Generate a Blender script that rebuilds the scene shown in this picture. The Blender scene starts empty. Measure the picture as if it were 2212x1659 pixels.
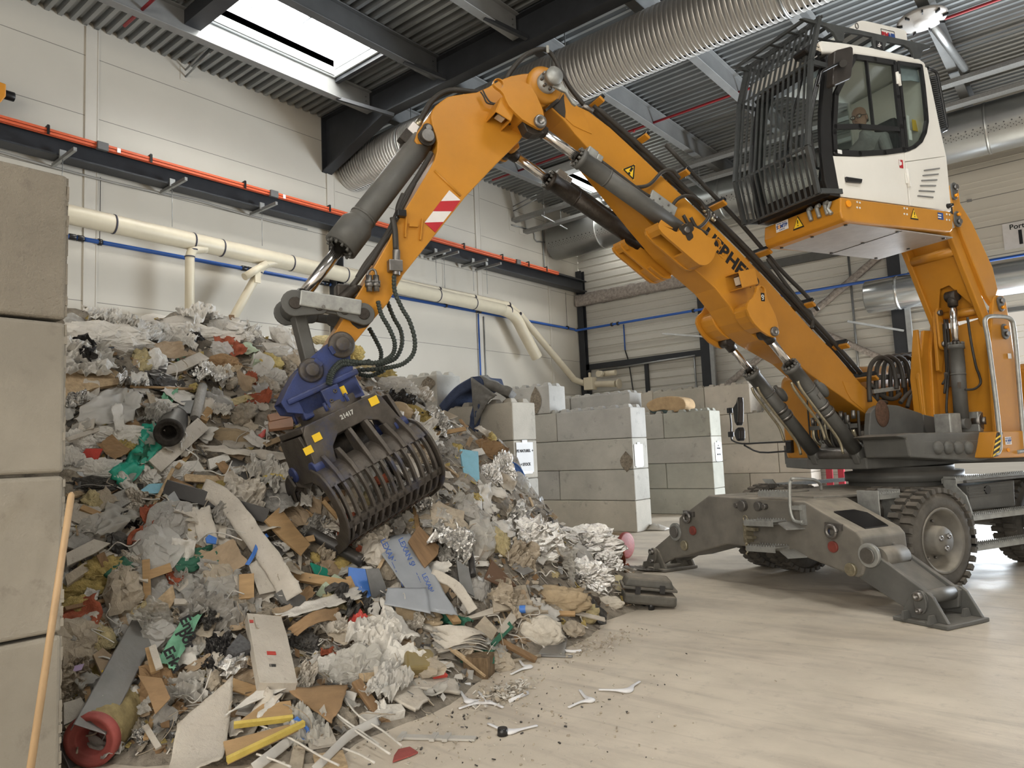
import bpy, math, random
import numpy as np
from mathutils import Vector, Matrix, noise as mnoise
SC = bpy.context.scene
COL = SC.collection
# ------------------------------------------------------------------ camera, world, sun, exposure
FPX = 1577.0
YAW, PIT, ROL = math.radians(39.15), math.radians(5.44), math.radians(-2.516)
CAMP = np.array([0.0, 0.0, 1.6])
_f = np.array([-math.sin(YAW)*math.cos(PIT), math.cos(YAW)*math.cos(PIT), math.sin(PIT)])
_r = np.array([math.cos(YAW), math.sin(YAW), 0.0]); _u = np.cross(_r, _f)
_R = math.cos(ROL)*_r+math.sin(ROL)*_u; _U = -math.sin(ROL)*_r+math.cos(ROL)*_u
cam_d = bpy.data.cameras.new('camera'); cam = bpy.data.objects.new('camera', cam_d); COL.objects.link(cam)
cam_d.sensor_width = 36.0; cam_d.sensor_fit = 'HORIZONTAL'; cam_d.lens = FPX/2212*36
cam_d.clip_start = 0.05; cam_d.clip_end = 300
cam.matrix_world = Matrix(((_R[0], _U[0], -_f[0], 0), (_R[1], _U[1], -_f[1], 0), (_R[2], _U[2], -_f[2], 1.6), (0, 0, 0, 1)))
SC.camera = cam
vs = SC.view_settings
vs.view_transform = 'Standard'; vs.look = 'None'; vs.gamma = 1.0; vs.use_curve_mapping = False
vs.exposure = 0.42
world = bpy.data.worlds.new('overcast_sky'); SC.world = world; world.use_nodes = True
wn = world.node_tree.nodes; wn.clear()
_o = wn.new('ShaderNodeOutputWorld'); _b = wn.new('ShaderNodeBackground')
_b.inputs[0].default_value = (1.0, 0.92, 0.80, 1); _b.inputs[1].default_value = 0.5
world.node_tree.links.new(_b.outputs[0], _o.inputs[0])
def area(name, loc, rot, sx, sy, power, col):
    l = bpy.data.lights.new(name, 'AREA'); l.shape = 'RECTANGLE'; l.size = sx; l.size_y = sy; l.energy = power; l.color = col
    o = bpy.data.objects.new(name, l); COL.objects.link(o); o.location = loc; o.rotation_euler = rot
    return o
R = math.radians
# daylight falling in through the roof (glowing skylight glazing, partly added, is built below) and the open gate in the back wall, plus an added fill lamp behind the viewer
area('gate_daylight', (1.7, 20.36, 2.2), (R(-90), 0, 0), 9.4, 4.3, 2600, (0.84, 0.92, 1))
area('rear_fill_lamp', (2.0, -9.0, 4.5), (R(80), 0, R(10)), 14.0, 7.0, 1100, (1.0, 0.93, 0.82))  # added unseen lamp to brighten the floor and block fronts
SC.cycles.max_bounces = 8; SC.cycles.diffuse_bounces = 3; SC.cycles.glossy_bounces = 3
SC.cycles.transmission_bounces = 4; SC.cycles.transparent_max_bounces = 12; SC.cycles.volume_bounces = 0
SC.cycles.caustics_reflective = False; SC.cycles.caustics_refractive = False
# ------------------------------------------------------------------ measuring: a pixel of the photograph to a point on a real plane
def ray(x, y): return _f+_R*(x-1106)/FPX-_U*(y-829.5)/FPX
def onz(x, y, z=0.0): d = ray(x, y); return CAMP+d*(z-1.6)/d[2]
def onx(x, y, X): d = ray(x, y); return CAMP+d*X/d[0]
def ony(x, y, Y): d = ray(x, y); return CAMP+d*Y/d[1]
def onp(x, y, p, n): d = ray(x, y); return CAMP+d*(np.dot(np.asarray(p)-CAMP, n)/np.dot(d, n))
def topx(P):
    v = np.asarray(P)-CAMP; z = v@_f; return (1106+FPX*(v@_R)/z, 829.5-FPX*(v@_U)/z, z)
# ------------------------------------------------------------------ mesh helpers
def V(*a): return np.array(a, float)
def nrm(v): v = np.asarray(v, float); n = np.linalg.norm(v); return v/n if n > 1e-12 else v
def perp(d):
    d = nrm(d); a = V(0, 0, 1) if abs(d[2]) < .9 else V(1, 0, 0)
    e1 = nrm(np.cross(a, d)); return e1, np.cross(d, e1)
def cr(pts, n=6, closed=False):
    """smooth curve through points"""
    P = [np.asarray(p, float) for p in pts]; N = len(P); out = []
    rng = range(N if closed else N-1)
    for i in rng:
        p1, p2 = P[i], P[(i+1) % N]
        p0 = P[(i-1) % N] if (closed or i > 0) else 2*p1-p2
        p3 = P[(i+2) % N] if (closed or i+2 < N) else 2*p2-p1
        for k in range(n):
            t = k/n
            out.append(.5*((2*p1)+(p2-p0)*t+(2*p0-5*p1+4*p2-p3)*t*t+(3*p1-p0-3*p2+p3)*t**3))
    if not closed: out.append(P[-1])
    return out
class MB:
    def __init__(s): s.v = []; s.f = []; s.sm = []; s.mi = []
    def add(s, vs_, fs, smooth=False, mi=0):
        b = len(s.v); s.v.extend([tuple(map(float, p)) for p in vs_])
        for f in fs: s.f.append([b+i for i in f]); s.sm.append(smooth); s.mi.append(mi)
        return s
    def box(s, c, size, ax=None, mi=0, taper=1.0):
        c = np.asarray(c, float); h = np.asarray(size, float)/2
        ax = np.eye(3) if ax is None else np.asarray(ax, float)
        vs_ = []
        for k in (-1, 1):
            t = taper if k > 0 else 1.0
            for i, j in ((-1, -1), (1, -1), (1, 1), (-1, 1)):
                vs_.append(c+ax[0]*h[0]*i*t+ax[1]*h[1]*j*t+ax[2]*h[2]*k)
        return s.add(vs_, [(3, 2, 1, 0), (4, 5, 6, 7), (0, 1, 5, 4), (1, 2, 6, 5), (2, 3, 7, 6), (3, 0, 4, 7)], False, mi)
    def lohi(s, lo, hi, mi=0): lo = np.asarray(lo, float); hi = np.asarray(hi, float); return s.box((lo+hi)/2, np.abs(hi-lo), mi=mi)
    def bar(s, p0, p1, w, h, up=(0, 0, 1), mi=0):
        p0 = np.asarray(p0, float); p1 = np.asarray(p1, float); d = p1-p0; L = np.linalg.norm(d); d = d/L
        e = np.cross(up, d); e = nrm(e) if np.linalg.norm(e) > 1e-6 else perp(d)[0]
        return s.box((p0+p1)/2, (L, w, h), (d, e, np.cross(d, e)), mi)
    def prism(s, pts, off, mi=0, smooth_side=False):
        pts = [np.asarray(p, float) for p in pts]; off = np.asarray(off, float); n = len(pts)
        nn = np.zeros(3)
        for i in range(n): nn += np.cross(pts[i], pts[(i+1) % n])
        if nn@off > 0: pts = pts[::-1]
        vs_ = pts+[p+off for p in pts]
        s.add(vs_, [tuple(range(n))], False, mi); b = len(s.v)-2*n
        s.f.append([b+n+i for i in range(n-1, -1, -1)]); s.sm.append(False); s.mi.append(mi)
        for i in range(n):
            j = (i+1) % n; s.f.append([b+j, b+i, b+n+i, b+n+j]); s.sm.append(smooth_side); s.mi.append(mi)
        return s
    def loft(s, rings, cap=True, smooth=True, mi=0, closed=True):
        n = len(rings[0]); m = len(rings); vs_ = [p for r_ in rings for p in r_]; fs = []
        for i in range(m-1):
            for j in range(n if closed else n-1):
                k = (j+1) % n; fs.append((i*n+j, i*n+k, (i+1)*n+k, (i+1)*n+j))
        s.add(vs_, fs, smooth, mi)
        if cap and closed:
            b = len(s.v)-len(vs_)
            s.f.append([b+i for i in range(n-1, -1, -1)]); s.sm.append(False); s.mi.append(mi)
            s.f.append([b+(m-1)*n+i for i in range(n)]); s.sm.append(False); s.mi.append(mi)
        return s
    def tube(s, pts, r, seg=8, cap=True, mi=0, smooth=True, squash=None):
        P = [np.asarray(p, float) for p in pts]; n = len(P)
        rr = r if hasattr(r, '__len__') else [r]*n
        T = []
        for i in range(n):
            t = nrm(P[min(i+1, n-1)]-P[max(i-1, 0)]); T.append(t)
        e1, e2 = perp(T[0]); rings = []
        for i in range(n):
            e1 = nrm(e1-T[i]*(e1@T[i])); e2 = np.cross(T[i], e1)
            rings.append([P[i]+rr[i]*(e1*math.cos(2*math.pi*k/seg)+e2*math.sin(2*math.pi*k/seg)*(squash or 1)) for k in range(seg)])
        return s.loft(rings, cap, smooth, mi)
    def cyl(s, p0, p1, r, r2=None, seg=16, mi=0): return s.tube([p0, p1], [r, r if r2 is None else r2], seg, True, mi)
    def lathe(s, prof, o, d, seg=24, mi=0, smooth=True, cap=False, e1=None):
        """prof: (distance along d, radius)"""
        o = np.asarray(o, float); d = nrm(d); a, b = perp(d); rings = []
        for h, r_ in prof:
            rings.append([o+d*h+r_*(a*math.cos(2*math.pi*k/seg)+b*math.sin(2*math.pi*k/seg)) for k in range(seg)])
        return s.loft(rings, cap, smooth, mi)
    def ball(s, c, r, seg=12, rg=8, mi=0, ax=None):
        c = np.asarray(c, float); r = np.ones(3)*r if not hasattr(r, '__len__') else np.asarray(r, float)
        ax = np.eye(3) if ax is None else np.asarray(ax, float)
        rings = []
        for i in range(rg+1):
            t = math.pi*i/rg; t = min(max(t, .02), math.pi-.02)
            rings.append([c+ax[0]*r[0]*math.sin(t)*math.cos(2*math.pi*k/seg)+ax[1]*r[1]*math.sin(t)*math.sin(2*math.pi*k/seg)-ax[2]*r[2]*math.cos(t) for k in range(seg)])
        return s.loft(rings, True, True, mi)
    def grid(s, fn, nu, nv, smooth=True, mi=0):
        vs_ = [fn(i/nu, j/nv) for i in range(nu+1) for j in range(nv+1)]
        return s.add(vs_, [(i*(nv+1)+j, (i+1)*(nv+1)+j, (i+1)*(nv+1)+j+1, i*(nv+1)+j+1) for i in range(nu) for j in range(nv)], smooth, mi)
    def build(s, name, mats, parent=None, bevel=0, seg=2, solid=0, subd=0, origin=None):
        m = bpy.data.meshes.new(name)
        if parent is not None: o0 = ORG[parent.name]
        elif origin is not None: o0 = np.asarray(origin, float)
        else:
            A = np.array(s.v); o0 = (A.min(0)+A.max(0))/2; o0[2] = A[:, 2].min()
        A = np.array(s.v, float)-o0
        m.from_pydata([tuple(p) for p in A], [], s.f)
        m.polygons.foreach_set('use_smooth', s.sm)
        mats = mats if isinstance(mats, (list, tuple)) else [mats]
        for x in mats: m.materials.append(x)
        if len(mats) > 1: m.polygons.foreach_set('material_index', s.mi)
        m.update()
        o = bpy.data.objects.new(name, m); COL.objects.link(o); ORG[o.name] = o0
        if parent is not None: o.parent = parent
        else: o.location = Vector(o0)
        if solid:
            md = o.modifiers.new('solid', 'SOLIDIFY'); md.thickness = solid; md.offset = 0
        if bevel:
            md = o.modifiers.new('bevel', 'BEVEL'); md.width = bevel; md.segments = seg; md.limit_method = 'ANGLE'; md.angle_limit = R(35); md.harden_normals = False
        if subd:
            md = o.modifiers.new('sub', 'SUBSURF'); md.levels = subd; md.render_levels = subd
        return o
ORG = {}
def thing(name, loc, label, cat, group=None):
    o = bpy.data.objects.new(name, None); COL.objects.link(o); o.location = Vector([float(x) for x in loc]); ORG[o.name] = np.asarray(loc, float)
    o.empty_display_size = .2
    return tag(o, label, cat, group)
def tag(o, label, cat, group=None, kind=None):
    if label: o['label'] = label
    if cat: o['category'] = cat
    if group: o['group'] = group
    if kind: o['kind'] = kind
    return o
def struct(o): o['kind'] = 'structure'; return o
def text(body, name, size, origin, ex, ey, m, parent=None, bold=0.0, depth=0.001, align='CENTER'):
    """flat lettering: ex = reading direction, ey = up"""
    c = bpy.data.curves.new(name, 'FONT'); c.body = body; c.size = size; c.extrude = depth; c.offset = bold
    c.align_x = align; c.align_y = 'CENTER'; c.materials.append(m)
    t = bpy.data.objects.new(name+'_curve', c); me = bpy.data.meshes.new_from_object(t); bpy.data.objects.remove(t); me.name = name
    o = bpy.data.objects.new(name, me); COL.objects.link(o)
    ex = nrm(ex); ey = nrm(np.asarray(ey)-ex*(np.asarray(ey)@ex)); ez = np.cross(ex, ey)
    o0 = np.asarray(origin, float)-(ORG[parent.name] if parent is not None else 0)
    M = Matrix(((ex[0], ey[0], ez[0], o0[0]), (ex[1], ey[1], ez[1], o0[1]), (ex[2], ey[2], ez[2], o0[2]), (0, 0, 0, 1)))
    if parent is not None: o.parent = parent
    o.matrix_local = M if parent is not None else o.matrix_local
    if parent is None: o.matrix_world = M
    ORG[o.name] = np.asarray(origin, float)
    return o
# ------------------------------------------------------------------ materials
MT = {}
def mat(name, col, rough=.55, metal=0.0, var=.12, scale=3.0, bump=0.0, bscale=40.0, dust=0.0, dcol=(.36, .31, .25), spec=.4, alpha=1.0, emit=None, estr=0, stretch=None, spots=0.0, scol=(.08, .06, .05), spscale=9, sheen=0, trans=0.0):
    m = bpy.data.materials.new(name); m.use_nodes = True; nt = m.node_tree; N = nt.nodes; L = nt.links
    b = N['Principled BSDF']; b.inputs['Roughness'].default_value = rough; b.inputs['Metallic'].default_value = metal
    b.inputs['Specular IOR Level'].default_value = spec
    geo = N.new('ShaderNodeNewGeometry')
    pos = geo.outputs['Position']
    if stretch:
        mp = N.new('ShaderNodeMapping'); mp.inputs['Scale'].default_value = stretch; L.new(pos, mp.inputs[0]); pos = mp.outputs[0]
    nz = N.new('ShaderNodeTexNoise'); nz.inputs['Scale'].default_value = scale; nz.inputs['Detail'].default_value = 5; nz.inputs['Roughness'].default_value = .62
    L.new(pos, nz.inputs['Vector'])
    rp = N.new('ShaderNodeValToRGB'); rp.color_ramp.elements[0].position = .3; rp.color_ramp.elements[1].position = .7
    c0 = [max(0, c*(1-var)) for c in col]; c1 = [min(1, c*(1+var)) for c in col]
    rp.color_ramp.elements[0].color = (*c0, 1); rp.color_ramp.elements[1].color = (*c1, 1)
    L.new(nz.outputs[0], rp.inputs[0]); out = rp.outputs[0]
    def mix(fac, a, col_):
        x = N.new('ShaderNodeMix'); x.data_type = 'RGBA'; L.new(fac, x.inputs[0]); L.new(a, x.inputs[6]); x.inputs[7].default_value = (*col_, 1); return x.outputs[2]
    if spots:
        n2 = N.new('ShaderNodeTexNoise'); n2.inputs['Scale'].default_value = spscale; n2.inputs['Detail'].default_value = 8; n2.inputs['Roughness'].default_value = .7
        L.new(pos, n2.inputs['Vector'])
        r2 = N.new('ShaderNodeValToRGB'); r2.color_ramp.elements[0].position = .62-spots*.25; r2.color_ramp.elements[1].position = .72
        r2.color_ramp.elements[0].color = (0, 0, 0, 1); r2.color_ramp.elements[1].color = (.85, .85, .85, 1)
        L.new(n2.outputs[0], r2.inputs[0]); out = mix(r2.outputs[0], out, scol)
    if dust:
        sp = N.new('ShaderNodeSeparateXYZ'); L.new(geo.outputs['Normal'], sp.inputs[0])
        mr = N.new('ShaderNodeMapRange'); mr.inputs[1].default_value = .25; mr.inputs[2].default_value = .95; mr.inputs[3].default_value = dust*.18; mr.inputs[4].default_value = dust
        L.new(sp.outputs[2], mr.inputs[0])
        n3 = N.new('ShaderNodeTexNoise'); n3.inputs['Scale'].default_value = 6; n3.inputs['Detail'].default_value = 6; L.new(geo.outputs['Position'], n3.inputs['Vector'])
        ml = N.new('ShaderNodeMath'); ml.operation = 'MULTIPLY'; L.new(mr.outputs[0], ml.inputs[0])
        m2 = N.new('ShaderNodeMapRange'); m2.inputs[1].default_value = .3; m2.inputs[2].default_value = .65; m2.inputs[3].default_value = .45; m2.inputs[4].default_value = 1.0; L.new(n3.outputs[0], m2.inputs[0]); L.new(m2.outputs[0], ml.inputs[1])
        out = mix(ml.outputs[0], out, dcol)
    L.new(out, b.inputs['Base Color'])
    if bump:
        nb = N.new('ShaderNodeTexNoise'); nb.inputs['Scale'].default_value = bscale; nb.inputs['Detail'].default_value = 6; nb.inputs['Roughness'].default_value = .65; L.new(pos, nb.inputs['Vector'])
        bp = N.new('ShaderNodeBump'); bp.inputs['Strength'].default_value = bump; bp.inputs['Distance'].default_value = .02
        L.new(nb.outputs[0], bp.inputs['Height']); L.new(bp.outputs[0], b.inputs['Normal'])
    if emit: b.inputs['Emission Color'].default_value = (*emit, 1); b.inputs['Emission Strength'].default_value = estr
    if alpha < 1: b.inputs['Alpha'].default_value = alpha
    if trans: b.inputs['Transmission Weight'].default_value = trans
    MT[name] = m
    return m
def see_through(name, tint, clear, rough=.05):
    m = bpy.data.materials.new(name); m.use_nodes = True; N = m.node_tree.nodes; L = m.node_tree.links; N.clear()
    o = N.new('ShaderNodeOutputMaterial'); mx = N.new('ShaderNodeMixShader'); t = N.new('ShaderNodeBsdfTransparent'); g = N.new('ShaderNodeBsdfGlossy')
    t.inputs[0].default_value = (*tint, 1); g.inputs['Roughness'].default_value = rough; g.inputs[0].default_value = (.9, .93, .95, 1)
    fr = N.new('ShaderNodeLayerWeight'); pw = N.new('ShaderNodeMath'); pw.operation = 'POWER'; L.new(fr.outputs['Facing'], pw.inputs[0]); pw.inputs[1].default_value = 4.0
    ml = N.new('ShaderNodeMath'); ml.operation = 'MULTIPLY_ADD'; L.new(pw.outputs[0], ml.inputs[0]); ml.inputs[1].default_value = .8; ml.inputs[2].default_value = clear
    L.new(ml.outputs[0], mx.inputs[0]); L.new(t.outputs[0], mx.inputs[1]); L.new(g.outputs[0], mx.inputs[2]); L.new(mx.outputs[0], o.inputs[0])
    MT[name] = m; return m
def film(name, col, opac, rough=.35, bump=.4, bscale=14):
    """thin plastic film: partly lets light and view through"""
    m = mat(name, col, rough, 0, .10, 5, bump, bscale, spec=.6); N = m.node_tree.nodes; L = m.node_tree.links
    b = N['Principled BSDF']; o = N['Material Output']; tr = N.new('ShaderNodeBsdfTranslucent'); tr.inputs[0].default_value = (*col, 1)
    mx = N.new('ShaderNodeMixShader'); mx.inputs[0].default_value = .3; L.new(b.outputs[0], mx.inputs[1]); L.new(tr.outputs[0], mx.inputs[2])
    tp = N.new('ShaderNodeBsdfTransparent'); m2 = N.new('ShaderNodeMixShader'); m2.inputs[0].default_value = opac
    L.new(tp.outputs[0], m2.inputs[1]); L.new(mx.outputs[0], m2.inputs[2]); L.new(m2.outputs[0], o.inputs[0]); return m
ORANGE = mat('orange_machine_paint', (.50, .215, .018), .36, 0, .10, 2.0, .04, 60, dust=.25, dcol=(.45, .33, .18), spots=.0)
GREY = mat('dark_grey_machine_paint', (.085, .088, .086), .5, 0, .2, 4, .08, 50, dust=.55, dcol=(.33, .30, .26))
DUSTY = mat('dusty_grey_chassis_paint', (.125, .12, .108), .62, 0, .22, 3, .10, 40, dust=.95, dcol=(.38, .34, .28))
BLACK = mat('black_plastic', (.012, .012, .013), .32, 0, .2, 6, spec=.5)
RUBBER = mat('black_hose_rubber', (.022, .021, .02), .55, 0, .3, 8, .1, 80, dust=.3)
TYRE = mat('dusty_tyre_rubber', (.075, .07, .063), .85, 0, .28, 6, .25, 30, dust=.45)
CHROME = mat('chrome_rod', (.72, .70, .69), .16, 1.0, .05, 3)
STEEL = mat('bare_steel', (.22, .21, .20), .42, .9, .2, 10, .1, 60)
ZINC = mat('galvanised_step', (.36, .37, .36), .5, .55, .2, 12, .1, 60, dust=.35)
GREASE = mat('greasy_dark_steel', (.045, .038, .032), .42, .4, .4, 12, .3, 40)
BRASS = mat('zinc_fitting', (.42, .38, .28), .35, .85, .25, 25)
WHITE = mat('white_cab_paint', (.80, .79, .75), .28, 0, .03, 2, spec=.5)
UNDER = mat('pale_grey_belly_plate', (.46, .45, .44), .4, .25, .1, 6, .15, 18)
BLUE = mat('dark_blue_grapple_paint', (.022, .042, .16), .42, 0, .3, 4, .1, 40, spots=.35, scol=(.04, .038, .035), spscale=5, dust=.25)
GRAB = mat('worn_grapple_steel', (.085, .074, .064), .48, .35, .35, 7, .25, 40, spots=.35, scol=(.03, .05, .13), spscale=3, dust=.3, dcol=(.2, .17, .14))
RUST = mat('rusty_wear_edge', (.10, .06, .04), .6, .4, .4, 9, .3, 50)
GLASS = see_through('tinted_cab_glass', (.84, .88, .86), .035)
PAPER = mat('white_paper', (.80, .81, .82), .8, 0, .03, 6)
INK = mat('black_ink', (.01, .01, .012), .7, 0, 0, 3)
RED = mat('red_sticker', (.45, .02, .03), .5, 0, .1, 6)
SIGNW = mat('white_reflective_sticker', (.72, .70, .69), .45, 0, .05, 8)
YEL = mat('yellow_sticker', (.85, .56, .03), .5, 0, .05, 8)
BLUEST = mat('blue_sticker', (.02, .07, .28), .5, 0, .05, 8)
AMBER = mat('amber_lens', (.85, .32, .01), .2, 0, .05, 5)
# ================================================================== THE HALL
XL, YB, ZC = -13.5, 20.4, 9.55
XR, YF = 16.0, -14.0
# --- floor
fm = mat('dusty_concrete_floor', (.60, .53, .435), .62, 0, .16, 1.1, .12, 25, spots=.0)
N = fm.node_tree.nodes; L = fm.node_tree.links
b = N['Principled BSDF']; old = b.inputs['Base Color'].links[0].from_socket
geo = N.new('ShaderNodeNewGeometry'); mp = N.new('ShaderNodeMapping'); mp.inputs['Rotation'].default_value = (0, 0, R(-28)); mp.inputs['Scale'].default_value = (.5, 3.2, 1); L.new(geo.outputs[0], mp.inputs[0])
def nz_(scale, det=6, ro=.65, vec=None, dist=0):
    n = N.new('ShaderNodeTexNoise'); n.inputs['Scale'].default_value = scale; n.inputs['Detail'].default_value = det; n.inputs['Roughness'].default_value = ro; n.inputs['Distortion'].default_value = dist
    L.new(vec or geo.outputs[0], n.inputs['Vector']); return n.outputs[0]
def rmp(x, a, b_, lo=0, hi=1):
    n = N.new('ShaderNodeMapRange'); n.inputs[1].default_value = a; n.inputs[2].default_value = b_; n.inputs[3].default_value = lo; n.inputs[4].default_value = hi; L.new(x, n.inputs[0]); return n.outputs[0]
def mx(fac, a, c):
    n = N.new('ShaderNodeMix'); n.data_type = 'RGBA'; L.new(fac, n.inputs[0]); L.new(a, n.inputs[6]); n.inputs[7].default_value = (*c, 1); return n.outputs[2]
o = mx(rmp(nz_(1.0, 6, .62, mp.outputs[0], .8), .5, .68, 0, .7), old, (.38, .33, .275))
o = mx(rmp(nz_(.55, 4, .6), .5, .72, 0, .75), o, (.68, .60, .49))
o = mx(rmp(nz_(9, 8, .7), .56, .75, 0, .55), o, (.31, .27, .23))
mp2 = N.new('ShaderNodeMapping'); mp2.inputs['Rotation'].default_value = (0, 0, R(20)); mp2.inputs['Scale'].default_value = (.16, 6, 1); L.new(geo.outputs[0], mp2.inputs[0])
o = mx(rmp(nz_(2.2, 7, .7, mp2.outputs[0], .6), .63, .72, 0, .6), o, (.56, .50, .43))
mp3 = N.new('ShaderNodeMapping'); mp3.inputs['Rotation'].default_value = (0, 0, R(68)); mp3.inputs['Scale'].default_value = (.14, 5, 1); L.new(geo.outputs[0], mp3.inputs[0])
o = mx(rmp(nz_(1.6, 7, .7, mp3.outputs[0], .5), .6, .74, 0, .55), o, (.28, .245, .205))
vo = N.new('ShaderNodeTexVoronoi'); vo.inputs['Scale'].default_value = 26; L.new(geo.outputs[0], vo.inputs['Vector'])
n_ = rmp(vo.outputs['Distance'], .05, .09, .8, 0); o = mx(n_, o, (.62, .58, .50))
L.new(o, b.inputs['Base Color'])
rg = rmp(nz_(.8, 5, .6), .35, .7, .38, .75); L.new(rg, b.inputs['Roughness'])
m = MB(); m.lohi((XL, YF, -.25), (XR, YB+.3, 0)); struct(m.build('floor', fm))
m = MB(); m.lohi((-30, YB+.3, -.3), (40, 60, -.02))
struct(m.build('ground_outside', mat('pale_yard_concrete', (.62, .62, .60), .8, 0, .08, 1)))
# --- left wall of pale sandwich panels
def seam_mat(name, col, z0, pitch, w=.012, var=.05, dark=.35, rough=.45, dirt=.0):
    m = mat(name, col, rough, 0, var, .35, 0, 20); N = m.node_tree.nodes; L = m.node_tree.links; b = N['Principled BSDF']
    src = b.inputs['Base Color'].links[0].from_socket; g = N.new('ShaderNodeNewGeometry'); s = N.new('ShaderNodeSeparateXYZ'); L.new(g.outputs[0], s.inputs[0])
    def mth(op, a, v=None, c=None):
        n = N.new('ShaderNodeMath'); n.operation = op
        for i, q in enumerate((a, v)):
            if q is None: continue
            if isinstance(q, (int, float)): n.inputs[i].default_value = q
            else: L.new(q, n.inputs[i])
        return n.outputs[0]
    t = mth('FRACT', mth('DIVIDE', mth('SUBTRACT', s.outputs[2], z0-w/2), pitch)); f = mth('LESS_THAN', t, w/pitch)
    x = N.new('ShaderNodeMix'); x.data_type = 'RGBA'; L.new(f, x.inputs[0]); L.new(src, x.inputs[6]); x.inputs[7].default_value = (*[c*dark for c in col], 1)
    L.new(x.outputs[2], b.inputs['Base Color']); return m
WALL = seam_mat('pale_wall_panels', (.58, .55, .485), 4.545, 1.112)
m = MB(); m.lohi((XL-.2, YF, 0), (XL, YB, ZC+.4)); struct(m.build('wall_left', WALL))
TRIMM = mat('pale_wall_cover_strip', (.60, .57, .51), .4, 0, .04, 1)
for i, y in enumerate((-.1, 5.07, 10.22, 15.33, 18.66)):
    w = .2 if i < 4 else .08
    m = MB(); m.lohi((XL, y-w/2, 0), (XL+.018, y+w/2, ZC-.02)); m.lohi((XL, y-w/2-.012, 0), (XL+.026, y-w/2+.012, ZC-.02)); m.lohi((XL, y+w/2-.012, 0), (XL+.026, y+w/2+.012, ZC-.02))
    struct(m.build('trim_%d' % (i+1), TRIMM))
# --- back wall of horizontal ribbed siding, with an open gate at the right
SIDE = mat('pale_ribbed_siding', (.60, .585, .535), .5, 0, .07, .5, 0)
GATEX0, GATEX1, GATEZ = -3.15, 6.5, 4.45
def siding(x0, x1, z0, z1, p=.25):
    m = MB(); n = int(math.ceil((z1-z0)/p)); prof = []
    for i in range(n):
        z = z0+i*p
        for dz, dy in ((0, 0), (.165, 0), (.185, .03), (.23, .03)):
            if z+dz <= z1: prof.append((YB+dy, z+dz))
    prof.append((YB, z1))
    vs_ = []; fs = []
    for y, z in prof: vs_ += [(x0, y, z), (x1, y, z)]
    for i in range(len(prof)-1): fs.append((2*i, 2*i+1, 2*i+3, 2*i+2))
    m.add(vs_, fs); m.lohi((x0, YB+.05, z0), (x1, YB+.2, z1)); return m
struct(siding(XL, GATEX0, 0, ZC).build('wall_back', SIDE))
GM = seam_mat('beige_gate_sections', (.61, .58, .51), .03, .715, .02, .04, .35)
m = MB(); m.lohi((GATEX0, YB-.02, GATEZ), (GATEX1, YB+.04, ZC))
for k in range(4, 13):
    z = .03+.715*k
    for q in (.2, .4, .6): m.lohi((GATEX0, YB-.026, z+q*.715-.01), (GATEX1, YB-.018, z+q*.715+.01))
g1 = struct(m.build('door_1', GM)); 
m = MB()
for k in (6, 7, 8, 9, 10):
    for x in (GATEX0+1.02, GATEX0+3.4): m.lohi((x-.05, YB-.05, .03+.715*k-.03), (x+.05, YB-.02, .03+.715*k+.03))
m.build('hinge', STEEL, g1)
m = MB(); m.lohi((GATEX1, YB, 0), (XR, YB+.2, ZC)); struct(m.build('wall_back_right', SIDE))
m = MB(); m.lohi((GATEX0-.02, YB-.1, 0), (GATEX0+.1, YB+.05, GATEZ+.1)); m.lohi((GATEX0, YB-.06, GATEZ-.08), (GATEX1, YB+.06, GATEZ+.02)); struct(m.build('trim_6', GREY))
# second gate (closed) left of the grey post: dark frame with ribbed leaf
FRM = mat('anthracite_steel', (.035, .038, .044), .45, .2, .15, 3, .05, 40)
d2 = MB(); d2.lohi((-13.32, YB-.12, 4.25), (-9.1, YB-.02, 4.43)); d2.lohi((-13.34, YB-.12, 0), (-13.18, YB-.02, 4.43)); d2.lohi((-11.15, YB-.1, 0), (-11.03, YB-.02, 4.25)); struct(d2.build('door_2', FRM))
# --- corrugated steel deck under the roof, ribs across the hall
DECK = mat('galvanised_roof_deck', (.33, .34, .34), .38, .75, .18, 1.2, .03, 30, stretch=(.3, 1, 1))
SKY = [(-11.72, -9.78, 6.22, 9.02), (-11.72, -9.78, 16.5, 19.3), (.4, 2.34, -4.0, -1.2), (.4, 2.34, 3.2, 6.0)]  # last two skylights are added out of view to light the hall
m = MB(); p = .2; ys = []; y = YF
while y < YB:
    for dy, z in ((0, ZC+.09), (.07, ZC+.09), (.10, ZC), (.17, ZC)): ys.append((y+dy, z))
    y += p
def deckstrip(x0, x1):
    vs_ = []; fs = []
    for y, z in ys: vs_ += [(x0, y, z), (x1, y, z)]
    for i in range(len(ys)-1): fs.append((2*i, 2*i+2, 2*i+3, 2*i+1))
    return vs_, fs
def decky(x0, x1, holes):
    q = [a for a in ys]; vs_ = []; fs = []
    for y, z in q: vs_ += [(x0, y, z), (x1, y, z)]
    for i in range(len(q)-1):
        if any(h[0] < q[i][0] < h[1]-.05 for h in holes): continue
        fs.append((2*i, 2*i+2, 2*i+3, 2*i+1))
    m.add(vs_, fs)
decky(XL, -11.72, []); decky(-11.72, -9.78, [(6.22, 9.02), (16.5, 19.3)]); decky(-9.78, .4, []); decky(.4, 2.34, [(-4.0, -1.2), (3.2, 6.0)]); decky(2.34, XR, [])
roof = struct(m.build('ceiling', DECK))
m = MB()
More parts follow.
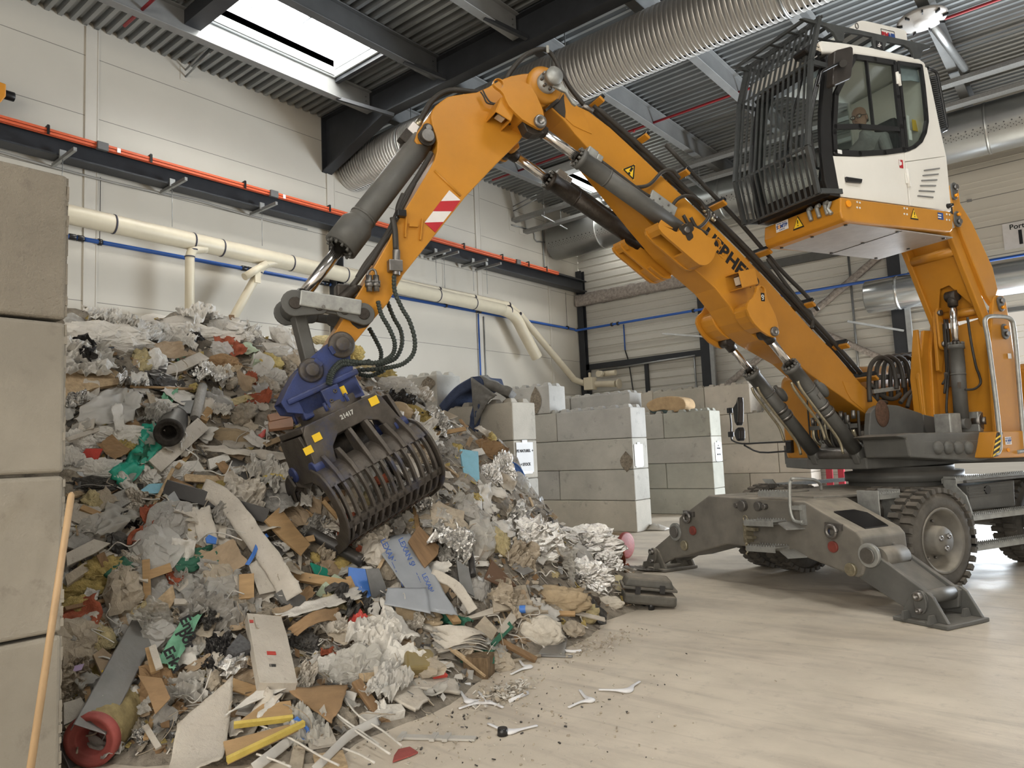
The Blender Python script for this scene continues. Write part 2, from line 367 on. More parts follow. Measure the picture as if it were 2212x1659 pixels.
for x0, x1, hs in ((XL-.2, -11.72, []), (-11.72, -9.78, [(6.22, 9.02), (16.5, 19.3)]), (-9.78, .4, []), (.4, 2.34, [(-4.0, -1.2), (3.2, 6.0)]), (2.34, XR, [])):
    y = YF
    for a, b_ in hs+[(YB+.3, 0)]:
        m.lohi((x0, y, ZC+.16), (x1, a, ZC+.3)); y = b_
struct(m.build('ceiling_roof_skin', mat('dark_roof_felt', (.05, .05, .05), .9)))
# --- skylights: upstand and glazing bars, with glazing that glows in place of the sky
CURB = mat('white_skylight_upstand', (.72, .76, .78), .5, 0, .06, 3); BARM = mat('thin_glazing_bar', (.35, .36, .40), .5, .3)
OPAL = mat('opal_skylight_glazing', (.9, .93, .95), .6, 0, .02, 2, emit=(1.0, .97, .90), estr=19)
for k, (x0, x1, y0, y1) in enumerate(SKY):
    m = MB(); zt = 10.2
    m.lohi((x0-.04, y0-.04, ZC-.05), (x0, y1+.04, zt)); m.lohi((x1, y0-.04, ZC-.05), (x1+.04, y1+.04, zt)); m.lohi((x0, y0-.04, ZC-.05), (x1, y0, zt)); m.lohi((x0, y1, ZC-.05), (x1, y1+.04, zt))
    w = struct(m.build('window_%d' % (k+1), CURB))
    m = MB(); m.lohi((x0, y0, zt), (x1, y1, zt+.03)); m.build('glazing', OPAL, w)
    m = MB(); n = 3
    for i in range(1, n): m.lohi((x0, y0+(y1-y0)*i/n-.02, zt-.07), (x1, y0+(y1-y0)*i/n+.02, zt-.02))
    for i in range(1, 9): m.lohi((x0+(x1-x0)*i/9-.004, y0, zt-.10), (x0+(x1-x0)*i/9+.004, y1, zt-.092))
    for i in range(1, 14): m.lohi((x0, y0+(y1-y0)*i/14-.004, zt-.10), (x1, y0+(y1-y0)*i/14+.004, zt-.092))
    m.build('glazing_bar', BARM, w)
    m = MB(); m.lohi((x0-.03, y0-.34, ZC-.3), (x1+.05, y0-.05, ZC-.04)); m.lohi((x0-.03, y1+.05, ZC-.14), (x1+.05, y1+.14, ZC-.02)); m.build('edge_trim', FRM if k == 0 else CURB, w)
# --- roof steel
PUR = mat('grey_painted_purlin', (.25, .255, .255), .5, .2, .12, 2, .03, 30); PURD = mat('anthracite_purlin', (.10, .105, .11), .45, .25, .12, 2)
def ibeam(m, p0, p1, h, w, tf=.02, tw=.014, up=(0, 0, 1)):
    p0 = np.asarray(p0, float); p1 = np.asarray(p1, float); u_ = np.asarray(up, float)
    m.bar(p0+u_*(h-tf/2), p1+u_*(h-tf/2), w, tf, up); m.bar(p0+u_*tf/2, p1+u_*tf/2, w, tf, up); m.bar(p0+u_*h/2, p1+u_*h/2, tw, h-2*tf, up); return m
PX = [-11.78, -9.72, -7.68, -5.6, -3.66, -1.85, .2, 2.2]
PN = ['first from the pale wall', 'second from the pale wall', 'third from the pale wall', 'fourth from the pale wall', 'fifth, behind the cab guard', 'sixth, beside the round diffuser', '', '']
for i, x in enumerate(PX):
    for seg_, (y0, y1) in enumerate(((-6, 10.0), (10.25, YB-.1))):
        if i > 5: continue
        m = MB(); ibeam(m, (x, y0, 9.08), (x, y1, 9.08), .46, .18)
        for zz in (9.2, 9.3, 9.4):
            for dx in (-.03, .03): m.cyl((x+.012, (y1-.12) if seg_ == 0 else (y0+.1), zz), (x+.03, (y1-.12) if seg_ == 0 else (y0+.1), zz), .014, seg=6)
        o = m.build('roof_purlin', PURD if (i == 1 and seg_ == 0) else PUR, bevel=.004, seg=1)
        tag(o, 'steel purlin %s, %s' % (['before the black rafter', 'beyond the black rafter'][seg_], PN[i]), 'beam', 'roof purlins')
m = MB(); yr = 10.12
pro = [(XL, 8.27), (-11.22, 8.97), (XR, 8.97)]
m.prism([(XL, yr-.008, 8.27), (-11.22, yr-.008, 8.97), (XR, yr-.008, 8.97), (XR, yr-.008, ZC), (XL, yr-.008, ZC)], (0, .016, 0))
for a, b_ in zip(pro[:-1], pro[1:]): m.prism([(a[0], yr-.13, a[1]), (b_[0], yr-.13, b_[1]), (b_[0], yr-.13, b_[1]-.03), (a[0], yr-.13, a[1]-.03)], (0, .26, 0))
m.lohi((XL, yr-.13, ZC-.03), (XR, yr+.13, ZC)); m.lohi((XL, yr-.13, 8.24), (XL+.03, yr+.13, ZC))
raf = thing('haunched_rafter', (XL+.2, yr, 8.25), 'black haunched steel rafter crossing under the roof from the pale wall', 'rafter')
m.build('web', FRM, raf)
for x in PX[:4]:
    m = MB(); m.bar((x+.0, yr-1.0, 9.1), (x+.25, yr-.14, 8.99) if x > -11 else (x+.75, yr-.1, 8.78), .07, .07); m.build('knee_brace', FRM, raf)
# --- anthracite post on the pale wall under the rafter and crane beam
m = MB(); ibeam(m, (XL+.12, 10.12, 0), (XL+.12, 10.12, 6.84), .22, .3, up=(0, 1, 0)); tag(m.build('crane_support_post', FRM), 'dark steel post on the pale wall under the crane beam behind the bucket cylinder', 'post')
m = MB(); ibeam(m, (XL+.14, YB-.22, 0), (XL+.14, YB-.22, 7.6), .2, .22, up=(0, 1, 0)); tag(m.build('corner_post', FRM), 'dark steel post in the far corner of the hall', 'post')
# --- crane runway beam on the pale wall
cb = thing('crane_runway_beam', (-13.15, 9, 6.82), 'long dark crane runway beam along the pale wall with an orange rail on top', 'crane beam')
m = MB(); ibeam(m, (-13.15, -5, 6.82), (-13.15, 20.1, 6.82), .36, .32, .03); m.build('beam', FRM, cb)
CRAIL = mat('orange_red_conductor_rail', (.62, .12, .05), .45, 0, .06, 3)
m = MB(); m.lohi((-12.985, -5, 7.115), (-12.93, 18.45, 7.155)); m.lohi((-12.975, -5, 7.165), (-12.92, 18.45, 7.205)); m.lohi((-13.0, -5, 7.11), (-12.97, 18.45, 7.21)); m.build('conductor_rail', CRAIL, cb)
m = MB(); m.lohi((-13.22, -5, 7.18), (-13.08, 19.9, 7.24)); m.build('track', BLACK, cb)
for y in (1.6, 4.2, 5.85, 7.7, 9.75, 12.1, 14.1, 15.7, 16.9, 17.8):
    m = MB(); m.bar((-13.05, y, 7.24), (-12.9, y, 7.25), .03, .02); m.lohi((-12.915, y-.02, 7.1), (-12.9, y+.02, 7.25)); m.build('rail_clip', BLACK, cb)
for y in (5.03, 8.35, 16.4):
    m = MB(); m.lohi((-12.96, y-.09, 7.08), (-12.88, y+.09, 7.22)); m.build('junction_box', mat('grey_box', (.12, .12, .12), .5) if 'grey_box' not in MT else MT['grey_box'], cb, bevel=.008)
for y in (5.3, 8.6):
    m = MB(); m.lohi((-12.926, y-.03, 7.12), (-12.915, y+.03, 7.2)); m.build('small_label', PAPER, cb)
m = MB(); m.tube(cr([(-13.42, y, 6.80-.05*abs(math.sin(y*.9))) for y in np.arange(-3, 10, .5)], 3), .02, 6); m.build('cable', mat('grey_cable', (.33, .32, .30), .6), cb)
# orange end carriage of the overhead crane, cut by the picture edge
oc = thing('overhead_crane_carriage', (-13.15, 3.2, 7.24), 'orange overhead crane end carriage with black buffer at the left picture edge', 'crane')
CO = mat('orange_crane_paint', (.60, .25, .03), .4, 0, .08, 3)
m = MB(); m.prism([(-13.3, y, z) for y, z in ((1.0, 7.3), (3.1, 7.3), (3.55, 7.42), (3.62, 7.55), (3.62, 7.75), (1.0, 7.95))], (.34, 0, 0)); m.build('body', CO, oc, bevel=.015)
m = MB(); m.cyl((-13.13, 3.6, 7.65), (-13.13, 3.78, 7.65), .075); m.build('buffer', BLACK, oc, bevel=.01)
m = MB(); m.cyl((-13.2, 3.2, 7.36), (-13.06, 3.2, 7.36), .12); m.build('wheel', CO, oc)
# --- pipe hanger arms below the crane beam with their rods
HG = mat('galvanised_channel', (.35, .36, .36), .4, .7, .1, 8)
def pp(x, y, X): return onx(x, y, X)
hang = [((345, 367), (396, 402), 396, 492, 'first pipe hanger arm from the big grey block'), ((110, 362), (158, 334), 140, 462, 'pipe hanger arm nearest the left picture edge'), ((545, 470), (584, 448), 569, 523, 'third pipe hanger arm, left of the bucket cylinder'), ((906, 565), (974, 545), 963, 628, 'pipe hanger arm just right of the red striped sticker'), ((933, 571), (983, 556), 974, 617, 'short pipe hanger arm right of the dipper arm'), ((988, 582), (1053, 566), 1043, 648, 'pipe hanger arm above the bend of the pale pipes'), ((1025, 593), (1075, 580), 1061, 636, 'pipe hanger arm farthest from the viewer')]
for (a, b_, rx, ry, lb) in hang:
    P = pp((a[0]+b_[0])/2, (a[1]+b_[1])/2, -13.0); y = P[1]
    t = thing('pipe_hanger', (-13.1, y, 6.3), 'galvanised '+lb, 'hanger', 'pipe hangers under the crane beam')
    m = MB(); m.bar((-13.4, y, 6.78), (-12.45, y, 6.78), .05, .06); m.lohi((-13.0, y-.05, 6.78), (-12.96, y+.05, 6.92)); m.build('arm', HG, t)
    m = MB(); m.cyl((-12.98, y, 6.76), (-12.98, y, 6.02), .007, seg=6); m.build('rod', HG, t)
# --- pale plastic pipes
CREAM = mat('cream_plastic_pipe', (.66, .60, .46), .42, 0, .06, 2, dust=.6, dcol=(.40, .33, .27)); SEAL = mat('dark_seal_ring', (.05, .05, .07), .6)
def pipe(m, rings, pts, r, rg=.012, seg=18):
    m.tube(pts, r, seg)
    for P, d in rings: rg_ = nrm(d); rgm.cyl(np.asarray(P)-rg_*rg, np.asarray(P)+rg_*rg, r*1.05, seg=seg)
mp_ = thing('extraction_pipe', (-13.0, 9, 5.8), 'thick cream plastic pipe along the pale wall bending down to an open end', 'pipe')
A = onx(150, 459, -13.0); B = onx(1102, 676, -13.0); zz = (A[2]+B[2])/2
E0 = onx(1132, 720, -12.95); E1 = onx(1160, 772, -12.9)
m = MB(); m.tube([(-13.0, -6, 5.86), (-13.0, A[1], 5.86), (-13.0, B[1]-.35, 5.66)], .165, 20)
el = cr([(-13.0, B[1]-.35, 5.66), (-13.0, B[1], 5.6), (-12.97, B[1]+.25, 5.45), E0], 4)
m.tube(el, .165, 20, False); m.tube([E0, E1], .165, 20, False); m.tube([E1, E0], .15, 20, True); m.build('pipe_run', CREAM, mp_)
for x, y in ((245, 476), (416, 515), (478, 529), (628, 560), (745, 588), (945, 640), (1023, 658), (1098, 675)):
    P = onx(x, y, -13.0); z_ = 5.86-.2*max(0, (P[1]-A[1])/(B[1]-.35-A[1])); m = MB(); m.cyl((-13, P[1]-.014, z_), (-13, P[1]+.014, z_), .172, seg=20); m.build('seal_ring', SEAL, mp_)
def branch(nm, pts_px, r, lb):
    t = thing(nm, (-13.0, onx(*pts_px[0], -13.0)[1], 2.5), lb, 'pipe')
    P = [onx(*q, -12.95) for q in pts_px]; m = MB(); m.tube(cr(P[:-1], 4)+[P[-1]], r, 14); m.build('pipe_run', CREAM, t)
    for q in (P[1], P[2]): m = MB(); m.cyl(q-V(0, 0, .012), q+V(0, 0, .012), r*1.1, seg=14); m.build('seal_ring', SEAL, t)
    return t, P
branch('drop_pipe', [(445, 537), (418, 540), (410, 555), (409, 800)], .085, 'thin cream drop pipe going straight down behind the waste heap')
t, P = branch('slanting_pipe', [(622, 562), (572, 572), (558, 590), (440, 800)], .085, 'thin cream pipe slanting down left behind the waste heap')
a_ = onx(560, 585, -12.85); m = MB(); m.cyl(onx(528, 598, -12.85), onx(575, 570, -12.9), .075); m.lohi(a_-V(.02, .1, .25), a_+V(.02, .02, .05)); m.build('gate_valve', CREAM, t)
t = thing('thin_extraction_pipe', (-13.2, 16, 4.5), 'thinner cream pipe above the thick one running to a valve in the corner', 'pipe')
A = onx(872, 612, -13.25); B = onx(1098, 659, -13.25)
P = [(-13.25, A[1]-2.5, A[2]), (-13.25, A[1], A[2]), (-13.25, B[1], B[2]), tuple(onx(1125, 682, -13.2)), tuple(onx(1240, 820, -13.0)), tuple(ony(1268, 830, 19.6)), tuple(ony(1330, 829, 19.6))]
m = MB(); m.tube(P[:4]+P[4:], .1, 16); m.build('pipe_run', CREAM, t)
for q in ((948, 628), (1024, 645), (1098, 660), (1121, 680), (1182, 750), (1238, 818)):
    c = onx(*q, -13.22 if q[0] < 1120 else -13.12); d = V(0, 1, -.1) if q[0] < 1110 else nrm(np.asarray(P[4])-np.asarray(P[3])); m = MB(); m.cyl(c-d*.014, c+d*.014, .107, seg=16); m.build('seal_ring', SEAL, t)
c = ony(1275, 829, 19.5); m = MB(); m.box(c, (.32, .3, .4)); m.lohi(c+V(-.03, -.05, .2), c+V(.03, .05, .36)); m.build('valve_box', CREAM, t, bevel=.02)
m = MB(); c = ony(1335, 829, 19.6); m.cyl(c, c+V(.06, 0, 0), .15, .15); c2 = ony(1318, 806, 19.6); m.cyl(c2-V(.35, 0, 0), c2+V(.2, 0, 0), .085); m.cyl(ony(1300, 808, 19.4)-V(0, .2, 0), ony(1300, 808, 19.4), .1); m.build('outlet', CREAM, t)
# --- blue compressed air pipes
BLUEP = mat('blue_air_pipe', (.03, .11, .42), .35, 0, .08, 3)
t = thing('blue_air_pipe', (XL+.06, 12, 5.6), 'blue compressed air pipe running along both walls around the corner', 'pipe')
m = MB(); m.tube([(XL+.06, 4.2, 5.62), (XL+.06, YB-.5, 5.60), (XL+.1, YB-.47, 5.56), (3.5, YB-.47, 5.56)], .038, 10); m.build('pipe_run', BLUEP, t)
for q in ((165, 512), (533, 578), (700, 612), (1032, 674), (1253, 714)):
    c = onx(*q, XL+.06); m = MB(); m.cyl((XL+.06, c[1]-.12, 5.62), (XL+.06, c[1]-.01, 5.62), .055); m.cyl((XL+.06, c[1]+.01, 5.62), (XL+.06, c[1]+.12, 5.62), .055); m.build('coupling', BLACK, t, bevel=.01)
for q in ((216, 520), (963, 660), (1226, 708)):
    c = onx(*q, XL+.06); m = MB(); m.cyl((XL+.05, c[1]-.03, 5.62), (XL+.05, c[1]+.03, 5.62), .06); m.cyl((XL+.05, c[1], 5.66), (XL+.05, c[1], 6.8), .006, seg=6); m.build('clamp', BLACK, t)
for q in ((1322, 704), (1335, 702), (1498, 672)):
    c = ony(*q, YB-.47); m = MB(); m.cyl((c[0]-.03, YB-.47, 5.56), (c[0]+.03, YB-.47, 5.56), .06); m.build('clamp', BLACK, t)
t = thing('blue_drop_line', (XL+.06, onx(1033, 680, XL+.06)[1], 2.5), 'thin blue vertical air line on the pale wall below the tee', 'pipe')
c = onx(1033, 680, XL+.05); m = MB(); m.cyl((XL+.05, c[1], 5.55), (XL+.05, c[1], 1.5), .022, seg=8); m.build('pipe_run', BLUEP, t)
m = MB(); m.cyl((XL+.04, c[1]+.24, 5.5), (XL+.04, c[1]+.24, 1.5), .018, seg=8); m.build('grey_conduit', HG, t)
t = thing('blue_drop_line', (ony(1347, 702, YB-.06)[0], YB-.06, 4.6), 'thin blue vertical air line on the ribbed back wall', 'pipe')
c = ony(1347, 702, YB-.06); m = MB(); m.cyl((c[0], YB-.06, 5.58), (c[0], YB-.06, 4.75), .022, seg=8); m.build('pipe_run', BLUEP, t)
m = MB(); m.tube(cr([(c[0], YB-.06, 4.75), (c[0]+.12, YB-.08, 4.3), (c[0]+.25, YB-.1, 3.2)], 5), .02, 6); m.build('hose', BLACK, t)
# --- spiral duct under the roof
DUCTM = mat('spiral_duct_metal', (.62, .60, .57), .40, .8, .10, 1.5)
t = thing('spiral_duct', (-6, 10.85, 8.0), 'large round spiral ventilation duct crossing under the roof above the boom', 'duct')
m = MB(); prof = []; x = XL+.02; r0 = .5
while x < XR-.5:
    prof += [(x-XL, r0), (x-XL+.06, r0), (x-XL+.068, r0+.006), (x-XL+.078, r0+.006), (x-XL+.086, r0)]; x += .086
m.lathe(prof, (XL, 10.85, 8.5), (1, 0, 0), 40); m.build('duct_tube', DUCTM, t)
for x in (-11.4, -7.2, -3.2):
    m = MB(); m.lathe([(-.02, .515), (-.02, .52), (.02, .52), (.02, .515)], (x, 10.85, 8.5), (1, 0, 0), 36); m.cyl((x, 10.85, 9.0), (x, 10.85, 9.5), .01, seg=6); m.build('hanger_band', HG, t)
# --- perforated ducts along the back wall
GALV = mat('galvanised_duct_metal', (.52, .53, .52), .33, .85, .12, .9); GALV2 = mat('shiny_new_duct_metal', (.62, .63, .63), .22, .9, .08, 1.2)
def pduct(lb, x0, x1, y, z, r, mtl, bands, holes=True, nm='perforated_duct'):
    t = thing(nm, ((x0+x1)/2, y, z-r), lb, 'duct')
    m = MB(); m.lathe([(0, .001), (0, r*.9), (.03, r), (x1-x0, r)], (x0, y, z), (1, 0, 0), 44); m.build('duct_tube', mtl, t)
    for x in bands: m = MB(); m.lathe([(-.03, r), (-.03, r+.012), (.03, r+.012), (.03, r)], (x, y, z), (1, 0, 0), 40); m.build('band', mtl, t)
    if holes:
        m = MB()
        for row, an in enumerate((-14, -20, -24, -28)):
            x = x0+.15+.05*(row % 2)
            while x < min(x1, 1.5):
                a = R(180-an*-1) if 0 else R(an); d = V(0, -math.cos(a), -math.sin(-a)); s_ = .02 if row == 0 else .012
                c = V(x, y, z)+d*(r+.001); e = np.cross(d, V(1, 0, 0)); m.add([c+V(s_, 0, 0), c+e*s_, c-V(s_, 0, 0), c-e*s_], [(0, 1, 2, 3)]); x += .14 if row == 0 else .1
        m.build('perforation', BLACK, t)['kind'] = 'stuff'
    return t
pduct('large perforated air duct along the back wall under the cable trays', -13.35, 6, 18.9, 8.3, .56, GALV, (-11.5, -7.6, -4.2, -1.5))
pduct('short shiny duct with open end on the back wall left of the lifting arm', -4.42, -2.9, 19.55, 5.08, .4, GALV2, (-3.7, -3.0), False, 'air_duct')
pduct('shiny duct piece at the right picture edge below the blue pipe', -2.3, 3.5, 19.55, 5.05, .4, GALV2, (-1.9, .5), False, 'air_duct')
# --- cable trays
TR = mat('perforated_tray_steel', (.30, .30, .29), .45, .6, .15, 30)
for y, z, lb in ((16.95, 8.62, 'upper left'), ): pass
def tray(lb, p0, p1, w=.22):
    m = MB(); p0 = np.asarray(p0, float); p1 = np.asarray(p1, float); d = nrm(p1-p0); e = nrm(np.cross((0, 0, 1), d))
    m.bar(p0, p1, w, .01); m.bar(p0+e*w/2+V(0, 0, .04), p1+e*w/2+V(0, 0, .04), .008, .09); m.bar(p0-e*w/2+V(0, 0, .04), p1-e*w/2+V(0, 0, .04), .008, .09)
    n = int(np.linalg.norm(p1-p0)/.16)
    for i in range(n):
        for s_ in (-1, 1): m.box(p0+d*(.1+i*.16)+e*s_*(w/2+.005*s_*0)+V(0, 0, .045), (.09, .012, .02), (d, e, V(0, 0, 1)))
    return tag(m.build('cable_tray', TR), lb, 'cable tray', 'cable trays near the back wall')
tray('perforated cable tray nearer the roof above the perforated duct', (XL, 17.0, 8.62), (6, 17.35, 8.95))
tray('lower perforated cable tray just above the perforated duct', (XL, 17.55, 8.38), (6, 18.05, 8.72))
for x in (-12.3, -7.8, -3.0):
    m = MB()
    for yy in (16.95, 17.8): m.cyl((x, yy, 8.4), (x, yy, 9.5), .008, seg=6)
    m.bar((x, 16.8, 8.5), (x, 18.1, 8.36), .04, .03); tag(m.build('tray_hanger', HG), 'thin rods and cross bar holding the cable trays '+{-12.3: 'near the far corner', -7.8: 'above the boom', -3.0: 'right of the cab'}[x], 'hanger', 'cable tray hangers')
m = MB(); P = [onx(1105, 486, XL+.04), onx(1152, 500, XL+.04), onx(1160, 522, XL+.04), onx(1215, 520, XL+.04)]
m.tube(cr(P, 3), .02, 6); c = onx(1172, 497, XL+.04); m.cyl(c, V(c[0], c[1], 7.2), .016, seg=6); tag(m.build('wall_conduit', HG), 'grey conduit on the pale wall leading to the small camera', 'conduit')
c = onx(1218, 520, XL+.12); t = thing('security_camera', c-V(0, 0, .1), 'small white security camera high in the far corner', 'camera')
m = MB(); m.ball(c, .075); m.build('dome', WHITE, t); m = MB(); m.cyl(c+V(.0, -.02, .0), c+V(.1, -.05, -.03), .05); m.build('lens_barrel', BLACK, t); m = MB(); m.bar(c-V(.1, 0, .1), c, .04, .04); m.build('arm', WHITE, t)
for x, y, lb in ((400, 160, 'near the skylight'), (1108, 452, 'beyond the dipper arm')):
    c = onx(x, y, XL); t = thing('wall_bracket', c, 'two thin rods on a pale plate high on the wall '+lb, 'bracket', 'rod brackets on the pale wall')
    m = MB(); m.lohi(c-V(0, .1, .15), c+V(.01, .1, .12)); m.build('plate', TRIMM, t)
    m = MB(); m.cyl(c+V(0, 0, .08), c+V(.9, .03, .24), .018, seg=8); m.cyl(c-V(0, 0, .06), c+V(.9, .03, .1), .018, seg=8); m.build('rod', HG, t)
for a, b_ in (((1030, 405), (1040, 500)),):
    for k, (x, y, w, h) in enumerate(((1105, 478, .25, .6), (1127, 490, .25, .5))):
        c = onx(x, y, XL); m = MB(); m.lohi(c-V(0, w/2, h/2), c+V(.012, w/2, h/2)); tag(m.build('wall_patch', TRIMM), ('left' if k == 0 else 'right')+' pale cover plate where the cable trays meet the wall', 'plate', 'cover plates')
# --- sprinkler pipes
SPR = mat('red_sprinkler_pipe', (.42, .03, .04), .4, 0, .08, 3)
m = MB(); m.cyl((-12.7, 15.13, 9.22), (6, 15.13, 9.22), .028, seg=10); m.cyl((-8.2, 15.13, 9.16), (-8.2, 15.13, 9.24), .03, seg=8); tag(m.build('sprinkler_pipe', SPR), 'thin red sprinkler pipe crossing the roof behind the boom and cab', 'pipe')
m = MB(); m.cyl((-12.45, 5.18, 9.2), (-3, 5.18, 9.2), .028, seg=10); tag(m.build('sprinkler_pipe', SPR), 'short red sprinkler pipe end near the skylight, upper left', 'pipe')
# --- round ceiling diffuser above the cab, with the downpipe behind it
c = onz(1992, 45, 8.9); t = thing('ceiling_diffuser', c-V(0, 0, .1), 'round white ceiling diffuser above the cab roof unit', 'diffuser')
OFFW = mat('off_white_plastic', (.62, .60, .58), .5, 0, .06, 6)
m = MB(); m.lathe([(0, .001), (0, .14), (.03, .15), (.05, .38), (.1, .4), (.12, .38), (.12, .001)], c-V(0, 0, .06), (0, 0, 1), 32); m.build('disc', OFFW, t)
for k in range(9):
    a = k*2*math.pi/9; m = MB(); m.box(c+V(math.cos(a)*.36, math.sin(a)*.36, -.03), (.09, .02, .05), (V(math.cos(a), math.sin(a), 0), V(-math.sin(a), math.cos(a), 0), V(0, 0, 1))); m.build('clip', BLACK, t)
m = MB(); m.tube([(c[0]+.05, c[1], 9.0), (c[0]+.3, 17.2, 9.0)], .07, 12); tag(m.build('roof_downpipe', HG), 'grey pipe fixed along the purlin from the round diffuser', 'pipe')
# --- back wall steel: insulated beam, posts, brace, rails
INS = mat('lumpy_sprayed_insulation', (.36, .32, .29), .95, 0, .35, 14, .8, 30, spots=.3, scol=(.55, .52, .48), spscale=22)
def lumpy(m, p0, p1, w, h, n=90, amp=.02):
    p0 = np.asarray(p0, float); p1 = np.asarray(p1, float); d = nrm(p1-p0); e = nrm(np.cross((0, 0, 1), d)); u_ = np.cross(d, e); rings = []
    for i in range(n+1):
        c = p0+(p1-p0)*i/n; rg = []
        for k in range(12):
            a = 2*math.pi*k/12+math.pi/12; ca, sa = math.cos(a), math.sin(a); q = max(abs(ca), abs(sa)); s_ = 1+amp*10*mnoise.noise(Vector(c*5+V(k, 0, 0)))
            rg.append(c+e*ca/q*w/2*s_+u_*sa/q*h/2*s_)
        rings.append(rg)
    m.loft(rings)
m = MB(); lumpy(m, (-13.45, YB-.25, 6.58), (-8.9, YB-.25, 6.58), .26, .36); tag(m.build('insulated_beam', INS), 'beam wrapped in lumpy grey fire insulation on the back wall left of the boom', 'beam')
m = MB(); m.lohi((-8.7, YB-.12, 6.45), (-4.1, YB-.02, 6.68)); tag(m.build('wall_rail', GREY), 'dark horizontal steel rail on the back wall under the cab', 'rail')
m = MB(); m.lohi((-3.7, YB-.1, 3.55), (GATEX0, YB-.02, 3.75)); tag(m.build('wall_rail', GREY), 'short dark rail right of the grey post behind the lifting arm', 'rail')
for x0, lb in ((-9.0, 'dark steel post on the back wall behind the lower boom'), (-3.85, 'grey steel post on the back wall left of the lifting arm')):
    t = thing('wall_post', (x0, YB-.2, 0), lb, 'post')
    m = MB(); ibeam(m, (x0, YB-.3, 0), (x0, YB-.3, ZC-.1), .28, .3, up=(0, 1, 0)); m.build('column', FRM, t)
    m = MB(); m.lohi((x0+.16, YB-.36, 0), (x0+.28, YB-.26, 5.0 if x0 < -5 else ZC)); m.build('cover', HG, t)
    m = MB(); m.bar((x0+.1, YB-.35, 4.2 if x0 > -5 else 4.75), (x0-1.05, YB-.9, 4.55 if x0 > -5 else 4.95), .05, .05); m.build('arm', HG, t)
for a, b_, lb in (((-3.95, 6.35), (-8.75, 3.1), 'lumpy insulated diagonal brace rising right behind the boom'), ((-6.9, 5.2), (-3.95, 3.35), 'lumpy insulated diagonal brace falling right behind the hose loops')):
    m = MB(); lumpy(m, (a[0], YB-.2, a[1]), (b_[0], YB-.2, b_[1]), .14, .15, 70); tag(m.build('diagonal_brace', INS), lb, 'brace', 'insulated braces')
m = MB(); m.cyl((-4.93, YB-.08, 0), (-4.93, YB-.08, 7.0), .03, seg=8); tag(m.build('wall_conduit', HG), 'vertical grey conduit on the back wall between boom and lifting arm', 'conduit')
m = MB(); m.cyl((-9.45, YB-.1, 2.0), (-9.45, YB-.1, 4.3), .03, seg=8); m.cyl((-12.8, YB-.12, 4.18), (-9.4, YB-.12, 4.28), .03, seg=8); tag(m.build('wall_conduit', HG), 'bent grey conduit along the dark gate frame', 'conduit')
# door number sign
c = ony(2194, 508, YB-.04); t = thing('door_sign', c-V(0, 0, .3), 'white door number sign reading Porte 1 on the beige gate', 'sign')
m = MB(); m.lohi(c-V(.24, .004, .31), c+V(.42, .004, .31)); m.build('board', SIGNW, t)
text('Porte', 'lettering', .165, c+V(.08, -.012, .2), (1, 0, 0), (0, 0, 1), INK, t, .003); text('1', 'number', .46, c+V(.09, -.012, -.08), (1, 0, 0), (0, 0, 1), INK, t, .012)
# barrier posts beyond the machine
m = MB(); c = ony(1790, 1012, 19.0)
for dx in (-.06, .22): m.lohi((c[0]+dx, 18.95, 0), (c[0]+dx+.14, 19.05, 1.35))
tag(m.build('barrier_board', mat('red_barrier_paint', (.40, .03, .05), .5)), 'red barrier boards seen between the blocks and the turntable', 'barrier')
# ================================================================== CONCRETE BLOCK WALLS
CONC = [mat('grey_concrete_%s' % n, c, .85, 0, .14, 1.6, .35, 55, spots=.12, scol=tuple(x*.62 for x in c), spscale=5) for n, c in (('plain', (.43, .415, .375)), ('olive', (.39, .385, .335)), ('warm', (.46, .43, .37)), ('cool', (.42, .41, .385)), ('pale', (.56, .51, .44)))]
BR = random.Random(11)
def block(lo, hi, mt, label, group, studs=False, chips=()):
    lo = V(*lo); hi = V(*hi); g = .006
    m = MB(); m.lohi(lo+g, hi-V(g, g, .001)); 
    o = m.build('concrete_block', mt, None, bevel=.018, seg=2)
    tag(o, label, 'concrete block', group)
    if studs:
        n = max(1, int(round((hi[0]-lo[0])/.3)))
        for i in range(n):
            for j in (.25, .75):
                x = lo[0]+(hi[0]-lo[0])*(i+.5)/n; y = lo[1]+(hi[1]-lo[1])*j
                m = MB(); m.box((x, y, hi[2]+.035), (.17, .17, .07), taper=.62); m.build('stud', mt, o, bevel=.012)
    for (c, r_) in chips:
        m = MB(); rr = random.Random(int(c[0]*100)); c = V(*c); P = []
        m.grid(lambda u_, w_: c+V((u_-.5)*r_[0]*math.sin(w_*math.pi), 0, (w_-.5)*r_[2])+V(0, -.004-.02*mnoise.noise(Vector((u_*6, w_*6, c[0]*3))), 0), 10, 10); m.build('chipped_patch', MT.get('rough_aggregate') or mat('rough_aggregate', (.27, .23, .18), .95, 0, .4, 30, 1.0, 60), o)
    return o
ROWN = {0: 'bottom row', 1: 'second row', 2: 'third row', 3: 'top row'}
def bwall(nm, y0, th, h, rows, grp, mi, zoff=0, studrows=(), dz=None, chips={}):
    for r_, (x1, lens) in rows.items():
        x = x1
        for k, Ln in enumerate(lens):
            pos = ['at its outer end', 'second from its end', 'third from its end', 'fourth from its end'][k]
            xa = max(x-Ln, XL+.02)
            if xa >= x: break
            block((xa, y0, r_*h), (x, y0+th, (r_+1)*h), CONC[mi[(r_+k*2) % len(mi)]], 'concrete block, %s of %s, %s' % (ROWN[r_], nm, pos), grp, (r_, k) in studrows, chips.get((r_, k), ()))
            x = xa
E1 = -7.13
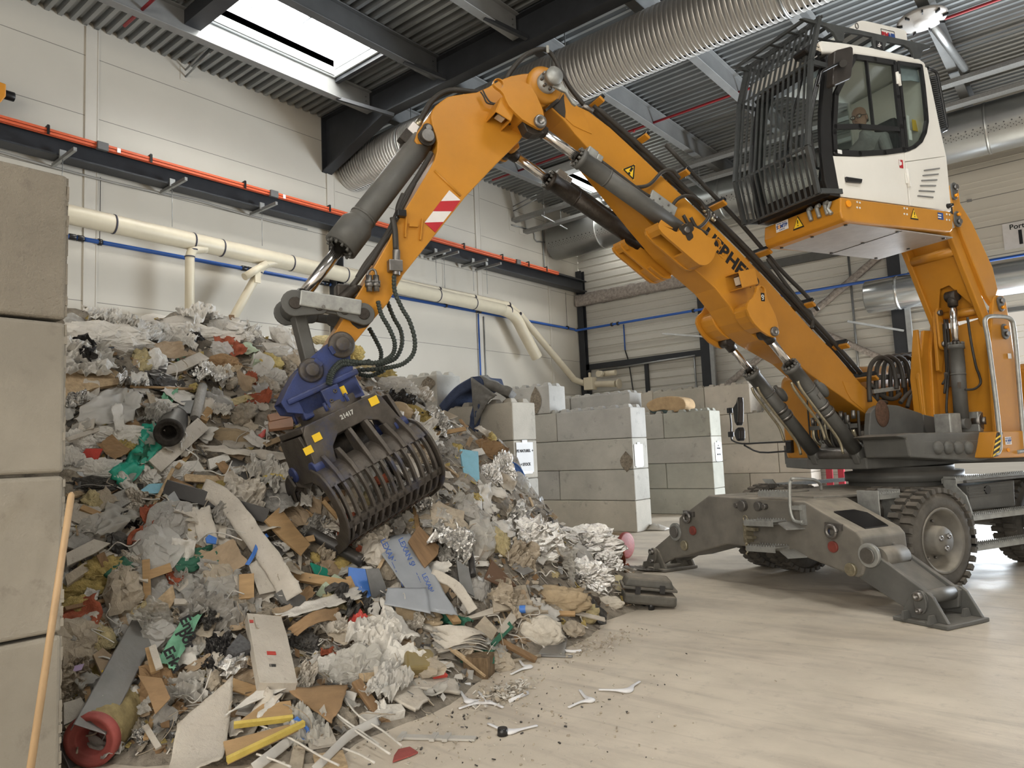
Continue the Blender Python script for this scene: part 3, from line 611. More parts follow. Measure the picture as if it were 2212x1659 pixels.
bwall('the sign wall behind the heap', 8.73, .6, .6, {0: (E1, [1.8, 1.8]), 1: (E1, [1.2, 1.8]), 2: (E1, [1.8, 1.8]), 3: (E1, [1.8, 1.2, 1.8])}, 'blocks of the sign wall', [2, 0, 2], studrows=((3, 0), (3, 1)))
block((-10.55, 8.73, 2.4), (-8.75, 9.33, 3.0), CONC[0], 'single broken-cornered concrete block on top of the sign wall, left of the mattress', 'blocks of the sign wall', True, chips=(((-8.95, 8.73, 2.85), (.35, 0, .25)),))
bwall('the middle block wall', 12.33, .6, .6, {0: (E1, [2.45, 1.8, 1.8]), 1: (E1, [1.77, 1.8, 1.8]), 2: (E1, [2.45, 1.8, 1.8]), 3: (E1, [1.77, 1.8, 1.8])}, 'blocks of the middle wall', [2, 0, 0, 3], studrows=((3, 0), (3, 1)), chips={(2, 0): (((-7.28, 12.325, 1.35), (.28, 0, .4)),)})
block((-11.4, 12.33, 2.4), (-9.05, 12.93, 3.0), CONC[3], 'large grey concrete block with a broken right edge on top of the middle block wall', 'blocks of the middle wall', True, chips=(((-9.4, 12.325, 2.7), (.3, 0, .6)),))
bwall('the third block wall', 15.92, .6, .6, {0: (E1, [2.45, 1.8]), 1: (E1, [1.2, 1.8, 1.8]), 2: (E1, [2.45, 1.8]), 3: (E1, [1.2, 1.8, 1.8])}, 'blocks of the third wall', [1, 1, 0], studrows=((3, 0), (3, 1)))
block((-11.0, 15.92, 2.4), (-9.2, 16.52, 3.0), CONC[3], 'long grey concrete block on top of the third block wall, at its right end', 'blocks of the third wall', True)
block((-12.2, 15.92, 2.4), (-11.02, 16.52, 3.0), CONC[0], 'short grey concrete block on top of the third block wall, beside the longer one', 'blocks of the third wall', True)
bwall('the far pale wall', 19.1, .8, .8, {0: (-5.95, [1.6, 1.6, 1.6]), 1: (-5.95, [.8, 1.6, 1.6, 1.6]), 2: (-6.25, [1.25, 1.6, 1.6]), 3: (-7.38, [1.3, 1.6, 1.6])}, 'blocks of the far pale wall', [4, 4, 2], studrows=((3, 0), (3, 1), (3, 2), (2, 0)))
# big blocks at the left picture edge
NX = -4.2
for k in range(4):
    lb = {3: 'rough grey concrete block at the left picture edge, topmost of its stack', 2: 'smooth grey concrete block at the left picture edge, second from the top', 1: 'large stained concrete block at the left picture edge, above the lowest', 0: 'lowest large concrete block at the lower left, behind the wooden handle'}[k]
    mt = MT.get('stained_big_block') or mat('stained_big_block', (.29, .262, .215), .88, 0, .18, 1.2, .3, 50, spots=.12, scol=(.2, .175, .145), spscale=4)
    if k == 3: mt = mat('rough_cast_concrete', (.25, .22, .175), .92, 0, .16, 2, .9, 45, spots=.1, scol=(.2, .17, .14), spscale=6)
    z1 = (k+1)*.8
    m = MB(); m.lohi((NX-1.6, .67, k*.8+.004), (NX, 1.468, z1-.012)); o = m.build('concrete_block', mt, None, bevel=.022, seg=3); tag(o, lb, 'concrete block', 'big blocks at the left')
    rr = random.Random(k)
    m = MB(); pts = []
    for i in range(26):
        z = k*.8+.05+.7*i/25; m.box((NX-.018-.02*rr.random(), 1.463+.004*rr.random(), z), (.036, .012*rr.random()+.006, .04*rr.random()+.03))
    m.build('crumbled_edge', mt, o)
    if k == 3:
        m = MB(); m.grid(lambda u_, w_: V(NX-.25+.2*u_, 1.05+.28*w_, 3.195+.03*math.sin(u_*3.14)*math.sin(w_*3.14)*(1+.4*mnoise.noise(Vector((u_*4, w_*4, 0))))), 8, 10); m.build('mortar_lump', mt, o)
m = MB(); a_ = onx(155, 1063, NX+.08); b_ = onx(66, 1659, NX+.42); d = (b_-a_)/np.linalg.norm(b_-a_); t_ = (0.0-a_[2])/d[2]
m.tube([a_, a_+d*.012, a_+d*.03, a_+d*t_], [.006, .014, .0165, .0165], 12); tag(m.build('broom_handle', mat('pale_wood_pole', (.43, .29, .16), .5, 0, .12, 3, .05, 60, stretch=(6, 6, .6))), 'round wooden broom handle leaning against the lowest blocks at the left', 'pole')
# paper notices
def notice(lines, c, ex, ez, w_, h_, label, tilt=0):
    t = thing('paper_notice', np.asarray(c)-V(0, 0, h_/2), label, 'sign', 'paper notices on the blocks'); n_ = np.cross(ex, ez)
    m = MB(); m.box(c, (w_, h_, .004), (ex, ez, n_)); m.build('sheet', PAPER, t)
    for k, (s_, sz, dy) in enumerate(lines): text(s_, 'lettering', sz, np.asarray(c)+n_*.005+np.asarray(ez)*dy, ex, ez, INK, t, .002)
    m = MB(); m.box(np.asarray(c)+np.asarray(ez)*h_*.52+n_*.003, (w_*.3, .05, .003), (ex, ez, n_)); m.box(np.asarray(c)-np.asarray(ez)*h_*.5+n_*.003, (w_*.8, .04, .003), (ex, ez, n_)); m.build('sticky_tape', mat('clear_tape', (.6, .66, .68), .25) if 'clear_tape' not in MT else MT['clear_tape'], t)
Y_, Z_ = V(0, 1, 0), V(0, 0, 1)
notice([('PE NATUREL  +', .062, .10), ('+ STOCK', .062, -.11)], V(E1+.004, onx(1134, 988, E1)[1], onx(1134, 988, E1)[2]), Y_, Z_, .42, .47, 'white paper notice reading PE NATUREL and STOCK on the sign wall')
notice([], V(E1+.004, onx(1380, 983, E1)[1], onx(1380, 983, E1)[2]), Y_, Z_, .33, .42, 'blank wrinkled white paper on the end of the middle block wall')
notice([('PE', .05, .13), ('PP PRESSE', .045, .07), ('RECYCLE', .05, -.07)], V(E1+.004, onx(1552, 975, E1)[1], onx(1552, 975, E1)[2]), Y_, Z_, .36, .42, 'pale blue paper notice on the end of the third block wall')
# ================================================================== THE MATERIAL HANDLER
_am = math.radians(25); MBK = V(math.sin(_am), math.cos(_am), 0); MFW = -MBK; MLF = V(math.cos(_am), -math.sin(_am), 0); MUP = V(0, 0, 1)
MS = V(-3.03, 8.04, 0)+2.3*MBK
def W(a, v, z): return MS+MFW*a+MLF*v+V(0, 0, z)
def MVw(x, y, v): return onp(x, y, MS+MLF*v, MLF)
def MAw(x, y, a): return onp(x, y, MS+MFW*a, MFW)
def loc(P): d = np.asarray(P)-MS; return V(d@MFW, d@MLF, d[2])
MAX = (MFW, MLF, MUP)
def crop(x0, y0, s): return lambda P: [(x0+x/s, y0+y/s) for x, y in P]
cA = crop(1040, 150, 7.9); cB = crop(1320, 440, 9.217); cC = crop(1520, 560, 6.9125); cD = crop(840, 150, 7.9); cE = crop(590, 620, 7.9)
cG = crop(1880, 480, 3.807); cH = crop(1880, 1000, 3.825); cL = crop(1660, 740, 5.53); cM = crop(1540, 880, 5.925); c2 = crop(1640, 960, 3.771)
c4 = crop(1560, 20, 3.385); c5 = crop(560, 480, 3.95); c8 = crop(1620, 480, 3.13); cK = crop(560, 800, 3.858); cR = crop(600, 50, 3.456); cS = crop(1180, 160, 4.608)
def PL(pts, v): return [MVw(x, y, v) for x, y in pts]
def plate(m, pts, v, v2, hole=None, mi=0, smooth=None):
    """outline seen on the plane v, carried through to v2; hole = (px, py, radius in metres)"""
    P = PL(pts, v)
    if smooth: P = cr(P, smooth, True)
    if hole:
        c = MVw(hole[0], hole[1], v); k = min(range(len(P)), key=lambda i: np.linalg.norm(P[i]-c)); d = nrm(P[k]-c); e = np.cross(MLF, d)
        nn = np.zeros(3)
        for i in range(len(P)): nn += np.cross(P[i], P[(i+1) % len(P)])
        sgn = -1 if nn@MLF > 0 else 1
        ring = [c+hole[2]*(d*math.cos(sgn*t)+e*math.sin(sgn*t)) for t in np.linspace(0.02, 2*math.pi-.02, 15)]
        P = P[:k+1]+ring+[P[k]+e*.0005*sgn]+P[k+1:]
    return m.prism(P, MLF*(v2-v), mi)
EX = thing('material_handler', W(0, 0, 0), 'orange wheeled material handler with raised white cab and blue sorting grapple, standing on its outriggers', 'excavator')
def B(m, name, mt, parent=None, **k): return m.build(name, mt, parent or EX, **k)
def fig8(m, c0, c1, r0, r1, v, v2, n=10):
    """pin plate: two round ends joined, on plane v"""
    c0 = np.asarray(c0); c1 = np.asarray(c1); d = nrm(c1-c0); e = np.cross(MLF, d); P = []
    for t in np.linspace(math.pi/2, 3*math.pi/2, n): P.append(c0+r0*(d*math.cos(t)+e*math.sin(t)))
    for t in np.linspace(-math.pi/2, math.pi/2, n): P.append(c1+r1*(d*math.cos(t)+e*math.sin(t)))
    return m.prism(P, MLF*(v2-v))
# ---------------------------------------------------------------- undercarriage
ch = None
m = MB(); P = [(-2.35, .55), (1.75, .55), (1.75, -.55), (-2.35, -.55)]
m.prism([W(a, v, .52) for a, v in P], V(0, 0, .46)); ch = B(m, 'chassis_frame', DUSTY, bevel=.02)
m = MB(); m.prism([W(a, v, .98) for a, v in ((-2.3, .78), (1.8, .62), (2.1, .5), (2.1, -.5), (1.8, -.62), (-2.3, -.78))], V(0, 0, .035)); m.build('deck_plate', DUSTY, ch, bevel=.01)
m = MB(); m.cyl(W(1.6, -.28, 1.012), W(1.6, -.28, 1.03), .2, seg=24); m.build('cover_lid', DUSTY, ch, bevel=.006)
m = MB(); m.lathe([(0, .62), (.09, .62), (.09, .66), (.2, .66), (.2, .56), (.26, .56)], W(0, 0, .98), MUP, 48); m.build('slewing_ring', GREY, ch)
for k in range(36):
    t = k*math.pi/18; c = W(.64*math.cos(t), .64*math.sin(t), 1.12)
    if (k % 36) % 2 == 0: m = MB(); m.cyl(c-V(0, 0, .01), c+V(0, 0, .045), .016, seg=6); m.build('ring_bolt', STEEL, ch)
m = MB(); m.box(W(.9, .8, .75), (.5, .2, .5), MAX); m.box(W(.9, -.8, .75), (.5, .2, .5), MAX); m.cyl(W(1.15, -1.0, .53), W(1.15, 1.0, .53), .12); m.cyl(W(-1.35, -1.0, .53), W(-1.35, 1.0, .53), .12); m.build('axle', DUSTY, ch)
# arched outrigger beam, its face towards the heap
A0 = 2.45
beam_px = [(1466, 1118), (1530, 1070), (1738, 1083), (1849, 1148), (1861, 1163), (1868, 1225), (1863, 1243), (1852, 1249), (1727, 1199), (1638, 1184), (1570, 1176), (1457, 1207), (1466, 1165)]
m = MB(); m.prism([MAw(x, y, A0) for x, y in beam_px], MBK*.62); bm_ = B(m, 'outrigger_beam', DUSTY, bevel=.022, seg=3)
m = MB(); P = [MAw(x, y, A0) for x, y in ((1797, 1112), (1816, 1120), (1848, 1150), (1838, 1140))]
q = [W(2.33, loc(MAw(1790, 1110, A0))[1], 0)] 
def slope_pt(s, a):  # a point on the beam's left sloping top
    p0 = loc(MAw(1738, 1083, A0)); p1 = loc(MAw(1849, 1148, A0)); r_ = p0+(p1-p0)*s; return W(a, r_[1], r_[2])
m.prism([slope_pt(.42, 2.33), slope_pt(.97, 2.30), slope_pt(.97, 1.98), slope_pt(.55, 1.95), slope_pt(.42, 2.05)], V(0, 0, .012)); m.build('beam_opening', BLACK, bm_)
def frontbolt(x, y, r_, dep=.05, mt=STEEL, nm='pin_head', par=None):
    c = MAw(x, y, A0); m = MB(); m.cyl(c-MFW*.01, c+MFW*dep, r_, seg=18); return m.build(nm, mt, par or bm_, bevel=.006)
for x, y, r_ in ((1607, 1092, .06), (1595, 1091, .03), (1641, 1093, .05), (1655, 1094, .03)): frontbolt(x, y, r_)
for x, y in ((1498, 1146), (1801, 1181)): frontbolt(x, y, .055, .025, mat('dusty_red_reflector', (.19, .045, .035), .4, 0, .2, 20) if 'dusty_red_reflector' not in MT else MT['dusty_red_reflector'], 'reflector')
for x, y in ((1480, 1178), (1840, 1230)): frontbolt(x, y, .062, .03, BRASS, 'pivot_pin')
for x, y in ((1490, 1117), (1803, 1147)):
    c = MAw(x, y, A0)+MFW*.05; m = MB(); ring = [c+V(0, 0, 0)+MLF*.055*math.cos(t)+MUP*.055*math.sin(t) for t in np.linspace(0, 2*math.pi, 17)]
    m.tube(ring, .02, 8, False); m.bar(c+MUP*.05-MLF*.09-MFW*.05, c+MUP*.04+MLF*.1-MFW*.05, .06, .06, MFW); m.build('tie_down_eye', STEEL, bm_)
c = MAw(1787, 1144, A0); m = MB(); m.box(c+MFW*.004, (.004, .05, .07), MAX); m.build('hook_sticker', BLUEST, bm_)
# coupling with pin and chain
c = MAw(1624, 1150, A0)
m = MB(); m.box(c+MFW*.05, (.1, .05, .2), MAX); m.box(c+MFW*.08+MLF*.09+MUP*.05, (.05, .14, .035), MAX); m.box(c+MFW*.08+MLF*.07-MUP*.04, (.05, .1, .03), MAX); m.cyl(c+MFW*.08+MUP*.14, c+MFW*.08-MUP*.16, .02); m.tube([c+MFW*.08+MUP*.16+MLF*.03*math.cos(t)+MUP*.03*math.sin(t) for t in np.linspace(0, 6.28, 12)], .007, 6); m.build('tow_coupling', BRASS, bm_)
m = MB(); m.tube([c+MFW*(.09+.008*math.sin(k*2))+MUP*(.1-.016*k)+MLF*.012*math.cos(k*2) for k in range(22)], .009, 6); m.build('chain', BRASS, bm_)
def saw_step(P0, P1, dep, mt=ZINC, name='step', par=None, out=MFW, dz=.05):
    """galvanised step with a toothed tread"""
    P0 = np.asarray(P0, float); P1 = np.asarray(P1, float); d = nrm(P1-P0); Ln = np.linalg.norm(P1-P0); m = MB()
    m.bar(P0+out*dep/2, P1+out*dep/2, dep, .012, MUP); m.bar(P0+out*dep-MUP*dz/2, P1+out*dep-MUP*dz/2, .01, dz, MUP); m.bar(P0-MUP*dz/2+out*.005, P1-MUP*dz/2+out*.005, .01, dz, MUP)
    n = max(4, int(Ln/.035))
    for i in range(n):
        for f in (.08, .92): m.box(P0+d*Ln*(i+.5)/n+out*dep*f+MUP*.012, (.018, .012, .02), (d, out, MUP), taper=.5)
    return m.build(name, mt, par or bm_)
saw_step(MAw(1637, 1122, A0), MAw(1700, 1124, A0), .2); saw_step(MAw(1642, 1176, A0), MAw(1705, 1180, A0), .2)
for x, y in ((1712, 1128), (1716, 1188)):
    m = MB(); c = MAw(x, y, A0); m.prism([c, c+MFW*.2, c+MFW*.24+MLF*.14-MUP*.05, c+MLF*.16-MUP*.06], MUP*.012); m.build('step_bracket', ZINC, bm_)
saw_step(MAw(1641, 1068, A0)-MFW*.03+MUP*.03, MAw(1704, 1070, A0)-MFW*.03+MUP*.03, .05)
c = [MAw(x, y, A0+.07) for x, y in ((1735, 1128), (1722, 1127), (1713, 1120), (1707, 1095), (1706, 1050))]+[MAw(x, y, A0+.05) for x, y in ((1709, 1037), (1716, 1034))]+[MAw(1755, 1036, 2.2), MAw(1770, 1044, 2.0), MAw(1774, 1058, 1.95)]
m = MB(); m.tube(cr(c, 5), .017, 10); m.build('grab_rail', ZINC, bm_)
m = MB(); m.box(MAw(1735, 1112, A0+.02), (.04, .05, .2), MAX); m.box(MAw(1722, 1097, A0+.05), (.05, .1, .04), MAX); m.build('rail_bracket', ZINC, bm_)
# outrigger legs and feet
def outrigger(s):
    v0 = abs(loc(MAw(1868, 1200, A0))[1]); 
    leg = B(MB().prism([W(2.43, s*v, z) for v, z in ((v0-.05, .62), (v0+.06, .56), (1.95, .25), (1.93, .10), (1.8, .06), (v0-.1, .30))], MBK*.05).prism([W(2.05, s*v, z) for v, z in ((v0-.05, .62), (v0+.06, .56), (1.95, .25), (1.93, .10), (1.8, .06), (v0-.1, .30))], MBK*.05).prism([W(2.40, s*v, z) for v, z in ((v0+.12, .50), (1.86, .26), (1.84, .22), (v0+.10, .46))], MBK*.36), 'outrigger_leg', GREY if s > 0 else DUSTY, bevel=.01)
    cp = W(2.47, s*(v0+.05), .53)
    m = MB(); m.cyl(cp-MFW*.04, cp+MFW*.0, .11, seg=24); m.build('link_ring', ZINC, leg, bevel=.006)
    m = MB(); m.cyl(cp, cp+MFW*.02, .075, seg=24); m.build('pin_cap', STEEL, leg, bevel=.006)
    m = MB(); m.cyl(W(2.4, s*(v0+.1), .5), W(2.08, s*(v0+.1), .5), .1, seg=20); m.build('cross_tube', DUSTY, leg)
    if s > 0:
        pp_ = W(2.2, 1.55, .4); 
    ft = B(MB().box(W(2.23, s*1.88, .02), (.56, .5, .035), MAX), 'outrigger_foot', GREY if s > 0 else DUSTY, bevel=.008)
    for a in (2.45, 2.0):
        m = MB(); m.prism([W(a, s*v, z) for v, z in ((1.66, .037), (1.78, .24), (1.83, .275), (1.93, .275), (1.98, .24), (2.1, .037))], MBK*.035); m.build('foot_cheek', GREY if s > 0 else DUSTY, ft, bevel=.006)
        for dv in (-.12, .12):
            m = MB(); m.box(W(a+.06, s*(1.88+dv), .07), (.1, .03, .07), MAX, taper=.6); m.build('foot_rib', GREY if s > 0 else DUSTY, ft)
    m = MB(); fig8(m, W(2.49, s*1.88, .24), W(2.49, s*1.88, .10), .055, .045, 0, -.03) if 0 else m.prism([W(2.455, s*(1.88+.06*math.cos(t)), .19+.1*math.sin(t)) for t in np.linspace(0, 6.28, 17)[:-1]], MFW*.025); m.build('pin_plate', GREY if s > 0 else DUSTY, ft, bevel=.006)
    for z, r_ in ((.24, .038), (.12, .024)): m = MB(); m.lathe([(0, r_), (.05, r_), (.05, r_*.5), (.02, r_*.5), (.02, .001)], W(2.47, s*1.88, z), MFW, 16); m.build('pin_bolt', STEEL, ft)
    m = MB(); m.cyl(W(2.46, s*1.88, .22), W(1.98, s*1.88, .22), .06, seg=18); m.build('foot_tube', GREY if s > 0 else DUSTY, ft)
    return leg
LG = outrigger(1); outrigger(-1)
m = MB(); c = W(2.33, 1.45, .435); m.box(c, (.1, .06, .004), (MFW, nrm(V(*(MLF*.8-MUP*.45))), nrm(V(*(MUP*.8+MLF*.45))))); m.build('leg_sticker', PAPER, LG)
# wheels
def wheel(a, s):
    R_ = .53
    w0 = None
    for (v0, v1) in ((.97, 1.25), (.5, .78)):
        c = W(a, s*v0, R_); d = MLF*s; wd = v1-v0; m = MB()
        prof = [(0, .30), (0, .40), (.03, .47), (.06, .495), (wd-.06, .495), (wd-.03, .47), (wd, .40), (wd-.01, .34), (wd-.03, .30)]
        m.lathe(prof, c, d, 48); e1, e2 = perp(d)
        for k in range(34):
            t = 2*math.pi*k/34; rd = e1*math.cos(t)+e2*math.sin(t); tg = np.cross(d, rd)
            for (h0, h1, off) in ((0.0, wd*.46, 0), (wd*.54, wd, math.pi/34)):
                t2 = t+off; rd = e1*math.cos(t2)+e2*math.sin(t2); tg = np.cross(d, rd)
                m.box(c+d*(h0+h1)/2+rd*.508, (h1-h0, .058, .05), (d, tg, rd), taper=.92)
        ty = B(m, 'tyre', TYRE)
        if v0 > .9:
            m = MB(); m.lathe([(wd-.03, .32), (wd-.01, .335), (wd+.0, .325), (wd-.02, .30), (wd-.14, .27), (wd-.17, .24), (wd-.17, .15), (wd-.02, .145), (wd+.005, .13), (wd+.005, .001)], c, d, 40); rim = m.build('rim', DUSTY, ty)
            for k in range(3):
                t = 2.1*k+.6; p = c+d*(wd+.005)+(e1*math.cos(t)+e2*math.sin(t))*.075; m = MB(); m.lathe([(0, .03), (.014, .028), (.014, .014), (.0, .012)], p, d, 14); m.build('hub_plug', STEEL, rim)
            for k in range(10):
                t = 2*math.pi*k/10; p = c+d*(wd-.17)+(e1*math.cos(t)+e2*math.sin(t))*.195; m = MB(); m.cyl(p, p+d*.03, .014, seg=6); m.build('wheel_nut', STEEL, rim)
for a in (1.15, -1.35):
    for s in (1, -1): wheel(a, s)
# side steps
def stepplate(P, n, nm='step_side_plate'): m = MB(); m.prism(P, n); return m.build(nm, ZINC, ch, bevel=.006)
for v, lab in ((.72, 0), (1.0, 1)): pass
F1 = [W(1.72, v, z) for v, z in ((.72, 1.06), (.98, 1.06), (.98, .66), (.86, .6), (.86, .35), (.72, .35))]
stepplate(F1, MBK*.015); stepplate([p+MBK*.32 for p in F1], MBK*.015)
saw_step(W(1.7, .98, 1.02), W(1.40, .98, 1.02), .12, par=ch, out=-MLF); saw_step(W(1.7, .96, .74), W(1.40, .96, .74), .14, par=ch, out=-MLF)
pl_ = cH([(600, 110), (700, 115), (710, 190), (790, 270), (835, 400), (855, 545), (735, 535), (720, 400), (650, 270), (600, 185)])
m = MB(); m.prism([MAw(x, y, .45) for x, y in pl_], MBK*.02); m.build('step_side_plate', ZINC, ch, bevel=.005)
m = MB(); m.prism([MAw(x, y, .44) for x, y in cH([(760, 535), (850, 540), (885, 715), (790, 705)])], MBK*.02); m.build('rubber_strap', BLACK, ch, bevel=.005)
for q, a_ in (((705, 135), .45), ((850, 440), .45), ((880, 690), .44)):
    c = MAw(*cH([q])[0], a_); saw_step(c, c+MBK*1.5, .16, par=ch, out=-MLF, name='running_board')
m = MB(); P = [MVw(x, y, .95) for x, y in cH([(800, 190), (1190, 140), (1200, 360), (830, 390)])]; m.prism(P, -MLF*.35); tb = m.build('tool_box', GREY, ch, bevel=.015)
for k in range(4):
    m = MB(); m.bar(MVw(*cH([(810, 205+k*25)])[0], .955), MVw(*cH([(1160, 165+k*25)])[0], .955), .01, .012, MLF); m.build('louvre', GREY, tb)
m = MB(); c = MVw(*cH([(965, 220)])[0], .955); m.cyl(c-MLF*.01, c+MLF*.012, .05, seg=18); m.build('lock', BLACK, tb)
m = MB(); m.prism([W(a, v, 1.06) for a, v in ((.35, 1.02), (-2.2, 1.02), (-2.2, .5), (.1, .5))], V(0, 0, .03)); m.build('side_deck', GREY, ch, bevel=.008)
m = MB(); m.prism([W(a, v, 1.02) for a, v in ((1.1, -1.18), (-1.6, -1.18), (-1.6, -1.0), (1.1, -1.0))], V(0, 0, .04)); m.prism([W(1.12, v, z) for v, z in ((-1.22, 1.12), (-1.05, 1.12), (-.85, .9), (-1.02, .9))], MBK*.02); m.build('far_side_step', ZINC, ch)
# ---------------------------------------------------------------- upper carriage
m = MB(); m.prism([W(a, v, 1.25) for a, v in ((1.15, .42), (1.15, -.42), (.7, -1.2), (-1.9, -1.2), (-1.9, 1.2), (-.75, 1.2), (-.3, .55), (.6, .5))], V(0, 0, .13)); up = B(m, 'slewing_platform', GREY, bevel=.015)
bk = [(1880, 903), (1881, 892), (1888, 881), (1899, 875), (1919, 874), (1942, 876), (1992, 893), (2005, 940), (2000, 1003), (1858, 1003), (1852, 988), (1848, 976), (1855, 968), (1873, 968), (1879, 953), (1878, 930)]
for v in (.34, -.26):
    m = MB(); plate(m, bk, .34, .26); 
    if v < 0: m.v = [tuple(np.array(p)-MLF*.60) for p in m.v]
    m.build('boom_bracket', GREY, up, bevel=.012)
c = MVw(1906, 893, .345); m = MB(); m.ball(c, (.12, .012, .16), ax=MAX); m.build('rust_patch', mat('brown_rust', (.10, .055, .035), .8, 0, .4, 30), up)
c = MVw(1863, 979, .34); m = MB(); m.cyl(c-MLF*.7, c+MLF*.02, .075, seg=24); m.build('cylinder_base_pin', STEEL, up, bevel=.008)
m = MB(); m.lohi; m.prism(PL([(1995, 895), (2040, 905), (2040, 1000), (1990, 1000)], .34), -MLF*.1); m.build('bracket_rib', GREY, up, bevel=.01)
sill = MB(); plate(sill, c8([(985, 1445), (1075, 1425), (1655, 1415), (1640, 1600), (1550, 1615), (1085, 1590), (1060, 1465)]), 1.0, .45); sl = sill.build('deck_sill', GREY, up, bevel=.02)
m = MB(); plate(m, c8([(1180, 1480), (1575, 1470), (1570, 1560), (1180, 1570)]), 1.003, .98); m.build('sill_panel', GREY, sl, bevel=.012)
for x in (1267, 1335, 1403, 1474):
    c = MVw(*c8([(x, 1525)])[0], 1.0); m = MB(); m.ball(c, (.075, .06, .075), ax=MAX); m.build('round_cap', GREY, sl)
m = MB(); m.prism([W(a, v, 1.38) for a, v in ((.1, .45), (.1, -.2), (.75, -.2), (.75, .45))], V(0, 0, .03)); m.build('floor_plate', GREY, up)
# right-hand body with the orange tank
m = MB(); pr = []
for a, k in ((.62, .88), (.66, .95), (.66, 1.0), (-1.9, 1.0)):
    pr.append([W(a, v, z) for v, z in [(-.72-.53*k*math.cos(t)*(1 if abs(math.cos(t)) > .0 else 1), 1.98+.62*k*math.sin(t)) for t in np.linspace(0, 2*math.pi, 33)[:-1]]])
def sq(vc, zc, hv, hz, a, p=.28, n=32):
    return [W(a, vc+hv*math.copysign(abs(math.cos(t))**p, math.cos(t)), zc+hz*math.copysign(abs(math.sin(t))**p, math.sin(t))) for t in np.linspace(0, 2*math.pi, n+1)[:-1]]
m = MB(); m.loft([sq(-.86, 1.9, .30, .52, .70), sq(-.86, 1.9, .36, .58, .66), sq(-.86, 1.92, .40, .62, .56), sq(-.86, 1.95, .40, .66, -1.9)]); tk = m.build('tank_cover', ORANGE, up)
m = MB(); m.tube(cr([W(.665, -.75, 1.35), W(.70, -.75, 1.8), W(.66, -.75, 2.3), W(.4, -.75, 2.56)], 5), .012, 6); m.tube(cr([W(.6, -1.15, 1.4), W(.66, -1.12, 1.9), W(.55, -1.1, 2.45)], 5), .008, 6); m.build('cover_seam', BLACK, tk)
m = MB(); m.box(W(-1.9, 0, 1.9), (1.0, 2.3, 1.1), MAX); m.build('engine_hood', ORANGE, up, bevel=.12, seg=4)
m = MB(); m.box(W(-.2, -1.28, 1.42), (1.6, .05, .25), MAX); m.build('fin_grille', GREY, up)
# mirror on its rail, right front
t_ = [MAw(x, y, .75) for x, y in cM([(1010, 435), (930, 440), (600, 455), (380, 465), (260, 430), (235, 380), (232, 200), (215, 60)])]
mr_ = B(MB().tube(cr(t_, 4), .013, 8).tube(cr([MAw(x, y, .75) for x, y in cM([(400, 485), (600, 575), (930, 560), (1010, 545)])], 3), .013, 8), 'mirror_rail', BLACK)
m = MB(); m.box(MAw(*cM([(985, 500)])[0], .72), (.06, .1, .17), MAX); m.build('rail_mount', BLACK, mr_, bevel=.01)
for P in ([(245, 10), (290, -60), (310, -140), (320, -60), (322, 60), (318, 190), (300, 240), (270, 190)], [(265, 340), (280, 280), (320, 250), (338, 300), (338, 400), (330, 435), (300, 430), (285, 400)]):
    m = MB(); m.prism([MAw(x, y, .78) for x, y in cM(P)], MBK*.12); m.build('mirror', BLACK, mr_, bevel=.02, seg=3)
for q in ((215, 40), (230, 345)): m = MB(); m.box(MAw(*cM([q])[0], .76), (.06, .07, .08), MAX); m.build('mirror_clamp', BLACK, mr_, bevel=.01)
# hydraulic pipework between the lift cylinders
hp = B(MB().bar(W(1.0, -.45, 1.75), W(1.0, .22, 1.75), .05, .05), 'pipe_manifold', GREY)
random.seed(3)
for k in range(14):
    v = -.42+.05*k; m = MB(); P = [W(1.0+random.uniform(-.04, .04), v, 1.78+random.uniform(-.1, .15)), W(.98, v, 1.6), W(.85+random.uniform(-.1, .1), v*.8, 1.48), W(.6, v*.6, 1.42)]
    m.tube(cr(P, 5), .017 if k % 3 else .024, 7); m.build('hose', RUBBER if k % 4 else BRASS, hp)
for k in range(8): m = MB(); c = W(1.02, -.4+.085*k, 1.78+.05*(k % 2)); m.cyl(c, c+V(0, 0, .1), .026, seg=8); m.build('coupling', STEEL, hp)
for v, z in ((.18, 1.55), (-.32, 1.6)): m = MB(); m.box(W(.85, v, z), (.18, .1, .22), (nrm(MFW+MUP), MLF, nrm(MUP-MFW))); m.build('valve_block', ZINC, hp, bevel=.01)
# ---------------------------------------------------------------- boom
BV = .17
boom_px = [(1195, 170), (1208, 178), (1217, 197), (1242, 226), (1272, 240), (1318, 275), (1369, 322), (1451, 400), (1518, 464), (1590, 535), (1654, 601), (1716, 670), (1755, 713), (1801, 759), (1851, 818), (1900, 873), (1922, 888), (1924, 903), (1908, 915), (1888, 908), (1880, 901), (1830, 865), (1750, 809), (1716, 779), (1640, 735), (1612, 712), (1597, 695), (1576, 661), (1545, 622), (1510, 591), (1480, 566), (1455, 545), (1400, 480), (1340, 405), (1272, 322), (1242, 289), (1217, 258), (1192, 235), (1178, 215), (1172, 195), (1180, 178)]
m = MB(); plate(m, boom_px, BV, -BV); bo = B(m, 'boom', ORANGE, bevel=.012)
def bpatch(pts, th=.008, v=BV, mt=ORANGE, name='stiffener_plate', par=None, bev=.003):
    m = MB(); m.prism([p for p in PL(pts, v)], MLF*th); return m.build(name, mt, par or bo, bevel=bev)
bpatch(cA([(1400, 470), (1430, 700), (1440, 850), (1560, 960), (1700, 1030), (1880, 1105), (1800, 880), (1700, 690), (1560, 560)]))
bpatch(cL([(880, 460), (1000, 480), (1130, 520), (1320, 735), (1240, 800), (1215, 880), (980, 680), (930, 590)]))
bpatch(cA([(1080, 740), (1200, 650), (1330, 540), (1270, 520), (1170, 600), (1060, 700)]), .03, BV, GREASE, 'pivot_link')
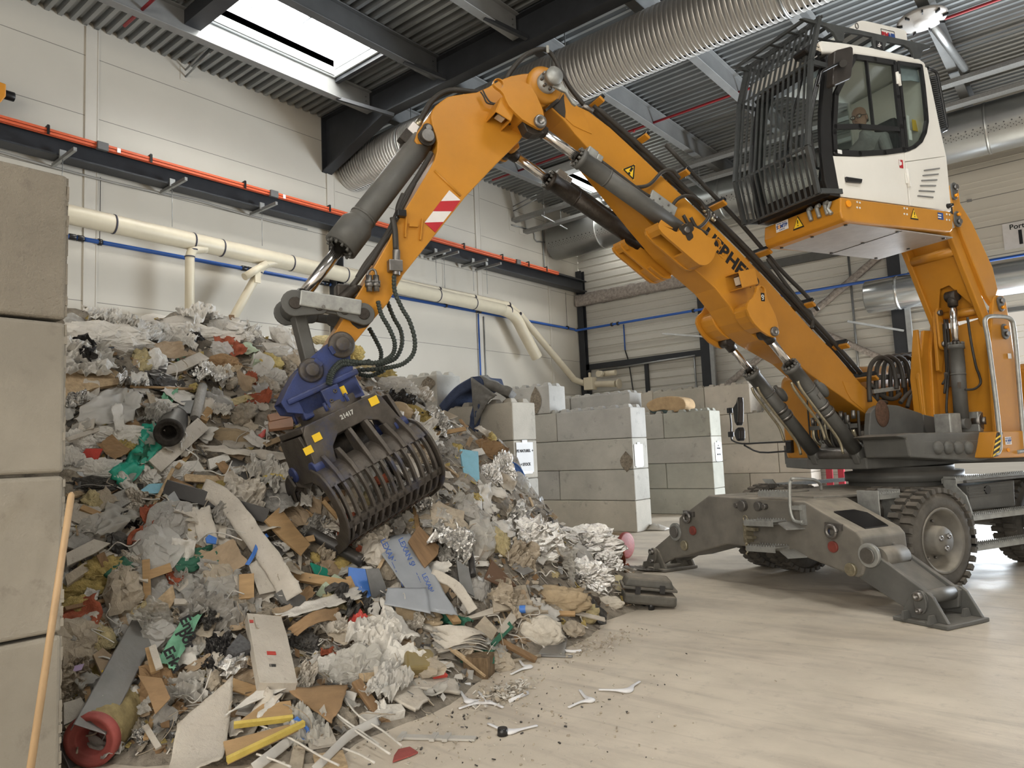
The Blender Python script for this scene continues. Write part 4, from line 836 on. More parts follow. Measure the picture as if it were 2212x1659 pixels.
mk = mat('grease_stain', (.03, .024, .018), .5, 0, .3, 20)
bpatch(cA([(1200, 640), (1330, 520), (1400, 420), (1430, 560), (1435, 700), (1420, 830), (1330, 760)]), .004, BV+.001, mk, 'grease_stain', None, 0)
# warning triangle and maker's lettering on the boom side
tri = cS([(755, 948), (882, 898), (872, 1062)]); bpatch(tri, .003, BV+.001, YEL, 'warning_sticker', None, 0)
def outline(pts, w_, v, mt, name, par):
    m = MB(); P = PL(pts, v); n = len(P)
    for i in range(n): m.bar(P[i], P[(i+1) % n], w_, .003, MLF)
    return m.build(name, mt, par)
ws = outline(cS([(770, 950), (877, 907), (866, 1045)]), .014, BV+.005, INK, 'warning_sticker', bo)
p0, p1 = MVw(*cS([(858, 932)])[0], BV+.006), MVw(*cS([(835, 968)])[0], BV+.006); m = MB(); m.bar(p0, p1, .025, .003, MLF); p2 = MVw(*cS([(826, 987)])[0], BV+.006); m.cyl(p2, p2+MLF*.003, .013, seg=10); m.build('exclamation_mark', INK, bo)
l0, l1 = MVw(1530, 510, BV), MVw(1632, 616, BV); ex_ = nrm(l1-l0); ey_ = np.cross(MLF, ex_)
if ey_[2] < 0: ey_ = -ey_
e0 = MVw(1580, 563, BV); 
text('LIEBHERR', 'lettering', .215, e0+MLF*.004, ex_, ey_, INK, bo, .008)
# lamp boxes on boom and stick
def lampbox(c, ax, par, sz=(.2, .2, .2)):
    u_, w_, n_ = ax
    m = MB(); t = .012; a, b_, h = sz
    m.box(c+n_*h/2+w_*b_/2, (a, t, h), ax); m.box(c+n_*h/2-w_*b_/2, (a, t, h), ax); m.box(c+n_*h, (a, b_, t), ax)
    o = m.build('lamp_guard', ORANGE, par, bevel=.008, seg=2)
    m = MB(); m.box(c+n_*h*.5, (a*.5, b_*.62, h*.5), ax); lb = m.build('work_lamp', BLACK, o, bevel=.01)
    m = MB(); m.box(c+n_*h*.5+u_*a*.26, (.01, b_*.5, h*.38), ax); m.build('lamp_lens', mat('dull_lens', (.55, .5, .42), .3) if 'dull_lens' not in MT else MT['dull_lens'], lb)
u_ = nrm(MVw(1566, 612, BV)-MVw(1600, 604, BV)); lampbox(MVw(1588, 610, BV), (u_, np.cross(MLF, u_), MLF), bo, (.24, .17, .2))
# stick cylinder brackets and lift cylinder lugs on both sides of the boom
brk = cB([(940, 430), (955, 412), (990, 412), (1100, 460), (1210, 512), (1255, 545), (1300, 560), (1345, 545), (1370, 490), (1395, 440), (1450, 402), (1560, 412), (1680, 470), (1800, 530), (1860, 590), (1920, 655), (1990, 690), (2080, 692), (2150, 700), (2190, 745), (2195, 800), (2170, 870), (2110, 930), (2075, 990), (2045, 1080), (1970, 1175), (1910, 1215), (1850, 1226), (1760, 1212), (1660, 1140), (1500, 1000), (1300, 825), (1150, 700), (1030, 590), (960, 500)])
hb = cB([(2118, 790)])[0]
lug = cC([(650, 740), (660, 660), (690, 610), (740, 570), (785, 490), (800, 420), (820, 395), (860, 388), (900, 400), (930, 450), (940, 540), (990, 660), (1070, 820), (1110, 960), (1118, 1080), (1100, 1145), (1060, 1170), (980, 1142), (860, 1065), (760, 960), (690, 850)]); hl = cC([(875, 462)])[0]
def mirrored(m, d): m.v = [tuple(np.array(p)-MLF*d) for p in m.v]; return m
for s in (0, 1):
    D = .0
    m = MB(); plate(m, brk, .42, .385, (hb[0], hb[1], .045)); 
    if s: mirrored(m, .805)
    br = m.build('cylinder_bracket', ORANGE, bo, bevel=.004)
    m = MB(); q = PL(brk, .42); inner = [p for p in q]; m.prism([p-MLF*.21 for p in inner], -MLF*.03)
    if s: mirrored(m, .46)
    m.build('inner_cheek', ORANGE, br, bevel=.004)
    m = MB(); lo_ = PL(cB([(1480, 985), (1660, 1140), (1760, 1212), (1850, 1226), (1910, 1215)]), .40)
    for a_, b_ in zip(lo_[:-1], lo_[1:]): m.prism([a_, b_, b_+MUP*.02, a_+MUP*.02], -MLF*.22)
    ft_ = PL(cB([(940, 430), (960, 500), (1030, 590)]), .40)
    for a_, b_ in zip(ft_[:-1], ft_[1:]): m.prism([a_, b_, b_+MUP*.03, a_+MUP*.03], -MLF*.22)
    if s: mirrored(m, .59)
    m.build('bracket_web', ORANGE, br)
    m = MB(); m.prism(PL(cB([(1020, 285), (1262, 442), (1225, 500), (945, 410)]), .36), -MLF*.015)
    if s: mirrored(m, .7)
    m.build('deflector_plate', ORANGE, br, bevel=.004)
    m = MB(); plate(m, lug, .42, .385, (hl[0], hl[1], .04))
    if s: mirrored(m, .805)
    lg_ = m.build('cylinder_lug', ORANGE, bo, bevel=.005)
    m = MB(); ce = sum(np.array(p) for p in PL(lug, .42))/len(lug); m.prism([ce+(p-ce)*.86-MLF*.035-MUP*.02 for p in PL(lug[8:] + lug[:3], .42)] if 0 else [ce+(p-ce)*.80-MLF*.035 for p in PL(cC([(650, 740), (660, 660), (740, 580), (860, 560), (960, 640), (1070, 820), (1110, 960), (1090, 1080), (980, 1142), (860, 1065), (760, 960), (690, 850)]), .42)], -MLF*.22)
    if s: mirrored(m, .55)
    m.build('lug_boss', ORANGE, lg_, bevel=.012, seg=3)
    c = MVw(*cC([(1045, 1082)])[0], .42)-MLF*(.825 if s else 0); m = MB(); m.lathe([(0, .052), (.025, .052), (.03, .045), (.03, .018), (.018, .016), (.018, .001)] if not s else [(-.03, .05), (0, .05), (0, .001)], c, MLF, 20); m.build('pin', STEEL, lg_)
gr = MB(); c = MVw(*cB([(1520, 535)])[0], .421); gr.prism([c+(MFW*math.cos(t)+MUP*math.sin(t))*.085*(1+.25*math.sin(3*t+1)+.1*math.sin(7*t)) for t in np.linspace(0, 6.283, 30)[:-1]], MLF*.003); gr.build('grease_stain', mk, bo); m = MB(); m.lathe([(0, .035), (.02, .035), (.025, .028), (.025, .001)], MVw(*cB([(1495, 525)])[0], .42), MLF, 16); m.build('bracket_pin', STEEL, bo)
m = MB(); c = MVw(*cC([(882, 565)])[0], .4205); m.box(c+MLF*.001, (.05, .003, .09), MAX); m.build('lifting_sticker', INK, bo)
m = MB(); c = MVw(*cC([(880, 552)])[0], .424); m.tube([c+(MFW*math.cos(t)+MUP*math.sin(t))*.014 for t in np.linspace(0, 6.28, 12)], .004, 5); m.tube([c-MUP*.026+(MFW*math.cos(t)+MUP*math.sin(t))*.01 for t in np.linspace(1.6, 5.5, 9)], .004, 5); m.build('lifting_symbol', PAPER, bo)
# hydraulic cylinders
def hcyl(name, A_, B_, r, rr, f, par=None, mt=GREY, collar=True, top_block=None):
    """A_ rod eye, B_ base eye; f = share of the length that is bare rod"""
    A_ = np.asarray(A_, float); B_ = np.asarray(B_, float); d = nrm(B_-A_); Ln = np.linalg.norm(B_-A_); h = A_+d*Ln*f
    m = MB(); m.cyl(h, B_-d*.06, r, seg=28); m.lathe([(0, r*.7), (.0, r*1.14), (.05, r*1.16), (.05, r*1.0), (.30, r*1.04), (.34, r)], h-d*.02, d, 28); m.cyl(h+d*.32, h+d*.34, r*1.06, seg=28); m.tube([B_-d*.1, B_], [r*.8, r*.6], 20); m.cyl(B_-MLF*.07, B_+MLF*.07, r*.85, seg=20)
    o = m.build(name, mt, par or EX)
    m = MB(); m.cyl(A_+d*.03, h+d*.05, rr, seg=24); m.build('piston_rod', CHROME, o)
    m = MB(); m.cyl(A_-MLF*.065, A_+MLF*.065, r*.82, seg=20); m.tube([A_, A_+d*.12], [r*.75, rr*1.25], 20); m.build('rod_eye', GREASE, o)
    e1, e2 = perp(d)
    for k in range(12):
        t = 2*math.pi*k/12; p = h-d*.02+(e1*math.cos(t)+e2*math.sin(t))*r*.98; m = MB(); m.cyl(p-d*.03, p, .014, seg=6); m.build('head_bolt', GREY, o)
    return o, d, h
ra = loc(MVw(1165, 263, .40)); rb = loc(MVw(1487, 496, .40)); la = loc(MVw(1671, 716, .42)); lb_ = loc(MVw(1863, 979, .36))
for s in (1, -1):
    o, d, h = hcyl('stick_cylinder', W(ra[0], s*.30, ra[2]), W(rb[0], s*.30, rb[2]), .088, .05, .29, mt=GREY if s > 0 else GREASE)
    nn = np.cross(MLF, d); nn = nn if nn[2] > 0 else -nn
    m = MB(); m.box(h+d*.08+nn*.12, (.12, .09, .09), (d, MLF, nn)); m.box(h+d*.17+nn*.115, (.07, .1, .07), (d, MLF, nn)); m.build('port_block', ZINC, o, bevel=.012)
    m = MB(); e_ = W(rb[0], s*.30, rb[2]); m.tube(cr([h+d*.2+nn*.12, h+d*.5+nn*.115, e_-d*.62+nn*.11, e_-d*.5+nn*.12], 5), .02, 10); m.build('feed_hose', RUBBER, o)
    m = MB(); m.box(e_-d*.33+nn*.13, (.34, .03, .15), (d, MLF, nn)); m.build('valve_plate', ZINC, o, bevel=.006)
    for k in range(5): m = MB(); p = e_-d*(.45-.06*k)+nn*(.1+.06*(k % 2))+MLF*.015*s; m.cyl(p, p+MLF*s*.01, .011, seg=8); m.build('plate_bolt', STEEL, o)
    o, d, h = hcyl('boom_cylinder', W(la[0], s*.30, la[2]), W(lb_[0], s*.30, lb_[2]), .082, .046, .27)
    nn = np.cross(MLF, d); nn = nn if nn[2] < 0 else -nn
    e_ = W(lb_[0], s*.30, lb_[2]); Ln = np.linalg.norm(e_-h)
    for k, (off, f1) in enumerate(((.06, .72), (-.03, .55))):
        m = MB(); b0 = h+d*.13+nn*.1+MLF*off; m.tube(cr([b0, b0+d*.1+nn*.03, h+d*Ln*.4+nn*.14+MLF*off, h+d*Ln*f1+nn*.15+MLF*off, h+d*Ln*(f1+.12)+nn*.22+MLF*off], 5), .016, 9); m.build('steel_line', BRASS, o)
    m = MB(); 
    for q in (.42, .5): m.cyl(h+d*Ln*q, h+d*Ln*(q+.03), .094, seg=24)
    m.build('clamp_band', STEEL, o)
    m = MB(); m.ball(h+d*Ln*.36-nn*.15, (.06, .06, .11), ax=(nn, MLF, d)); m.cyl(h+d*Ln*.36-nn*.15, h+d*Ln*.26-nn*.15, .025); m.build('accumulator', GREY, o)
    m = MB(); m.box(h+d*Ln*.33+MLF*.08*s, (.07, .012, .05), (d, MLF, nn)); m.build('label_plate', STEEL, o)
# hose bundle on top of the boom
top = [(1283, 237), (1369, 312), (1451, 388), (1518, 452), (1590, 522), (1654, 588), (1716, 656), (1790, 735), (1860, 815)]
hb_ = B(MB().tube(cr([p+MUP*.05 for p in PL(top, .10)], 4), .027, 9), 'boom_hose', RUBBER)
for k, (v, dz) in enumerate(((.02, .06), (-.06, .05), (-.13, .06))):
    m = MB(); m.tube(cr([p+MUP*dz for p in PL(top, BV)] if 0 else [np.asarray(p)+MLF*(v-.10)+MUP*dz for p in PL(top, .10)], 4), .024, 9); B(m, 'boom_hose', RUBBER)
m = MB(); q = [(1660, 585), (1700, 640), (1740, 690), (1752, 700), (1758, 720), (1755, 735)]; m.tube(cr([p+MUP*.14 for p in PL(q, .1)], 4), .022, 9); B(m, 'boom_hose', RUBBER)
m = MB(); q = [(1440, 345), (1530, 440), (1600, 512), (1690, 615), (1740, 665), (1770, 700)]; m.tube(cr([p+MUP*.17 for p in PL(q, .05)], 4), .024, 9); B(m, 'boom_hose', RUBBER)
for x, y in ((1281, 240), (1378, 318), (1464, 393), (1543, 458), (1640, 560), (1733, 672), (1806, 760), (1868, 828)):
    c = MVw(x, y, .06)+MUP*.05; d = nrm(MVw(1654, 601, 0)-MVw(1518, 464, 0)); n_ = np.cross(MLF, d); n_ = n_ if n_[2] > 0 else -n_
    m = MB(); m.box(c-MUP*.0, (.07, .36, .03), (d, MLF, n_)); cl = B(m, 'hose_clamp', ORANGE, bevel=.006)
    m = MB(); m.box(c+n_*.06-MLF*.02, (.05, .3, .07), (d, MLF, n_)); m.build('clamp_block', BLACK, cl, bevel=.008)
for P in ([(1358, 405), (1400, 400), (1430, 372), (1452, 368), (1468, 385)], [(1450, 447), (1464, 430), (1484, 423), (1510, 432), (1525, 452)], [(1476, 465), (1492, 490), (1512, 490), (1530, 470), (1530, 455)], [(1492, 470), (1505, 492), (1528, 505)]):
    m = MB(); m.tube(cr(PL(P, .24), 6), .019, 9); B(m, 'branch_hose', RUBBER)
for k in range(7):
    c = MVw(1524+4*k, 452+5*(k % 3)+3*k, .2); m = MB(); m.cyl(c, c+MFW*.05+MUP*.03, .018, seg=8); B(m, 'pipe_fitting', BRASS if k % 2 else STEEL)
# loops of hose behind the boom foot
for k in range(7):
    x = 1877+15.5*k; y0 = 868-2*k; vv = .25-.09*k
    P = [(x+2, y0), (x, y0-40), (x+3, y0-75), (x+16, y0-93+2*k*.3), (x+32, y0-95), (x+50, y0-80), (x+58, y0-48), (x+60, y0-28)]
    m = MB(); m.tube(cr(PL(P, vv), 6), .027, 10); B(m, 'hose_loop', RUBBER)
m = MB(); m.bar(MVw(1886, 846, .2), MVw(1942, 838, .2), .04, .05); B(m, 'hose_bar', ZINC, bevel=.006)
m = MB(); m.bar(MVw(1900, 815, -.1), MVw(1985, 812, -.1), .12, .06); B(m, 'valve_bar', GREY, bevel=.008)
for P in ([(1880, 830), (1905, 855), (1930, 862), (1945, 850)], [(1872, 840), (1890, 862), (1915, 870)], [(1945, 870), (1962, 850), (1985, 835)], [(1960, 880), (1968, 850), (1972, 825)]):
    m = MB(); m.tube(cr(PL(P, .15), 5), .026, 9); B(m, 'hose_loop', RUBBER)
# ---------------------------------------------------------------- stick
SV = .15
stick_px = [(708, 742), (742, 688), (767, 645), (798, 594), (841, 518), (855, 484), (893, 424), (930, 362), (939, 345), (944, 327), (945, 308), (941, 290), (934, 270), (931, 250), (934, 239), (941, 228), (954, 218), (967, 209), (979, 206), (1005, 202), (1030, 199), (1055, 188), (1080, 173), (1103, 164), (1129, 159), (1148, 158), (1173, 160), (1196, 167), (1212, 180), (1217, 200), (1210, 212), (1192, 222), (1172, 232), (1176, 250), (1158, 268), (1135, 287), (1121, 306), (1068, 359), (1005, 426), (962, 480), (871, 594), (838, 655), (815, 681), (760, 748), (752, 764), (735, 772), (715, 762)]
m = MB(); plate(m, stick_px, SV, -SV); st = B(m, 'stick', ORANGE, bevel=.010)
lugA = cA([(205, 230), (212, 185), (230, 162), (260, 150), (300, 150), (345, 165), (395, 195), (440, 202), (540, 180), (640, 180), (740, 215), (820, 262), (880, 340), (940, 440), (1000, 570), (1050, 690), (1075, 830), (1090, 930), (1080, 990), (1040, 1020), (980, 1010), (850, 940), (700, 850), (560, 720), (470, 620), (420, 520), (380, 420), (330, 360), (260, 310), (222, 275)]); hA = cA([(300, 242)])[0]
for s in (0, 1):
    m = MB(); plate(m, lugA, .41, .375, (hA[0], hA[1], .045))
    if s: mirrored(m, .785)
    lg_ = m.build('stick_lug', ORANGE, st, bevel=.005)
    m = MB(); c_ = PL(cA([(420, 400), (560, 240), (760, 280), (900, 500), (1020, 800), (1060, 980), (980, 1010), (850, 940), (700, 850), (560, 720), (470, 620)]), .38); m.prism(c_, -MLF*.26)
    if s: mirrored(m, .50)
    m.build('lug_boss', ORANGE, lg_, bevel=.012, seg=3)
    m = MB(); m.lathe([(-.03, .062), (.0, .062), (.03, .062), (.035, .055), (.035, .03), (.02, .028), (.02, .001)], MVw(*cA([(990, 900)])[0], .41)-MLF*(.85 if s else 0), MLF, 24); m.build('pin', STEEL, lg_)
m = MB(); P = PL(cA([(700, 880), (850, 960), (980, 1030), (1060, 1040), (1080, 1090), (1000, 1110), (880, 1110), (780, 1060)]), .36); m.prism(P, -MLF*.12); m.build('greasy_rod_head', GREASE, st, bevel=.01)
# pivot with the rotary lead-through
c = MVw(*cA([(1060, 290)])[0], SV)
pv = MB(); pv.lathe([(0, .19), (.05, .19), (.07, .165), (.07, .1)], c-MLF*.02, MLF, 32); pv.build('pivot_boss', ORANGE, st)
pv = MB(); pv.lathe([(.05, .1), (.13, .1), (.13, .075), (.2, .075), (.2, .085), (.26, .085), (.26, .001)], c-MLF*.02, MLF, 28); po = pv.build('rotary_joint', ZINC, st)
for k in range(8): t = k*math.pi/4; p = c+MLF*.1+(MFW*math.cos(t)+MUP*math.sin(t))*.085; m = MB(); m.cyl(p, p+MLF*.05, .014, seg=6); m.build('joint_bolt', STEEL, po)
m = MB(); P = PL(cA([(1210, 190), (1260, 165), (1340, 190), (1400, 270), (1480, 350), (1490, 420), (1560, 510), (1640, 590), (1620, 620), (1560, 580), (1440, 390), (1350, 350), (1230, 290), (1200, 230)]), .34); m.prism(P, -MLF*.03); m.build('joint_arm', ZINC, po, bevel=.005)
# striped warning sticker
sp_ = cR([(1280, 1248), (1362, 1320), (1175, 1563), (1095, 1490)])
bpatch(sp_, .003, SV+.001, SIGNW, 'striped_sticker', st, 0)
for P in ([(1215, 1330), (1362, 1325), (1305, 1405), (1158, 1405)], [(1095, 1490), (1237, 1485), (1175, 1563)]): bpatch(cR(P), .005, SV+.001, RED, 'red_stripe', st, 0)
for a_, b_ in (((1170, 1100), (1365, 1290)), ): m = MB(); m.tube(PL(cR([a_, b_]), SV+.002), .011, 8); m.build('weld_seam', ORANGE, st)
for a_, b_ in (((958, 1440), (950, 1600)), ((1078, 1460), (1062, 1620))): m = MB(); m.bar(*PL(cR([a_, b_]), SV+.012), .012, .03, MLF); m.build('welded_rib', ORANGE, st)
m = MB(); m.bar(*PL(cR([(980, 1508), (1045, 1512)]), SV+.012), .03, .025, MLF); m.build('welded_rib', ORANGE, st)
P = PL(cE([(1290, 430), (1380, 370), (1500, 380), (1640, 430), (1700, 520), (1660, 620), (1580, 690), (1450, 715), (1350, 640), (1300, 560)]), SV+.001); m = MB(); m.prism(P, MLF*.003); m.build('grease_stain', mk, st)
u_ = nrm(MVw(1065, 300, SV)-MVw(1085, 250, SV)); lampbox(MVw(1072, 258, SV), (u_, np.cross(MLF, u_), MLF), st, (.17, .16, .22))
m = MB(); m.tube(cr(PL([(1038, 198), (1045, 208), (1052, 222), (1070, 226), (1085, 232), (1097, 245), (1106, 262), (1100, 270)], SV+.05), 5), .008, 6); m.tube(cr(PL([(1043, 195), (1052, 212), (1062, 222), (1080, 226), (1095, 240), (1106, 255)], SV+.05), 5), .008, 6); m.build('lamp_cable', RUBBER, st)
# hose arch over the pivot
for k in range(6):
    v = .12-.055*k; dx = 0
    P = [(1092, 172), (1110, 145), (1135, 120), (1160, 108), (1180, 108), (1197, 125), (1212, 155), (1232, 190), (1262, 228)]
    m = MB(); m.tube(cr(PL([(x, y+.0*k) for x, y in P], v), 5), .023, 9); B(m, 'arch_hose', RUBBER)
m = MB(); m.bar(MVw(1183, 106, .18), MVw(1183, 106, -.28), .03, .07); B(m, 'hose_comb', ZINC, bevel=.006)
m = MB(); m.tube(PL([(1258, 228), (1280, 240)], .12), .03, 10); B(m, 'hose_end', STEEL)
# ---------------------------------------------------------------- bucket cylinder and linkage
o, d, h = hcyl('bucket_cylinder', MVw(640, 657, 0), MVw(918, 297, 0), .115, .052, .33, collar=True)
m = MB(); m.lathe([(0, .115), (0, .15), (.24, .15), (.30, .118)], h-d*.02, d, 28); m.build('cylinder_head', GREY, o)
m = MB(); m.prism(PL(cD([(440, 1210), (500, 1040), (620, 880), (720, 770), (760, 1100), (740, 1240), (620, 1280), (480, 1270)]), .12), -MLF*.24); m.build('base_lug', ORANGE, o, bevel=.008)
c = MVw(*cD([(640, 1160)])[0], .12); c1 = MVw(*cD([(660, 1020)])[0], .12); m = MB(); fig8(m, c, c1, .085, .05, .12, .14); m.build('pin_plate', GREASE, o, bevel=.005)
m = MB(); m.cyl(c, c+MLF*.06, .06, seg=20); m.cyl(c1, c1+MLF*.045, .03, seg=12); m.build('pin', STEEL, o, bevel=.006)
m = MB(); c = MVw(*cD([(410, 1050)])[0], .0); m.box(c, (.1, .11, .1), (d, MLF, np.cross(d, MLF))); m.build('line_block', SIGNW, o, bevel=.008)
m = MB(); c = MVw(*cD([(290, 1170)])[0], .0); m.box(c, (.13, .1, .1), (d, MLF, np.cross(d, MLF))); m.cyl(MVw(*cD([(240, 1280)])[0], 0), MVw(*cD([(190, 1500)])[0], 0), .025); m.build('line_block', GREASE, o, bevel=.01)
m = MB(); m.tube(cr(PL(cD([(500, 930), (600, 750), (700, 580), (850, 440), (1000, 370), (1150, 355), (1350, 375), (1550, 395)]), .0), 5), .026, 10); m.build('feed_hose', RUBBER, o)
m = MB(); m.cyl(MVw(*cD([(480, 970)])[0], 0), MVw(*cD([(530, 880)])[0], 0), .032); m.build('hose_end', BRASS, o)
# link: from rod eye to stick (pair) and rod eye to grapple head
c0 = MVw(*cE([(365, 285)])[0], .2); c1 = MVw(*cE([(1530, 470)])[0], .2); lk = MB()
for s in (0, 1):
    q = MB(); P0 = c0-MLF*.4*s; P1 = c1-MLF*.4*s; dd = nrm(P1-P0); n_ = np.cross(MLF, dd); n_ = n_ if n_[2] > 0 else -n_
    q.bar(P0+dd*.1, P1-dd*.1, .035, .085, n_) if 0 else q.box((P0+P1)/2, (np.linalg.norm(P1-P0)*.8, .035, .075), (dd, MLF, n_))
    fig8(q, P0, P0+dd*.2, .11, .06, .2, .235); fig8(q, P1, P1-dd*.17, .095, .06, .2, .235)
    lo = B(q, 'link_bar', GREY, bevel=.008)
    q = MB(); q.cyl(P0, P0+MLF*.05*(1 if not s else -1), .05, seg=20); q.cyl(P0+dd*.19, P0+dd*.19+MLF*.045*(1 if not s else -1), .035, seg=16); q.cyl(P1, P1+MLF*.045*(1 if not s else -1), .05, seg=20); q.cyl(P1-dd*.16, P1-dd*.16+MLF*.045*(1 if not s else -1), .035, seg=16); q.build('pin', GREASE, lo, bevel=.006)
    if not s:
        q = MB(); q.box((P0+P1)/2+MLF*.045+n_*.045, (.5, .03, .13), (dd, MLF, n_)); gp = q.build('link_guard', ZINC, lo, bevel=.012)
        for k in (-.06, .08): q = MB(); q.cyl((P0+P1)/2+dd*k+MLF*.06, (P0+P1)/2+dd*k+MLF*.07, .014, seg=8); q.build('guard_bolt', STEEL, gp)
e0 = MVw(638, 662, 0); e1_ = MVw(672, 797, 0); m = MB(); dd = nrm(e1_-e0); n_ = np.cross(MLF, dd)
m.box((e0+e1_)/2, (np.linalg.norm(e1_-e0)*.96, .2, .1), (dd, MLF, n_)); m.cyl(e0-MLF*.19, e0+MLF*.19, .1, seg=22); m.cyl(e1_-MLF*.14, e1_+MLF*.14, .08, seg=20); B(m, 'tilt_link', GREY, bevel=.012)
# ---------------------------------------------------------------- grapple
gp_ = B(MB().prism(PL(c5([(185, 1540), (240, 1420), (330, 1262), (430, 1160), (560, 1050), (630, 1010), (650, 990), (690, 975), (735, 985), (770, 1020), (782, 1065), (778, 1160), (800, 1230), (808, 1320), (850, 1395), (905, 1475), (760, 1525), (420, 1640), (240, 1625)]), .2), -MLF*.03), 'grapple', BLUE, bevel=.006)
far_ = MB(); plate(far_, c5([(185, 1540), (240, 1420), (330, 1262), (430, 1160), (560, 1050), (630, 1010), (650, 990), (690, 975), (735, 985), (770, 1020), (782, 1065), (778, 1160), (800, 1230), (808, 1320), (850, 1395), (905, 1475), (760, 1525), (420, 1640), (240, 1625)]), .2, .17); mirrored(far_, .37).build('head_plate', BLUE, gp_, bevel=.006)
m = MB(); P = PL(c5([(185, 1540), (240, 1420), (330, 1262)]), .19); m.prism([P[0], P[1], P[2], P[2]+MBK*.03, P[1]+MBK*.03, P[0]+MBK*.03], -MLF*.36); m.build('head_web', BLUE, gp_)
al = .43; GG = MFW*(-math.sin(al))+MUP*(-math.cos(al)); GWl = V(-.89, -.21, .41); GW = nrm(MFW*GWl[0]+MLF*GWl[1]+MUP*GWl[2]); GW = nrm(GW-GG*(GW@GG)); GT = np.cross(GG, GW); GT = GT if GT@MLF > 0 else -GT
GO = MVw(715, 885, 0); GAX = (GW, GT, GG)
def gq(w_, t_, g_): return GO+GW*w_+GT*t_+GG*g_
HD = nrm(np.cross(MLF, GG)); HAX = (HD, MLF, GG)
def hq(h_, l_, g_): return GO+HD*h_+MLF*l_+GG*g_
if HD@MFW < 0: HD = -HD; HAX = (HD, MLF, GG)
m = MB(); m.box(hq(.02, 0, -.20), (.62, .46, .05), HAX); m.box(hq(0, 0, -.10), (.52, .40, .18), HAX); hbx = m.build('rotator_housing', BLUE, gp_, bevel=.015)
m = MB(); m.cyl(GO-GG*.06, GO+GG*.04, .27, seg=36); m.build('rotator_ring', GRAB, gp_, bevel=.01)
for k in range(10):
    t = 2*math.pi*k/10; p = GO-GG*.06+(HD*math.cos(t)+MLF*math.sin(t))*.30; m = MB(); m.cyl(p-GG*.02, p+GG*.05, .015, seg=6); m.build('ring_bolt', BLUE, hbx)
vb = MVw(*c5([(625, 1485)])[0], .235); m = MB(); m.box(vb, (.15, .06, .16), HAX); vbo = m.build('valve_block', BLUE, gp_, bevel=.01)
for dx, dy in ((-.03, -.03), (.03, .03)): m = MB(); p = vb+MLF*.03+HD*dx+GG*dy; m.lathe([(0, .018), (.01, .016), (.01, .008), (0, .007)], p, MLF, 12); m.build('port_plug', GRAB, vbo)
m = MB(); m.box(MVw(*c5([(717, 1437)])[0], .205), (.045, .006, .075), HAX); m.build('yellow_sticker', YEL, gp_)
for q, r_ in (((700, 1048), .11), ((440, 1265), .1)):
    c = MVw(*c5([q])[0], .2); m = MB(); m.lathe([(0, r_), (.02, r_), (.03, r_*.85), (.03, r_*.6), (.07, r_*.55), (.075, r_*.45), (.075, .001)], c, MLF, 26); pn = m.build('head_pin', GRAB, gp_)
    m = MB(); m.cyl(c-MLF*.42, c, r_*.6, seg=20); m.build('pin_shaft', GRAB, pn)
for a_, b_ in (((600, 1060), (640, 1125)), ((470, 1170), (535, 1225))):
    m = MB(); m.bar(*PL(c5([a_, b_]), .215), .035, .035, MLF); m.build('pin_lock', BLUE, gp_, bevel=.006)
# frame below the rotator, turned a little: crown with the big window and side arms
m = MB(); fr = [(-.42, .02), (-.38, -.04), (.28, -.04), (.34, .02), (.45, .40), (.36, .47), (.30, .36), (.22, .18), (.12, .13), (-.16, .13), (-.24, .2), (-.28, .40), (-.36, .47), (-.46, .40)]
for t_ in (.24, -.27): m.prism([gq(w_, t_, g_+.06) for w_, g_ in fr], GT*.03)
m.box(gq(-.05, 0, .045), (.72, .5, .05), GAX); crown = m.build('crown_frame', GRAB, gp_, bevel=.008)
for w0 in (-.44, .42):
    m = MB(); m.prism([gq(w0, t_, g_) for t_, g_ in ((-.2, .08), (.2, .08), (.27, .36), (.2, .46), (-.2, .46), (-.27, .36))], GW*.03); m.build('side_arm', GRAB, crown, bevel=.006)
for w_, g_, sz in ((.25, .08, .07), (-.33, .14, .06), (-.44, .20, .06)):
    m = MB(); m.box(gq(w_, .275, g_), (sz*1.2, .006, sz), GAX); m.build('yellow_sticker', YEL, crown)
t0 = gq(-.02, .275, .085); text('21417', 'lettering', .05, t0, GW, -GG, mat('worn_white_lettering', (.55, .55, .52), .6), gp_, .002)
m = MB(); m.cyl(gq(-.25, .0, .3), gq(.25, .0, .3), .1, seg=20); m.box(gq(0, -.05, .28), (.22, .2, .25), GAX); m.build('closing_cylinder', GREASE, crown, bevel=.01)
